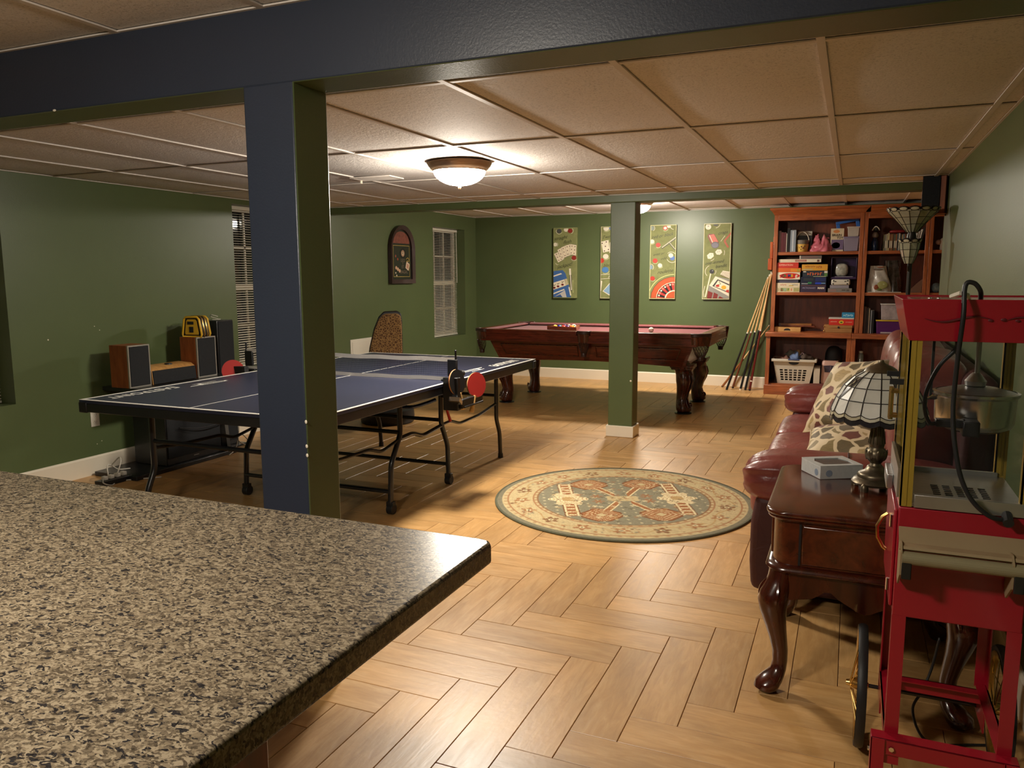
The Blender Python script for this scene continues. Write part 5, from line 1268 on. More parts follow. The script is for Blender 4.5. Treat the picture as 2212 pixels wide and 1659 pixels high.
# ================================================================== things on the shelves
def pmat(hexc, rough=.45, var=.05): return mat('print_'+hexc.strip('#')+('g' if rough < .3 else ''), hexc, rough, var=var, vs=18)
def printed(name, lab, cat, x0, x1, z0, z1, y0, depth, col, group=None, rz=0.0, bevel=.0015, edge=None):
    """a carton with its lid line; returns thing and a function giving the front plane transform"""
    t = thing(name, lab, cat, ((x0+x1)/2, y0, z0), rz, group)
    w, h = x1-x0, z1-z0
    obj('carton', MB().box(-w/2, w/2, 0, depth, 0, h), pmat(col), t, bevel=bevel)
    return t, w, h
FT = lambda x, z: TR((x, -.0008, z), 0, PI/2)
def letters(t, s, size, x, z, col, sx=1, shear=0, bold=.0006): text_mesh('lettering', s, size, pmat(col), t, FT(x, z), ext=.0002, sx=sx, shear=shear, bold=bold)
def scribble(t, x0, x1, z, h, col):
    # a run of small unreadable strokes
    q = MB(); n = max(3, int((x1-x0)/(h*.75))); w_ = (x1-x0)/n
    for k in range(n):
        x = x0+k*w_; hh = h*(1 if k % 3 else .7)
        q.box(x, x+w_*.28, -.0007, .0002, z-hh/2, z+hh/2)
        if k % 2: q.box(x+w_*.28, x+w_*.75, -.0007, .0002, z+hh/2-h*.22, z+hh/2)
        else: q.box(x+w_*.28, x+w_*.75, -.0007, .0002, z-h*.11, z+h*.11)
    o = obj('lettering', q, pmat(col), t, smooth=0); o['kind'] = 'stuff'; return o
def patch(t, x0, x1, z0, z1, col, name='printed_panel', d=.0005): return obj(name, MB().box(x0, x1, -d, .0002, z0, z1), pmat(col), t)
def oval(t, x, z, rx, rz_, col, d=.0005): return obj('printed_panel', MB().prism([(x+rx*math.cos(2*PI*k/20), z+rz_*math.sin(2*PI*k/20)) for k in range(20)], 'y', -d, .0002), pmat(col), t)
FY = UF+.018
G1 = 'board games stacked on the middle shelf'
z = SH1
t, w, h = printed('board_game', 'cream board game box with large LIFE letters, lowest in the first stack', 'board game', -.832, -.570, z, z+.059, FY, .25, '#d8ccaa', G1)
for k, (ch, c) in enumerate((('L', '#a23a4a'), ('I', '#d9d6c8'), ('F', '#4f8a52'), ('E', '#c97a4a'))):
    patch(t, -.083+k*.036, -.051+k*.036, .010, .048, ['#6f8f4a', '#7fa06a', '#c9b35a', '#e2d8b8'][k], d=.0004); letters(t, ch, .040, -.067+k*.036, .029, c, bold=.0016)
patch(t, .065, .125, .008, .050, '#a9a56c'); patch(t, -.122, -.092, .012, .046, '#b9ad84')
t, w, h = printed('board_game', 'cream board game box with thin red lettering on top of the LIFE box', 'board game', -.832, -.570, z+.0595, z+.1085, FY, .24, '#e0d2b4', G1)
scribble(t, -.085, -.015, .026, .018, '#b5533a'); patch(t, .01, .06, .012, .020, '#c9a83a'); patch(t, .045, .11, .022, .030, '#8a8f86')
t, w, h = printed('board_game', 'thin dark grey board game box under the SCRAMBLE box', 'board game', -.828, -.588, z+.109, z+.147, FY+.012, .22, '#4c4a5c', G1)
t, w, h = printed('board_game', 'white board game box with red oval and SCRAMBLE lettering', 'board game', -.830, -.572, z+.1475, z+.232, FY, .25, '#e6dcc4', G1)
oval(t, .015, .043, .112, .033, '#c9281f')
for k, (ch, c) in enumerate(zip('SCRAMBLE', ('#c9281f', '#2a2622', '#3d7a3f', '#c2382a', '#2c4ba0', '#cfae2a', '#c9281f', '#e8e0cc'))):
    text_mesh('lettering', ch, .046, pmat(c), t, TR((-.088+k*.0250, -.0014, .036+.008*math.sin(k/7*PI)), 0, PI/2) @ TR((0, 0, 0), .15-.05*k), ext=.0003, bold=.0018)
t, w, h = printed('board_game', 'orange board game box between the red and SCRAMBLE boxes', 'board game', -.832, -.566, z+.2325, z+.282, FY, .25, '#d9692e', G1)
patch(t, .02, .09, .006, .044, '#e08a2c'); patch(t, .09, .128, .008, .036, '#b59a3a')
t, w, h = printed('board_game', 'red board game box with pale OPERATION lettering', 'board game', -.832, -.594, z+.2825, z+.345, FY, .24, '#c8382c', G1)
letters(t, 'OPERATION', .028, -.02, .033, '#e6a28c', bold=.001)
t, w, h = printed('board_game', 'long flat white game box bridging both stacks', 'board game', -.818, -.350, z+.3455, z+.384, FY+.01, .26, '#d9cfb6', G1)
patch(t, -.05, .075, .009, .031, '#a8635a'); patch(t, .19, .215, .006, .030, '#6a4a48'); scribble(t, -.04, .065, .020, .012, '#d8b9a8')
t, w, h = printed('tin_box', 'dull grey tin lying on the long white game box', 'box', -.590, -.345, z+.3845, z+.424, FY+.02, .18, '#6a625e', None)
patch(t, -.118, -.108, .002, .040, '#d8d2c4'); patch(t, -.09, .08, .008, .032, '#76605c')
t, w, h = printed('board_game', 'dark purple game box with white MAN lettering, lowest in the second stack', 'board game', -.562, -.284, z, z+.085, FY, .25, '#33263f', G1)
letters(t, 'PICTIONARY', .026, -.045, .048, '#8d86a0', sx=.95); letters(t, 'MAN', .032, .085, .048, '#e8e0d0', bold=.0014); patch(t, -.13, .13, .076, .080, '#8a5a4a')
t, w, h = printed('board_game', 'glossy dark blue game box with green and blue patches', 'board game', -.562, -.284, z+.0855, z+.177, FY, .25, '#141c34', G1)
patch(t, -.13, -.06, .008, .02, '#8d9296'); patch(t, -.06, -.02, .012, .034, '#2f7a4c'); patch(t, .02, .085, .008, .030, '#2440b8'); patch(t, .085, .130, .014, .024, '#6f9ac8'); patch(t, -.11, .0, .05, .08, '#2c3238'); patch(t, .02, .13, .04, .085, '#202c5c')  # flat coloured patches across the box front
t, w, h = printed('board_game', 'dark game box with bold orange lettering above the blue box', 'board game', -.545, -.270, z+.1775, z+.250, FY, .25, '#26303a', G1)
scribble(t, -.085, .08, .034, .034, '#d86a3a'); patch(t, .098, .132, .008, .040, '#4f7a3a'); patch(t, .098, .132, .044, .068, '#d8d4c4'); patch(t, -.13, -.10, .054, .066, '#d8d4c4'); patch(t, -.02, .12, .002, .007, '#b9c49a')
t, w, h = printed('board_game', 'yellow orange board game box on top of the second stack', 'board game', -.556, -.276, z+.2505, z+.322, FY, .25, '#d39a34', G1)
scribble(t, -.10, .01, .046, .020, '#9a4f1e'); scribble(t, .02, .085, .040, .026, '#a8481e'); patch(t, -.13, -.02, .006, .02, '#b8a878')
t, w, h = printed('game_box', 'grey printed box under the console on the middle shelf', 'box', -.262, -.006, z, z+.047, FY+.005, .22, '#7a7670')
patch(t, -.11, -.04, .010, .036, '#8a6f6a'); patch(t, .02, .06, .022, .030, '#2c2a2a'); patch(t, .07, .10, .012, .034, '#56524e')
t, w, h = printed('disc_player', 'slim silver box between the grey box and white console', 'player', -.242, -.040, z+.0475, z+.082, FY+.01, .17, '#8a8690')
t = thing('game_console', 'white rounded console with four black pads on the middle shelf', 'console', (-.130, FY, z+.0825))
obj('shell', MB().box(-.100, .100, 0, .14, 0, .066), pmat('#c9c4b6'), t, bevel=.014, seg=3)
for (x, zz) in ((-.075, .05), (-.080, .016), (.075, .05), (.072, .016)): obj('button', MB().cyl((x, -.002, zz), (x, .004, zz), .008, n=12), black_plastic, t)
for x in (-.055, .05): obj('port', MB().box(x-.011, x+.011, -.001, .004, .038, .047), black_plastic, t)
t = thing('purple_case', 'dark purple case holding a bagged white toy', 'case', (-.105, FY+.03, z+.1495))
obj('case_body', MB().box(-.135, .140, 0, .13, 0, .030).box(-.135, -.125, 0, .13, .03, .245).box(.130, .140, 0, .13, .03, .245).box(-.125, .130, .11, .13, .03, .245), pmat('#2c1740'), t, bevel=.004)
q = MB().ball((-.022, .05, .105), 1, 18, 12, (.072, .040, .075), p=.7, p2=.7)
obj('bagged_toy', q, mat('clouded_bag', (.34, .34, .29), .25, var=.4, vs=22, coat=.5), t, smooth=180)
obj('case_lip', MB().box(-.09, .10, -.004, .006, .026, .032), pmat('#9a94a4'), t)

# ---- top shelf
z = SH2; G2 = 'books and binders on the top shelf'
def book(lab, x, w, h, col, d=.19, y=FY, lean=0, g=G2, spine=None, zz=None):
    t = thing('book', lab, 'book', (x+w/2, y, z if zz is None else zz), 0, g)
    obj('cover', MB().box(-w/2, w/2, 0, d, 0, h), pmat(col), t, bevel=.0015)
    obj('pages', MB().box(-w/2+.002, w/2-.002, .004, d+.0015, .003, h+.0008), pmat('#cfc4a8'), t)
    if lean: t.rotation_euler = (0, lean, 0)
    return t
book('brown spined book at the end of the top shelf', -.832, .032, .245, '#4a2a22')
book('maroon spined book second from the shelf end', -.799, .030, .228, '#5a2228')
book('maroon spined book beside the white edged binder', -.768, .026, .226, '#57242a')
book('slim white edged book beside the black binder', -.741, .008, .215, '#c9c2b2')
book('tall black binder on the top shelf', -.732, .034, .272, '#0f0f11')
t = book('silver grey binder beside the yellow bucket', -.697, .062, .252, '#8c97a2'); obj('spine_strip', MB().box(-.010, .004, -.001, .001, .01, .24), pmat('#c4ccd2'), t)
t, w, h = printed('book_stack', 'dark box behind the yellow bucket', 'box', -.630, -.462, z, z+.19, FY+.10, .14, '#241d1c')
t, w, h = printed('white_box', 'pale flat box lying on the dark box behind the bucket', 'box', -.625, -.465, z+.1905, z+.240, FY+.10, .14, '#a8a398')
t = thing('toy_bucket', 'yellow bucket with printed pictures and white carrying handle', 'bucket', (-.567, FY+.07, z))
obj('pail', MB().lathe([(.058, 0), (.062, .004), (.070, .085), (.072, .090), (.066, .090), (.060, .01)], n=28, caps=True), pmat('#d8b25c'), t, smooth=40)
obj('clear_rim', MB().lathe([(.070, .090), (.073, .135), (.070, .137), (.068, .092)], n=28, caps=False), pmat('#6f685e', .25), t, smooth=40)
obj('handle', MB().tube([(.072*math.cos(a), -.01, .115+.115*math.sin(a)) for a in [PI*k/16 for k in range(17)]], .0045, 6), pmat('#d8d0bc'), t)
for (a, zz, r, c) in ((-2.0, .05, .010, '#c9a23c'), (-1.65, .06, .008, '#4a2a1a'), (-1.35, .045, .012, '#6b3a22'), (-1.75, .03, .008, '#8f7a3a'), (-1.15, .065, .009, '#4a2c1c'), (-2.25, .065, .008, '#a8863a')):
    rr_ = .062+.008*zz/.085+.0012; obj('picture_print', MB().ball((rr_*math.cos(a), rr_*math.sin(a), zz), r, 8, 6, (1, .2, 1), T=None), pmat(c), t)
t = thing('plastic_bag', 'crumpled pink plastic bag on the top shelf', 'bag', (-.362, FY+.09, z))
pk = mat('pink_film', (.52, .13, .17), .35, var=.15, vs=12, coat=.2)
def bagpt(u, v):
    a = 2*PI*u; f = v
    r = (.135-.05*f-.05*f*f)*(1+.10*math.sin(5*a+6*f)+.07*math.sin(9*a-9*f))
    zt = .16+.035*math.sin(2*a+2.4)+.02*math.sin(5*a)
    return (r*math.cos(a)*1.0, r*.62*math.sin(a), zt*f+.006*math.sin(13*a)*f)
obj('bag_skin', MB().grid(bagpt, 48, 14, wrap=True), pk, t, smooth=180)
obj('bag_bottom', MB().ball((0, 0, .05), 1, 20, 10, (.115, .072, .05)), pk, t, smooth=180)
for s in (-1, 1): obj('bag_handle', MB().grid(lambda u, v: ((-.045 if s < 0 else .070)+.03*(v-.5)-.01*u, -.01+.02*u, .15+(.040 if s < 0 else .015)*math.sin(PI*u*.8)), 8, 3), pk, t, smooth=180)
t, w, h = printed('toy_carton', 'pale toy carton with black swirly lettering, behind the bag', 'box', -.262, -.122, z, z+.262, FY+.07, .12, '#c9b99a')
letters(t, 'BRAIN', .036, -.005, .185, '#2c2622', bold=.001); letters(t, 'TOY', .034, .03, .155, '#2c2622', bold=.001); oval(t, -.01, .228, .035, .018, '#c9824a'); patch(t, -.06, .068, .02, .135, '#6a5a78'); oval(t, -.01, .07, .045, .035, '#8d8a7c')
t = thing('picture_frame', 'blue empty frame tilted on the top shelf behind the bins', 'frame', (-.082, FY+.16, z))
bl = pmat('#2a5fa8'); T = TR((0, 0, .285), 0, 0, -.17)
obj('frame_bars', MB().box(-.125, .125, 0, .02, .045, .075, T=T).box(-.125, -.085, 0, .02, -.26, .045, T=T).box(.085, .125, 0, .02, -.26, .045, T=T), bl, t, bevel=.003)
lavm = mat('lavender_tub', (.26, .23, .31), .3, var=.05, alpha=.96, coat=.2); clrm = mat('frosted_tub', (.42, .38, .33), .3, var=.1, coat=.2)
def tub(lab, cx, y, z0, w, d, h, m, lidm, taper=.9, name='storage_tub'):
    t = thing(name, lab, 'storage tub', (cx, y+d/2, z0))
    q = MB(); o = [(-w/2*taper, -d/2*taper), (w/2*taper, -d/2*taper), (w/2*taper, d/2*taper), (-w/2*taper, d/2*taper)]; o2 = [(-w/2, -d/2), (w/2, -d/2), (w/2, d/2), (-w/2, d/2)]
    q.add([(x, y_, 0) for x, y_ in o]+[(x, y_, h-.012) for x, y_ in o2], [(3, 2, 1, 0)]+[(j, (j+1) % 4, 4+(j+1) % 4, 4+j) for j in range(4)])
    obj('tub_body', q, m, t, bevel=.006)
    obj('lid', MB().box(-w/2-.006, w/2+.006, -d/2-.006, d/2+.006, h-.014, h), lidm, t, bevel=.004)
    return t
tub('lavender plastic storage tub on the top shelf', -.040, FY, z, .160, .15, .163, lavm, pmat('#7a7290'))
tub('small frosted plastic tub stacked on the lavender tub', -.022, FY+.005, z+.1635, .125, .13, .112, clrm, pmat('#b3aca0'))

# ---- open bay above the ledge
z = LED
tanw = wood('light_box_wood', '#b98a4c', '#d6aa68', (2, 12, 12), 2.5, .5, 0)
t = thing('wooden_tray', 'light wooden box with a half-round handle cutout', 'box', (-.690, FY+.02, z))
obj('box_walls', MB().box(-.150, .150, 0, .008, 0, .052).box(-.150, -.142, .008, .18, 0, .052).box(.142, .150, .008, .18, 0, .052).box(-.142, .142, .172, .18, 0, .052).box(-.142, .142, .008, .172, 0, .006), tanw, t, bevel=.0015)
obj('handle_cutout', MB().prism([(.038*math.cos(a), .012+.026*math.sin(a)) for a in [PI*k/12 for k in range(13)]], 'y', -.0008, .0004), black_plastic, t)
t = thing('wooden_board', 'folded wooden game board resting across the light wooden box', 'board', (-.605, FY+.12, z+.0525))
obj('upper_leaf', MB().box(-.180, .180, 0, .14, .016, .036), wood('board_wood', '#7a4a22', '#a5682f', (2, 12, 12), 2.5, .4), t, bevel=.002)
obj('lower_leaf', MB().box(-.185, .215, 0, .14, 0, .0155), oak_d, t, bevel=.002)
obj('hinge_end', MB().box(-.190, -.172, -.002, .02, .012, .038), pmat('#5d554c'), t)
t = thing('wooden_chest', 'tan wooden box with dark latch and brass corners', 'box', (-.132, FY+.01, z))
obj('chest', MB().box(-.150, .150, 0, .20, 0, .052).box(-.152, .152, -.002, .202, .053, .086), wood('chest_wood', '#8f6434', '#b07f46', (2, 12, 12), 2.5, .45, .1), t, bevel=.003)
obj('latch', MB().cyl((.005, -.006, .062), (.005, 0, .062), .011, n=14), black_plastic, t)
for zz in (.02, .07): obj('brass_corner', MB().ball((-.150, .0, zz), .009, 10, 6), brass, t)
t, w, h = printed('card_game', 'bright red game box with yellow emblem on the tan wooden box', 'board game', -.232, .032, z+.0865, z+.157, FY+.01, .19, '#c92a1c')
oval(t, .0, .036, .026, .020, '#d8b52c'); oval(t, .0, .034, .014, .008, '#3a5a2a', .0008); scribble(t, -.115, -.045, .040, .012, '#e8c9a8'); scribble(t, .045, .115, .036, .010, '#e8c9a8')
t, w, h = printed('tin_box', 'thin white lidded tin lying on the red game box', 'box', -.238, .034, z+.1575, z+.172, FY+.012, .18, '#cbc6bc')
t, w, h = printed('card_game', 'small blue game box on top of the red one', 'board game', -.098, .036, z+.1725, z+.232, FY+.03, .12, '#2a86b4')
scribble(t, -.048, .058, .028, .026, '#bfe0ec')

# ---- lower bay: laundry basket and neighbours
z = .129
bkt = thing('laundry_basket', 'white plastic laundry basket full of odds and ends', 'laundry basket', (-.590, 9.90, z))
wpl = mat('white_plastic_warm', (.62, .57, .47), .4, var=.03)
def bsec(f, o=0):  # half sizes at height fraction
    return .178+.052*f+o, .125+.035*f+o
H = .268
q = MB()
NXc, NZc = 6, 5
# front wall as a real lattice of bars
for side in (-1, 1):
    def fp(u, v, d=0): hx, hy = bsec(v); return (-hx+2*hx*u, side*(hy-d), H*v)
    us = [0]; 
    for k in range(NXc): us += [.13+k*.125, .13+k*.125+.085]
    us.append(1); vs_ = [0]
    for k in range(NZc): vs_ += [.14+k*.105, .14+k*.105+.070]
    vs_.append(1)
    for i in range(len(us)-1):
        for j in range(len(vs_)-1):
            if i % 2 == 1 and j % 2 == 1: continue
            A = [fp(us[i], vs_[j]), fp(us[i+1], vs_[j]), fp(us[i+1], vs_[j+1]), fp(us[i], vs_[j+1])]
            B = [fp(us[i], vs_[j], .004), fp(us[i+1], vs_[j], .004), fp(us[i+1], vs_[j+1], .004), fp(us[i], vs_[j+1], .004)]
            q.add(A+B, [(0, 1, 2, 3), (7, 6, 5, 4), (0, 4, 5, 1), (1, 5, 6, 2), (2, 6, 7, 3), (3, 7, 4, 0)])
    def ep(u, v): hx, hy = bsec(v); return (side*hx, -hy+2*hy*u, H*v)
    q.grid(ep, 4, 3)
q.box(-.178, .178, -.125, .125, 0, .006)
obj('basket_wall', q, wpl, bkt)
hx, hy = bsec(1)
q = MB()
for sg in (-1, 1):
    q.box(-hx-.022, hx+.022, sg*hy-.022 if sg < 0 else sg*hy-.004, sg*hy+.004 if sg < 0 else sg*hy+.022, H-.008, H+.024)
    q.box(sg*hx-.004 if sg > 0 else sg*hx-.022, sg*hx+.022 if sg > 0 else sg*hx+.004, -hy, hy, H-.008, H+.024)
obj('rim', q, wpl, bkt, bevel=.006)
obj('grip', MB().box(-.064, .064, -hy-.026, -hy+.008, H+.012, H+.028), pmat('#3c4a70'), bkt, bevel=.005)
obj('grip_opening', MB().prism([(.058*math.cos(a), H-.012+.030*math.sin(a)) for a in [PI+PI*k/12 for k in range(13)]], 'y', -hy-.0025, -hy+.001), black_plastic, bkt)
rn = random.Random(11)
for k, (x, y, zz, sx, sy, sz, c, lab) in enumerate([(-.12, -.05, .285, .09, .07, .035, '#6b4a3c', 'brown cloth bundle heaped in the laundry basket'), (.02, -.06, .30, .06, .05, .06, '#5f7194', 'blue grey cloth poking up in the laundry basket'), (.04, -.02, .325, .05, .06, .055, '#a3865e', 'tan toy in the middle of the laundry basket'), (.12, -.04, .30, .07, .06, .05, '#4a3a30', 'dark cloth at the corner of the laundry basket'), (-.03, .03, .33, .08, .06, .05, '#6f6e62', 'grey cloth peak at the top of the laundry basket heap'), (-.04, .02, .12, .15, .09, .09, '#4a4038', 'dark cloth filling the bottom of the laundry basket')]):
    q = MB().ball((0, 0, 0), 1, 20, 12)
    q.v = [(-.590+x+sx*a*(1+.25*math.sin(5*b_+k)+.12*math.sin(9*c_)), 9.90+y+sy*b_*(1+.2*math.sin(4*a+k)), z+zz+sz*c_*(1+.35*math.sin(6*a+3*b_+k))) for a, b_, c_ in q.v]
    tag(obj('cloth_bundle', q, pmat(c, .8, .2), smooth=180), lab, 'cloth', 'odds and ends in the laundry basket')
tag(obj('toy_strap', MB().tube(spl([(-.53, 9.86, z+.31), (-.51, 9.84, z+.36), (-.48, 9.83, z+.34), (-.46, 9.82, z+.30)]), .007, 6), pmat('#b99aa0'), smooth=180), 'pale pink strap looping out of the laundry basket', 'strap')
t, w, h = printed('flat_box', 'narrow white upright box beside the laundry basket', 'box', -.368, -.300, z, z+.205, 9.76, .24, '#c9bfae')
obj('grey_band', MB().box(-.0345, .0345, -.0008, .0002, .192, .2045), pmat('#8a8478'), t)
t = thing('toy_house', 'pale pink moulded toy with a dark window opening', 'toy', (-.190, 9.86, z))
pkp = mat('dusty_pink_plastic', (.50, .30, .24), .4, var=.05)
obj('shell', loft([([(x*.9, y_*.9) for x, y_ in rrect(-.098, .098, -.075, .075, .03)], 0), (rrect(-.102, .102, -.078, .078, .03), .03), (rrect(-.098, .098, -.072, .072, .03), .17), (rrect(-.092, .092, -.066, .066, .03), .265), ([(x*.9, y_*.9) for x, y_ in rrect(-.090, .090, -.064, .064, .03)], .280)]), pkp, t, smooth=50)
obj('window_opening', MB().prism([(-.072, .225), (-.060, .150), (.060, .150), (.072, .225), (0, .232)], 'y', -.0765, -.066), pmat('#3a3242'), t)
obj('window_divider', MB().box(-.003, .003, -.079, -.070, .150, .229), pmat('#6a5f70'), t)
tag(obj('black_bag', MB().ball((-.165, 9.98, z+.30), 1, 22, 14, (.095, .085, .145), p=.8, p2=.8), mat('black_nylon', (.008, .008, .009), .6, var=.1), smooth=180), 'soft black bag slumped behind the pink toy', 'bag')
obj_b = thing('toy_jar', 'small cloudy glass jar on the lower shelf beside the pillow', 'jar', (.125, 9.84, z))
obj('jar_body', MB().lathe([(.03, 0), (.032, .01), (.032, .36), (.024, .375), (.02, .385)], n=20), mat('cloudy_glass', (.20, .22, .20), .15, var=.3, vs=20, coat=.5), obj_b, smooth=50)
obj('jar_cap', MB().cyl((0, 0, .385), (0, 0, .405), .022, n=16), pmat('#b9b4a6'), obj_b)

# ---- second bookcase
z = LED; G3 = 'upright books above the ledge of the second bookcase'
for lab, x, w_, h_, c in (('brown spined book against the divider above the ledge', .131, .030, .300, '#4a2c1e'), ('tall dark brown book second from the divider', .162, .022, .290, '#2a1c18'), ('white spined book among the dark ones above the ledge', .185, .012, .285, '#c4bdae'), ('thin black book beside the white spined book', .198, .010, .27, '#17161a'), ('slim pale edged folder beside the purple bin', .209, .007, .265, '#a9aab0'), ('wide black folder next to the purple bin', .217, .026, .26, '#121014')):
    book(lab, x, w_, h_, c, g=G3, zz=z, y=FY+.02)
t = tub('purple storage bin with yellow lid above the ledge', .405, FY, z, .275, .20, .155, mat('purple_bin', (.085, .012, .105), .35, var=.08), pmat('#c9a82c'), .94, 'storage_bin')
t = tub('clear tub with white lid stacked on the purple bin', .425, FY+.01, z+.1555, .235, .19, .185, mat('clear_tub', (.34, .29, .30), .2, var=.3, vs=16, coat=.4), pmat('#b8b3ae'), .92)
tag(obj('foam_scroll', MB().cyl((.315, FY-.012, z+.011), (.62, FY-.002, z+.011), .011, n=14), pmat('#a99a9c'), smooth=40), 'pale rolled paper lying before the purple bin', 'paper roll')
z = SH2
t = thing('figurine', 'dark blue bottle shaped figurine with black and white swirled top', 'figurine', (.205, FY+.05, z))
obj('body', MB().lathe([(.030, 0), (.034, .02), (.034, .10), (.022, .13), (.018, .15)], n=24), pmat('#182440', .2), t, smooth=50)
obj('collar', MB().lathe([(.020, .148), (.034, .165), (.030, .19), (.016, .21)], n=24), pmat('#6f625a'), t, smooth=50)
obj('head', MB().ball((.005, 0, .250), .036, 20, 12, (1, .9, .95)), black_plastic, t, smooth=180)
obj('stripe', MB().tube([(.005+.037*math.cos(a), -.034*abs(math.sin(a))**.6 if a < PI else 0, .250-.02*math.cos(2*a)) for a in [PI*k/12 for k in range(13)]], .006, 6), pmat('#cfc8ba'), t, smooth=180)
G4 = 'disc cases on the top shelf of the second bookcase'
cols = [('olive', '#6f6a4a'), ('grey', '#8a857a'), ('cream', '#a89a7a'), ('pale yellow', '#b5aa80'), ('rust', '#7d4a2c'), ('tan', '#8f6a44'), ('brown', '#5c3a28'), ('dull green', '#5a5f4c'), ('orange brown', '#8a5230'), ('slate', '#4c5258'), ('white', '#b5b1a4'), ('dark', '#2c2624'), ('beige', '#94805e'), ('steel', '#6f7478'), ('copper', '#7a4c36'), ('ash', '#77736a'), ('sand', '#a08a66'), ('mocha', '#4f382c')]
x = .292
for k, (nm, c) in enumerate(cols):
    h_ = [.178, .182, .186, .196, .180, .182, .184, .18, .182, .190, .19, .18, .178, .182, .18, .184, .178, .18][k]
    w_ = .0135
    t = thing('disc_case', '%s spined disc case in the row beside the figurine' % nm, 'disc case', (x+w_/2, FY+.03, z), 0, G4)
    obj('case', MB().box(-w_/2+.0004, w_/2-.0004, 0, .135, 0, h_), pmat(c), t, bevel=.0008)
    obj('spine_label', MB().box(-w_/2+.002, w_/2-.002, -.0005, .0002, .03, h_*.6), pmat('#d0c8b0' if k % 3 else '#2a2420'), t)
    x += w_+.0018
for k, (nm, c, dx) in enumerate((('white', '#c9c4b8', 0), ('pale grey', '#a9a59c', .02), ('bright white', '#d6d2c8', .04), ('black edged', '#2c2a28', .058))):
    t = thing('disc_case', '%s disc case leaning at the end of the row' % nm, 'disc case', (.590+dx, FY+.02, z+.002), 0, G4)
    t.rotation_euler = (0, .20, 0)
    obj('case', MB().box(-.006, .006, 0, .135, 0, .19+.02*k), pmat(c), t, bevel=.0008)
    obj('spine_label', MB().box(-.004, .004, -.0005, .0002, .04, .12), pmat('#8f4a3a' if k % 2 else '#3a4a5c'), t)
tag(obj('red_pouch', MB().ball((.435, FY+.09, z+.2115), 1, 20, 10, (.088, .055, .0195), p=.7, p2=.8), pmat('#7d1f20'), smooth=180), 'flat dark red pouch lying on the disc cases', 'pouch')
z = SH1
t = thing('produce_bag', 'cloudy plastic bag with a green and brown picture print', 'bag', (.275, FY+.06, z))
cl = mat('cloudy_film', (.46, .43, .38), .25, var=.25, vs=14, coat=.4)
def b2(u, v):
    a = 2*PI*u; sx_ = .115*(1-.28*v+.10*math.sin(3*v+1)); n_ = 1+.08*math.sin(6*a+8*v)
    lean = -.02*v
    return (lean+sx_*math.cos(a)*n_, .055*(1-.6*v)*math.sin(a)*n_, .30*v)
obj('film', MB().grid(b2, 36, 12, wrap=True), cl, t, smooth=180)
for (x_, zz, r1, r2, c) in ((.03, .085, .055, .045, '#8a8a52'), (-.03, .06, .026, .03, '#7d3f22'), (.04, .09, .030, .026, '#a8a878'), (.0, .035, .03, .012, '#5a6a34'), (-.02, .26, .05, .012, '#6a5f58'), (.0, .285, .04, .008, '#8f5a40')):
    obj('picture_print', MB().ball((x_, -.062 if zz < .2 else -.03, zz), 1, 12, 6, (r1, .004, r2)), pmat(c), t)
t = thing('dark_bag', 'crinkled dark translucent bag behind the cloudy bag', 'bag', (.400, FY+.14, z))
obj('film', MB().grid(lambda u, v: ((.10-.02*v)*math.cos(2*PI*u)*(1+.12*math.sin(7*PI*u*2+9*v)), (.06-.03*v)*math.sin(2*PI*u)*(1+.1*math.sin(10*PI*u)), .36*v), 40, 14, wrap=True), mat('dark_film', (.055, .042, .035), .18, var=.6, vs=26, coat=.6), t, smooth=180)
tag(obj('magazines', MB().box(.16, .50, FY-.002, FY+.03, z, z+.008), pmat('#a9a294')), 'thin magazine lying at the shelf edge under the bags', 'magazine')
z = SH2
t = thing('rabbit_ornament', 'white and pink ornament on the narrow bookcase', 'ornament', (.86, FY+.05, z))
obj('white_half', MB().lathe([(.020, 0), (.024, .02), (.020, .05), (.028, .08), (.022, .11), (.006, .13)], (.018, 0, 0), n=16), pmat('#d8d0c8'), t, smooth=60)
obj('pink_half', MB().ball((-.014, 0, .085), .032, 16, 10, (1, 1, .9)), pmat('#a37868'), t, smooth=180)
tag(obj('glass_globe', MB().ball((.85, FY+.07, SH1+.055), .055, 24, 14), mat('blue_globe', (.16, .22, .26), .1, var=.5, vs=20, coat=.8), smooth=180), 'bluish glass globe on the narrow bookcase', 'globe')
tag(obj('folded_paper', MB().prism([(.56, SH1), (.70, SH1), (.735-.02, SH1+.16), (.66, SH1+.11)], 'y', FY+.03, FY+.034), pmat('#6a4a38')), 'folded brown card leaning beside the lamp pole', 'card')

# ================================================================== torchiere floor lamp
FLX, FLY = .352, 6.08
t = thing('floor_lamp', 'stained glass torchiere lamp with two glass bowls on a dark pole', 'floor lamp', (FLX, FLY, 0))
dkb = mat('dark_bronze', (.028, .024, .020), .35, .6, var=.1)
obj('base', MB().lathe([(.13, 0), (.135, .012), (.11, .03), (.05, .045), (.025, .06)], n=32), dkb, t, smooth=50)
obj('pole', MB().cyl((0, 0, .05), (0, 0, 1.72), .014, n=16).lathe([(.014, 1.60), (.026, 1.63), (.030, 1.66), (.02, 1.70), (.026, 1.715)], n=20), dkb, t, smooth=50)
shade(t, [(.035, 1.690), (.075, 1.740), (.115, 1.785), (.150, 1.820)], 14, -.026, c0=(0, 0), colw=mat('opal_glass_olive', (.36, .36, .26), .2, var=.12, vs=14, coat=.5), inv=1)
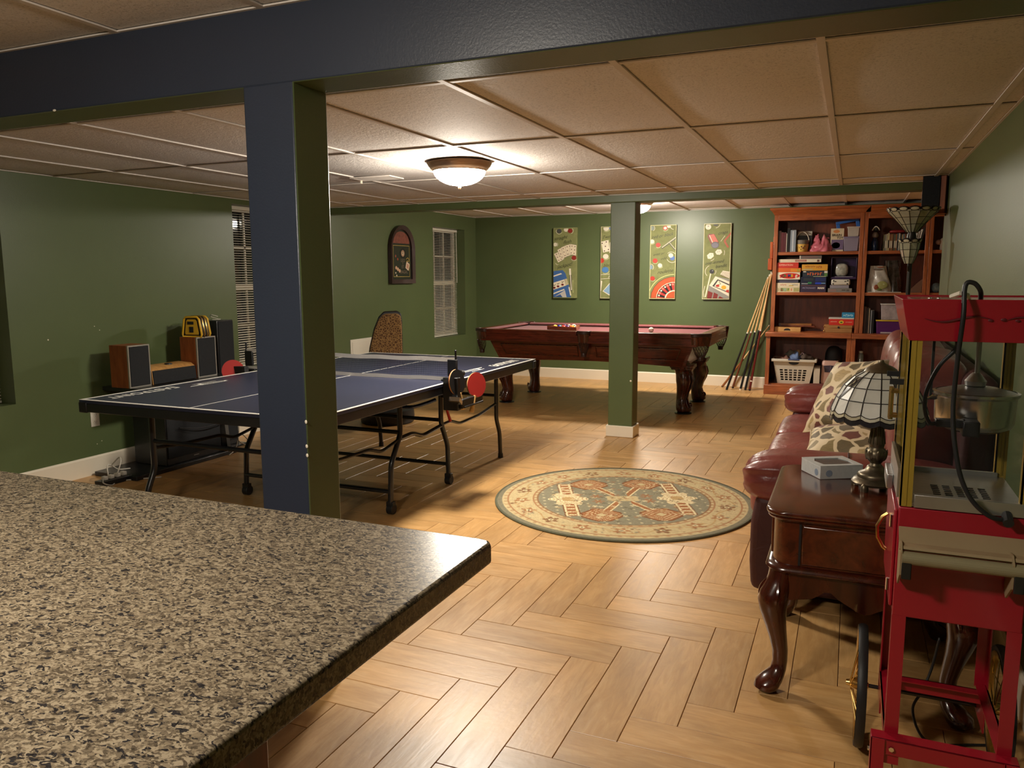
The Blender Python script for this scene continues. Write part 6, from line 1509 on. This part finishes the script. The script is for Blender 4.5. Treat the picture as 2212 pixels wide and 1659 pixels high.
# small lower bowl, hung on a side arm
for (cx_, cy_) in ((-.012, -.055),):
    obj('side_arm', MB().tube(spl([(0, 0, 1.44), (-.01, -.03, 1.43), (-.012, -.055, 1.455), (-.012, -.055, 1.478)]), .007, 8), dkb, t, smooth=180)
    shade(t, [(.026, 1.478), (.044, 1.520), (.058, 1.570), (.064, 1.610)], 8, -.026, c0=(cx_, cy_), colw=MATS['opal_glass_olive'], inv=1)
    obj('bulb', MB().ball((cx_, cy_, 1.56), .028, 16, 10), cue_white, t, smooth=180)

for (cx_, cy_, r_, z_, n_, w_) in ((0, 0, .157, 1.838, 14, .026), (-.012, -.055, .067, 1.628, 8, .019)):
    for k in range(n_):
        a = 2*PI*(k+.5)/n_; T = TR((cx_+r_*math.cos(a), cy_+r_*math.sin(a), z_), a, 0, .5)
        obj('rim_oval', MB().ball((0, 0, 0), 1, 14, 8, (.003, w_, .012), T=T), gl_cream, t, smooth=180)
        obj('rim_lead', MB().tube([T @ Vector((0, w_*1.12*math.cos(b_), .014*math.sin(b_))) for b_ in [2*PI*j/14 for j in range(14)]], .003, 5, closed=True), came, t, smooth=180)

# ================================================================== wall speaker at the wall end
spk_wood = wood('speaker_walnut', '#7c3d1c', '#9c5529', (12, 12, 2), 2.5, .45, .1)
cloth_blk = mat('speaker_cloth', (.012, .013, .015), .95, var=.25, vs=140)
silver_trim = mat('speaker_trim', (.45, .43, .38), .35, .6, var=.05)
t = thing('wall_speaker', 'black and walnut speaker mounted high on the wall end', 'speaker', (.512, 6.36, 1.82), -.30)
obj('cabinet', MB().box(-.075, .075, -.10, .10, 0, .265), spk_wood, t, bevel=.002)
obj('grille', MB().box(-.072, .040, -.110, -.100, .008, .257), cloth_blk, t, bevel=.002)
obj('side_cheek', MB().box(.042, .073, -.104, -.099, .008, .257), spk_wood, t)
obj('bracket', MB().box(.060, .095, -.02, .10, -.012, .29), black_metal, t)

# ================================================================== stereo corner by the windows
t = thing('media_stand', 'black two level stand under the speakers by the window wall', 'stand', (-4.70, 4.42, 0))
blk = mat('black_laminate', (.013, .013, .014), .35, var=.1, coat=.2)
obj('top_shelf', MB().box(-4.90, -4.50, 3.965, 4.88, .602, .632), blk, t, world=True, bevel=.004)
obj('bottom_plate', MB().box(-4.91, -4.50, 3.86, 4.84, .0, .032), blk, t, world=True, bevel=.004)
for y in (4.80,):
    obj('upright', MB().prism([(-4.86, .03), (-4.80, .03), (-4.70, .602), (-4.76, .602)], 'y', y, y+.035), mat('grey_upright', (.075, .07, .062), .4, var=.08), t, world=True)
    obj('upright', MB().prism([(-4.56, .03), (-4.61, .03), (-4.66, .602), (-4.61, .602)], 'y', y, y+.035), MATS['grey_upright'], t, world=True)
t = thing('subwoofer', 'large black subwoofer box on the stand under the ping pong table', 'subwoofer', (-4.70, 4.44, .0325))
obj('cabinet', MB().box(-.16, .16, -.27, .27, 0, .52), blk, t, bevel=.004)
obj('front_panel', MB().box(.160, .166, -.26, .26, .05, .51), cloth_blk, t, bevel=.002)
obj('badge', MB().box(.1662, .1668, -.02, .03, .03, .034), silver_trim, t)
def speaker(lab, x0, x1, y0, y1, z0, z1, g=None):
    t = thing('speaker', lab, 'speaker', ((x0+x1)/2, (y0+y1)/2, z0), 0, g)
    w_, d_, h_ = (x1-x0)/2, (y1-y0)/2, z1-z0
    obj('cabinet', MB().box(-w_, w_-.012, -d_, d_, 0, h_), spk_wood, t, bevel=.0015)
    obj('front_frame', MB().box(w_-.012, w_, -d_, -d_+.009, 0, h_).box(w_-.012, w_, d_-.009, d_, 0, h_).box(w_-.012, w_, -d_+.009, d_-.009, 0, .009).box(w_-.012, w_, -d_+.009, d_-.009, h_-.009, h_), silver_trim, t)
    obj('grille', MB().box(w_-.012, w_+.004, -d_+.010, d_-.010, .010, h_-.010), cloth_blk, t, bevel=.003)
    return t
speaker('walnut bookshelf speaker at the outer end of the stand', -4.785, -4.605, 3.95, 4.135, .633, .932)
speaker('walnut bookshelf speaker under the yellow radio', -4.775, -4.603, 4.58, 4.775, .633, .945)
t = thing('center_speaker', 'low black speaker with curved wooden top between the other two', 'speaker', (-4.69, 4.355, .633))
obj('cabinet', MB().prism([(-.09, 0), (.085, 0), (.075, .10), (.04, .122), (-.09, .128)], 'y', -.205, .205), wood('pale_speaker_wood', '#a8743f', '#c99a5c', (2, 12, 12), 2.5, .4), t, bevel=.003)
obj('grille', MB().prism([(.085, .004), (.092, .004), (.082, .100), (.075, .100)], 'y', -.200, .200), cloth_blk, t)
obj('knob', MB().lathe([(.028, 0), (.026, .008), (.0001, .009)], (.0, .02, .124), n=20), black_plastic, t)
t = thing('tower_speaker', 'tall black tower speaker beside the window', 'speaker', (-4.79, 4.98, 0))
obj('cabinet', MB().box(-.10, .10, -.09, .09, .02, 1.055), blk, t, bevel=.004)
obj('grille', MB().box(.100, .108, -.082, .082, .06, 1.045), cloth_blk, t, bevel=.003)
obj('plinth', MB().box(-.14, .15, -.13, .13, 0, .02), blk, t, bevel=.004)
tag(obj('cable_coil', MB().tube(spl([(-4.80, 4.95, 1.060), (-4.76, 4.92, 1.062), (-4.73, 4.97, 1.062), (-4.78, 5.01, 1.063), (-4.82, 4.97, 1.08), (-4.78, 4.93, 1.10), (-4.74, 4.96, 1.085)]), .003, 5), mat('white_cable', (.6, .56, .48), .5, var=.03), smooth=180), 'small coil of white cable on the tower speaker', 'cable')
# jobsite radio
yel = mat('yellow_plastic', (.62, .36, .025), .4, var=.04)
t = thing('jobsite_radio', 'yellow and black jobsite radio standing on a speaker', 'radio', (-4.685, 4.665, .946), .15)
P = [(-.080, 0), (.080, 0), (.086, .02), (.066, .135), (.050, .152), (-.050, .152), (-.066, .135), (-.086, .02)]
obj('body', MB().prism(P, 'y', -.050, .050), black_plastic, t, bevel=.008)
def ringbar(P, y, r=.009): return MB().tube([(x, y, zz+.0) for x, zz in P], r, 7, closed=True)
for y in (-.052, .052): obj('roll_cage', ringbar(P, y), yel, t, smooth=60)
for y in (-.018, .018): obj('roll_cage', ringbar([(x*1.04, zz*1.02) for x, zz in P], y, .006), brass, t, smooth=60)
obj('face_panel', MB().prism([(x*.72, .016+zz*.78) for x, zz in P], 'y', -.055, -.050), yel, t, bevel=.003)
obj('display', MB().box(-.034, .020, -.058, -.054, .096, .118), black_plastic, t)
obj('speaker_cone', MB().box(-.020, .016, -.058, -.054, .034, .078), black_plastic, t)
# cables and power strips
wc = MATS['white_cable']
t = thing('power_strip', 'black power strip full of white plugs at the stand foot', 'power strip', (-4.62, 3.86, .0))
obj('strip', MB().box(-.045, .045, -.20, .03, 0, .035), blk, t, bevel=.004)
for k in range(4): obj('plug', MB().box(-.018, .018, -.17+k*.05, -.14+k*.05, .035, .062), wc, t, bevel=.004)
for k, P in enumerate(([(-4.62, 3.70, .055), (-4.58, 3.66, .03), (-4.55, 3.70, .008), (-4.60, 3.80, .006), (-4.50, 3.92, .006), (-4.42, 4.00, .006)], [(-4.64, 3.75, .06), (-4.68, 3.78, .11), (-4.72, 3.84, .10), (-4.74, 3.92, .05), (-4.72, 4.0, .04)], [(-4.60, 3.79, .06), (-4.62, 3.84, .13), (-4.68, 3.88, .15), (-4.74, 3.86, .09)])):
    tag(obj('white_cable', MB().tube(spl(P), .0045, 6), wc, smooth=180), ['white cable looping on the floor before the power strip', 'white cable arching from the power strip to the stand', 'white cable arching high behind the power strip'][k], 'cable')
tag(obj('white_cable', MB().tube(spl([(-4.52, 4.86, .34), (-4.50, 4.87, .25), (-4.50, 4.87, .17), (-4.47, 4.83, .10), (-4.44, 4.88, .06), (-4.47, 4.93, .09), (-4.50, 4.88, .14), (-4.48, 4.80, .04), (-4.46, 4.70, .008)]), .004, 6), wc, smooth=180), 'white cable hanging in a loop at the stand end', 'cable')
tag(obj('black_cable', MB().tube(spl([(-4.52, 4.28, .30), (-4.50, 4.45, .27), (-4.49, 4.62, .27), (-4.49, 4.76, .30), (-4.50, 4.83, .36)]), .004, 6), black_plastic, smooth=180), 'black cable sagging across the front of the subwoofer', 'cable')

# ================================================================== upholstered chair
t = thing('swivel_chair', 'brown patterned high back chair by the window wall', 'chair', (-4.10, 6.46, 0), math.radians(33))
m, nt, b = _new('chair_fabric'); L = nt.links; tc = N(nt, 'ShaderNodeTexCoord')
v = N(nt, 'ShaderNodeTexVoronoi', feature='DISTANCE_TO_EDGE', i_Scale=48.0); n_ = N(nt, 'ShaderNodeTexNoise', i_Scale=30.0); L.new(tc.outputs['Object'], n_.inputs['Vector'])
s_ = N(nt, 'ShaderNodeVectorMath', operation='SCALE'); s_.inputs['Scale'].default_value = .03; L.new(n_.outputs['Color'], s_.inputs[0]); a_ = N(nt, 'ShaderNodeVectorMath', operation='ADD'); L.new(tc.outputs['Object'], a_.inputs[0]); L.new(s_.outputs[0], a_.inputs[1]); L.new(a_.outputs[0], v.inputs['Vector'])
r = N(nt, 'ShaderNodeValToRGB'); r.color_ramp.elements[0].position = .05; r.color_ramp.elements[0].color = (*srgb('#8f6e42'), 1); r.color_ramp.elements[1].position = .22; r.color_ramp.elements[1].color = (*srgb('#4c3018'), 1)
L.new(v.outputs['Distance'], r.inputs['Fac']); L.new(r.outputs['Color'], b.inputs['Base Color']); b.inputs['Roughness'].default_value = .9
chair_f = m
def backp(k): # outline of the tall back, x by z
    P = [(-.195, .42), (.165, .42), (.165, .95), (.155, 1.03), (.12, 1.055), (-.01, 1.050), (-.06, 1.0), (-.11, .88), (-.155, .70)]
    return [(x*k, .42+(zz-.42)*k) for x, zz in P]
obj('back_cushion', MB().prism(backp(.985), 'y', .12, .19), chair_f, t, bevel=.025, seg=3)
obj('back_shell', MB().prism(backp(1.02), 'y', .185, .225), black_plastic, t, bevel=.012)
obj('seat', MB().prism(rrect(-.22, .22, -.28, .14, .07), 'z', .40, .50), chair_f, t, bevel=.03, seg=3)
obj('seat_pan', MB().prism(rrect(-.225, .225, -.285, .19, .07), 'z', .36, .405), black_plastic, t, bevel=.01)
obj('back_bar', MB().tube([(0, .05, .37), (0, .20, .38), (0, .235, .45), (0, .235, .70)], .016, 8), black_metal, t)
obj('drum_base', MB().lathe([(.24, 0), (.255, .01), (.262, .06), (.255, .13), (.10, .16), (.045, .18), (.035, .36)], n=40), black_plastic, t, smooth=50)

# access panel on the wall
t = thing('access_panel', 'white access panel on the green wall behind the chair', 'panel', (XL+.003, 7.36, .50), PI/2)
obj('panel_frame', MB().box(-.27, .27, -.006, .003, 0, .225), win_white, t, bevel=.002)
obj('panel_door', MB().box(-.24, .24, -.010, -.006, .03, .195), win_white, t, bevel=.002)

# ================================================================== arched bar sign on the window wall
t = thing('wall_sign', 'arched dark wood game room plaque with clock and playing card', 'sign', (XL+.002, 8.168, 1.317), PI/2)
def arch(w_, h_, z0=0, n=16, k=.0):
    return [(-w_, z0), (w_, z0), (w_, h_-w_*1.05)]+[(w_*math.cos(a), h_-w_*1.05+w_*1.05*math.sin(a)) for a in [PI*j/n for j in range(1, n)]]+[(-w_, h_-w_*1.05)]
plum = mat('plum_frame_wood', (.040, .016, .017), .35, var=.15, coat=.3)
A = arch(.272, .682); B = arch(.222, .632, .05)
n = len(A)
q = MB().add([(x, -.045, z_) for x, z_ in A]+[(x, -.030, z_) for x, z_ in B]+[(x, 0, z_) for x, z_ in A]+[(x, -.012, z_) for x, z_ in B], [(j, (j+1) % n, n+(j+1) % n, n+j) for j in range(n)]+[(2*n+j, 2*n+(j+1) % n, (j+1) % n, j) for j in range(n)]+[(n+j, n+(j+1) % n, 3*n+(j+1) % n, 3*n+j) for j in range(n)])
obj('arched_frame', q, plum, t, smooth=35)
obj('face_board', MB().prism(arch(.226, .636, .046), 'y', -.012, -.006), pmat('#24281c', .35), t)
obj('arch_panel', MB().prism([(-.19, .47)]+[(.19, .47)]+[(.19*math.cos(a), .47+.14*math.sin(a)) for a in [PI*j/14 for j in range(1, 14)]], 'y', -.0135, -.0115), mat('plaque_rust', (.19, .055, .035), .5, var=.3, vs=40), t)
gold = pmat('#a8924c')
for (x0, x1, z0, z1) in ((-.185, -.179, .08, .445), (.179, .185, .08, .445), (-.185, .185, .078, .084), (-.185, .185, .441, .447)): obj('gilt_line', MB().box(x0, x1, -.0135, -.0118, z0, z1), gold, t)
def disc(x, z_, r, c, y=-.0135, nm='printed_disc'): return obj(nm, MB().cyl((x, y, z_), (x, -.0115, z_), r, n=24), pmat(c), t)
disc(.03, .355, .062, '#171310', -.0140, 'clock_rim'); disc(.03, .355, .038, '#b08a6a', -.0148, 'clock_face'); disc(.03, .355, .022, '#c9b69a', -.0154, 'clock_center')
obj('clock_hand', MB().box(.027, .033, -.0162, -.015, .345, .385), black_plastic, t); obj('clock_hand', MB().box(.012, .031, -.0162, -.015, .352, .358), black_plastic, t)
for x, z_, c in ((-.13, .32, '#b05a48'), (-.085, .285, '#a8482e')):
    obj('diamond_pip', MB().prism([(x, z_-.018), (x+.014, z_), (x, z_+.018), (x-.014, z_)], 'y', -.0135, -.0115), pmat(c), t)
obj('playing_card', MB().prism([(.085, .185), (.155, .150), (.185, .225), (.115, .265)], 'y', -.0140, -.0115), pmat('#d8c4ac'), t)
obj('card_figure', MB().prism([(.105, .190), (.145, .170), (.165, .218), (.125, .240)], 'y', -.0146, -.0138), pmat('#b98a72'), t)
for k in range(3): obj('die', MB().cyl((-.125+.038*k, -.0150, .185-.018*k), (-.125+.038*k, -.0115, .185-.018*k), .022, n=6), pmat('#c9a284'), t)
obj('ribbon', MB().tube([(.10, -.0135, .285), (.14, -.0135, .305), (.17, -.0135, .285), (.16, -.0135, .262), (.12, -.0135, .268), (.105, -.0135, .252)], .006, 5), gold, t)
for x, z_ in ((-.135, .125), (-.115, .095)): disc(x, z_, .010, '#d8cdb4')
for s, z_, sz in (('LEO', .270, .055), ('E', .235, .04), ('ET', .195, .05), ('RINGAL', .135, .052)):
    text_mesh('lettering', s, sz, pmat('#7a6a58'), t, TR((.03 if s != 'RINGAL' else .045, -.0126, z_), 0, PI/2), ext=.0004)

# ================================================================== four casino canvases on the end wall
def clip_poly(P):
    def cl(P, ins, it):
        o = []
        for i in range(len(P)):
            a, b_ = P[i-1], P[i]
            if ins(b_):
                if not ins(a): o.append(it(a, b_))
                o.append(b_)
            elif ins(a): o.append(it(a, b_))
        return o
    for ax in (0, 1):
        for lim, sg in ((0.012, 1), (0.988, -1)):
            if not P: return P
            def it(a, b_):
                f = (lim-a[ax])/(b_[ax]-a[ax]); return (a[0]+(b_[0]-a[0])*f, a[1]+(b_[1]-a[1])*f)
            P = cl(P, lambda p: (p[ax]-lim)*sg >= 0, it)
    return P
CW_, CH_ = .335, .940
class Art:
    def __init__(s, lab, x0, box, edge):
        s.box = box; s.k = 0; s.mats = []; s.q = MB()
        s.t = thing('canvas_print', lab, 'canvas print', (x0+CW_/2, YB-.002, 1.10), 0, 'casino canvases on the end wall')
        obj('canvas', MB().box(-CW_/2, CW_/2, -.036, 0, 0, CH_), pmat('#7c8050', .7, .12), s.t, bevel=.003)
        e_ = pmat(edge)
        for (a, b_, c, d) in ((-CW_/2, -CW_/2+.006, 0, CH_), (CW_/2-.006, CW_/2, 0, CH_), (-CW_/2+.006, CW_/2-.006, 0, .006), (-CW_/2+.006, CW_/2-.006, CH_-.006, CH_)):
            obj('edge_line', MB().box(a, b_, -.0370, -.0358, c, d), e_, s.t)
    def uv(s, p):
        xt0, xt1, xb0, xb1, y0, y1 = s.box; v = (p[1]-y0)/(y1-y0); xa = xt0+(xb0-xt0)*v; xb = xt1+(xb1-xt1)*v
        return ((p[0]-xa)/(xb-xa), 1-v)
    def mi(s, c):
        m = pmat(c)
        if m not in s.mats: s.mats.append(m)
        return s.mats.index(m)
    def poly(s, pts, c):
        P = clip_poly([s.uv(p) for p in pts])
        if len(P) < 3: return
        s.k += 1; y = -.0362-.00004*s.k
        W = [((u-.5)*CW_, y, v*CH_) for u, v in P]
        ar = sum(W[i-1][0]*W[i][2]-W[i][0]*W[i-1][2] for i in range(len(W)))
        s.q.add(W if ar > 0 else W[::-1], [tuple(range(len(W)))], s.mi(c))
    def disc(s, x, y, r, c, ry=None): s.poly([(x+r*math.cos(2*PI*k/22), y+(ry or r)*math.sin(2*PI*k/22)) for k in range(22)], c)
    def line(s, pts, w_, c):
        for a, b_ in zip(pts, pts[1:]):
            d = Vector((b_[0]-a[0], b_[1]-a[1])); d = d.normalized() if d.length else Vector((1, 0)); n_ = Vector((-d.y, d.x))*w_/2
            s.poly([(a[0]+n_.x, a[1]+n_.y), (b_[0]+n_.x, b_[1]+n_.y), (b_[0]-n_.x, b_[1]-n_.y), (a[0]-n_.x, a[1]-n_.y)], c)
    def arc(s, x, y, r, a0, a1, w_, c): s.line([(x+r*math.cos(a0+(a1-a0)*k/12), y+r*math.sin(a0+(a1-a0)*k/12)) for k in range(13)], w_, c)
    def chip(s, x, y, r, c): s.disc(x, y, r, c); s.disc(x, y, r*.62, c if c[1:3] < 'c0' else '#d8d2c2'); s.arc(x, y, r*1.28, .4, 2.2, 7, '#c9cba0')
    def text(s, body, x, y, size, c='#262c1c', rot=.15):
        u, v = s.uv((x, y))
        text_mesh('lettering', body, size, pmat(c), s.t, TR(((u-.5)*CW_, -.0385, v*CH_), 0, PI/2) @ TR((0, 0, 0), rot), ext=.0002, shear=.45, bold=-.0004)
    def done(s): obj('painted_design', s.q, s.mats, s.t, smooth=0)['kind'] = 'stuff'
CRM, REDc, BLK, BLU, DKR = '#d9d2bc', '#b5382c', '#2a2a2c', '#4a6fa8', '#7a2a26'
# 1 poker hand and blue slot machine
a = Art('tall casino canvas with playing cards above a blue slot machine', -3.76, (125, 545, 120, 535, 195, 1520), '#8c9362')
a.chip(228, 255, 42, '#4a4c4a'); a.disc(350, 230, 40, CRM); a.disc(422, 255, 42, '#8a2a24'); a.arc(422, 255, 56, -.8, 1.2, 7, CRM); a.arc(228, 255, 54, 1.6, 3.6, 7, CRM)
a.text('straight', 250, 385, .062); a.text('flush', 370, 460, .062); a.disc(158, 505, 36, CRM); a.arc(158, 505, 48, -.8, .9, 6, CRM)
cards = [((130, 680), (215, 640), (325, 780), (210, 850)), ((190, 605), (275, 560), (370, 740), (270, 790)), ((258, 560), (350, 520), (420, 720), (320, 760)), ((335, 525), (430, 500), (470, 700), (360, 735)), ((430, 500), (540, 520), (530, 725), (400, 690))]
for cd in cards:
    a.poly(cd, BLK); cx_ = sum(p[0] for p in cd)/4; cy_ = sum(p[1] for p in cd)/4; a.poly([(cx_+(p[0]-cx_)*.96, cy_+(p[1]-cy_)*.97) for p in cd], '#dccfb4')
    for f in (-.55, 0, .55):
        for g in (-.4, .4): a.disc(cx_+(cd[3][0]-cd[0][0])*f*.5+(cd[1][0]-cd[0][0])*g*.6, cy_+(cd[3][1]-cd[0][1])*f*.6+(cd[1][1]-cd[0][1])*g*.6, 9, '#4a2420')
a.disc(492, 760, 42, '#8a2a24'); a.arc(492, 760, 52, .3, 2.6, 7, CRM); a.line([(165, 855), (180, 885), (215, 885)], 8, CRM); a.text('jackpot!', 320, 905, .066, rot=.2)
a.poly([(120, 1010), (290, 990), (340, 1050), (400, 1270), (440, 1520), (120, 1520)], '#3d6299'); a.poly([(120, 1095), (260, 1045), (280, 1065), (120, 1120)], CRM)
a.poly([(120, 1230), (320, 1165), (345, 1285), (120, 1365)], '#d9cfb6'); a.poly([(325, 1160), (370, 1150), (395, 1260), (345, 1285)], '#b8ad86')
for (x, y) in ((140, 1325), (208, 1298), (288, 1265)): a.disc(x, y, 24, '#6b1f1c', 20); a.line([(x-18, y-60), (x, y-38), (x+22, y-68)], 9, '#3f3a22')
a.line([(120, 1440), (320, 1355)], 22, CRM); a.poly([(140, 1500), (300, 1390), (330, 1370), (365, 1520), (140, 1520)], '#b9b4ae'); a.poly([(140, 1500), (250, 1450), (300, 1520), (140, 1520)], '#35568a')
a.line([(420, 975), (430, 1080), (445, 1380)], 34, BLK); a.line([(420, 960), (426, 1080)], 34, CRM); a.line([(428, 1080), (446, 1370)], 18, CRM); a.line([(470, 1180), (465, 1330), (480, 1420)], 10, '#b9bc86'); a.line([(405, 1310), (435, 1470)], 22, CRM)
a.done()
# 2 blackjack
a = Art('casino canvas with cards and PAYS banner, mostly behind the green post', -3.093, (1000, 1420, 995, 1400, 180, 1530), '#c9c39a')
a.chip(1090, 215, 48, CRM); a.disc(1180, 205, 44, '#6a7aa0'); a.text('Twenty one', 1200, 355, .060)
a.poly([(1005, 460), (1130, 430), (1150, 640), (1040, 665)], CRM); a.poly([(1150, 475), (1270, 480), (1260, 670), (1145, 672)], CRM)
for (x, y) in ((1022, 490), (1092, 466), (1078, 548), (1062, 634), (1130, 608)): a.disc(x, y, 11, '#4a2a26')
a.chip(1085, 738, 48, CRM); a.disc(1012, 815, 46, REDc); a.text('black jack', 1180, 890, .058); a.chip(1078, 990, 56, '#4a7ab0')
a.arc(1180, 2200, 1130, -PI/2-.2, -PI/2+.22, 8, CRM); a.arc(1180, 2200, 1050, -PI/2-.2, -PI/2+.22, 8, CRM); a.text('PAYS', 1190, 1125, .05, CRM, 0)
a.poly([(1035, 1395), (1150, 1240), (1290, 1330), (1150, 1475)], CRM); a.poly([(1050, 1390), (1150, 1262), (1268, 1335), (1148, 1455)], '#7fa0bc'); a.poly([(1000, 1190), (1030, 1200), (1010, 1390), (1000, 1390)], CRM)
a.done()
# 3 roulette
a = Art('casino canvas with red chips above a roulette wheel', -2.43, (155, 615, 110, 570, 150, 1535), '#dfd79e')
a.disc(180, 205, 42, '#7f8a80'); a.arc(180, 205, 52, -1.2, 1.2, 7, CRM); a.chip(415, 210, 42, '#c04a38'); a.disc(480, 175, 34, CRM); a.arc(560, 180, 55, 1.5, 3.2, 8, CRM)
a.text('red or black', 360, 350, .056); a.chip(180, 455, 40, CRM); a.chip(285, 520, 42, REDc)
a.line([(345, 580), (600, 390)], 40, '#3a3a2e'); a.line([(350, 572), (600, 385)], 22, '#a9a684'); a.line([(485, 480), (590, 620)], 30, '#3a3a2e'); a.line([(490, 480), (590, 610)], 14, '#a9a684')
a.text('even or', 290, 690, .046); a.text('odd', 375, 775, .046); a.disc(535, 770, 42, '#4a6aa8'); a.disc(508, 718, 42, CRM); a.arc(515, 740, 85, -2.4, -.6, 8, CRM); a.arc(530, 760, 92, .9, 2.8, 8, CRM)
a.chip(228, 815, 44, REDc); a.chip(315, 905, 40, CRM); a.disc(140, 935, 44, '#7f98a8'); a.arc(140, 935, 60, -1.4, .8, 8, CRM); a.text('roulette', 400, 1020, .062); a.chip(178, 1148, 42, REDc)
a.arc(565, 1545, 470, PI, 1.5*PI, 12, '#c9d08a'); C_ = (565, 1545)
a.disc(*C_, 432, '#2a2420'); a.disc(*C_, 425, '#b8532c'); a.disc(*C_, 330, CRM); a.disc(*C_, 318, '#1c1a18')
for k in range(9):
    a0 = PI+k*(PI/2)/9*1.0; 
    if k % 2 == 0:
        a1 = a0+PI/18; a.poly([(C_[0]+r_*math.cos(x), C_[1]+r_*math.sin(x)) for r_, x in ((318, a0), (318, a1), (165, a1), (165, a0))], '#c03a30')
    am = a0+PI/36; a.disc(C_[0]+285*math.cos(am), C_[1]+285*math.sin(am), 17, CRM if k % 2 else '#d88a72')
a.disc(*C_, 178, CRM); a.disc(*C_, 155, '#b8532c')
a.done()
# 4 craps and bandit
a = Art('casino canvas with red dice cup above a grey slot machine', -1.75, (1145, 1635, 1115, 1600, 110, 1530), '#ddd6ae')
a.disc(1220, 170, 52, CRM); a.disc(1220, 160, 12, '#8f8a80'); a.disc(1355, 125, 46, '#3f3f3a', 36); a.arc(1350, 110, 82, .2, 1.5, 9, CRM); a.text('craps', 1480, 285, .056)
a.poly([(1205, 340), (1235, 300), (1330, 305), (1415, 470), (1300, 560)], '#7a2f24'); a.poly([(1230, 330), (1320, 305), (1400, 450), (1290, 470)], '#c0604c'); a.line([(1240, 325), (1300, 465)], 12, CRM); a.disc(1345, 510, 72, '#57504f', 62); a.disc(1345, 515, 58, '#6f6a78', 48)
a.line([(1630, 290), (1510, 440), (1580, 560)], 34, '#a8553a'); a.line([(1520, 340), (1445, 445)], 9, CRM)
a.poly([(1200, 700), (1250, 655), (1315, 660), (1322, 720), (1270, 770), (1215, 765)], CRM); a.poly([(1345, 640), (1385, 592), (1450, 595), (1472, 650), (1430, 695), (1375, 690)], CRM)
for (x, y) in ((1245, 715), (1280, 690), (1390, 640), (1420, 630)): a.disc(x, y, 7, '#8f8578')
a.arc(1250, 710, 95, .6, 1.4, 8, CRM); a.arc(1410, 650, 105, -.4, .5, 8, CRM); a.text('one-armed', 1330, 835, .052); a.text('bandit', 1450, 905, .056)
a.arc(1290, 1005, 118, 2.4, 4.3, 9, CRM); a.arc(1290, 1005, 72, -.3, .9, 8, CRM); a.line([(1270, 1045), (1175, 1490)], 22, '#ddd6bc'); a.disc(1290, 1005, 42, '#2c2c30'); a.disc(1302, 990, 10, '#8f8f92')
a.poly([(1440, 1060), (1485, 990), (1610, 1010), (1610, 1140)], CRM); 
for k in range(5): a.line([(1470-4*k, 1010+18*k), (1610, 1040+24*k)], 5, '#7a4a40')
a.poly([(1240, 1280), (1350, 1095), (1610, 1150), (1610, 1530), (1200, 1530)], '#8a8880'); a.poly([(1245, 1270), (1355, 1095), (1610, 1200), (1610, 1480)], CRM); a.poly([(1300, 1280), (1395, 1150), (1610, 1250), (1610, 1420)], '#3f3d38'); a.poly([(1335, 1285), (1405, 1175), (1610, 1275), (1610, 1400)], '#e2d8bc')
a.disc(1395, 1275, 34, REDc, 24); a.line([(1420, 1190), (1450, 1245), (1400, 1250)], 8, '#3f4a2a'); a.disc(1505, 1305, 44, '#d8a52c', 38); a.disc(1575, 1375, 34, REDc, 26)
for (x0, x1, y0) in ((1225, 1310, 1370), (1330, 1405, 1400), (1430, 1500, 1470)): a.poly([(x0, y0), (x1, y0+38), (x1-25, 1530), (x0-25, 1530)], DKR)
a.line([(1165, 1280), (1140, 1400), (1150, 1500)], 12, CRM)
a.done()
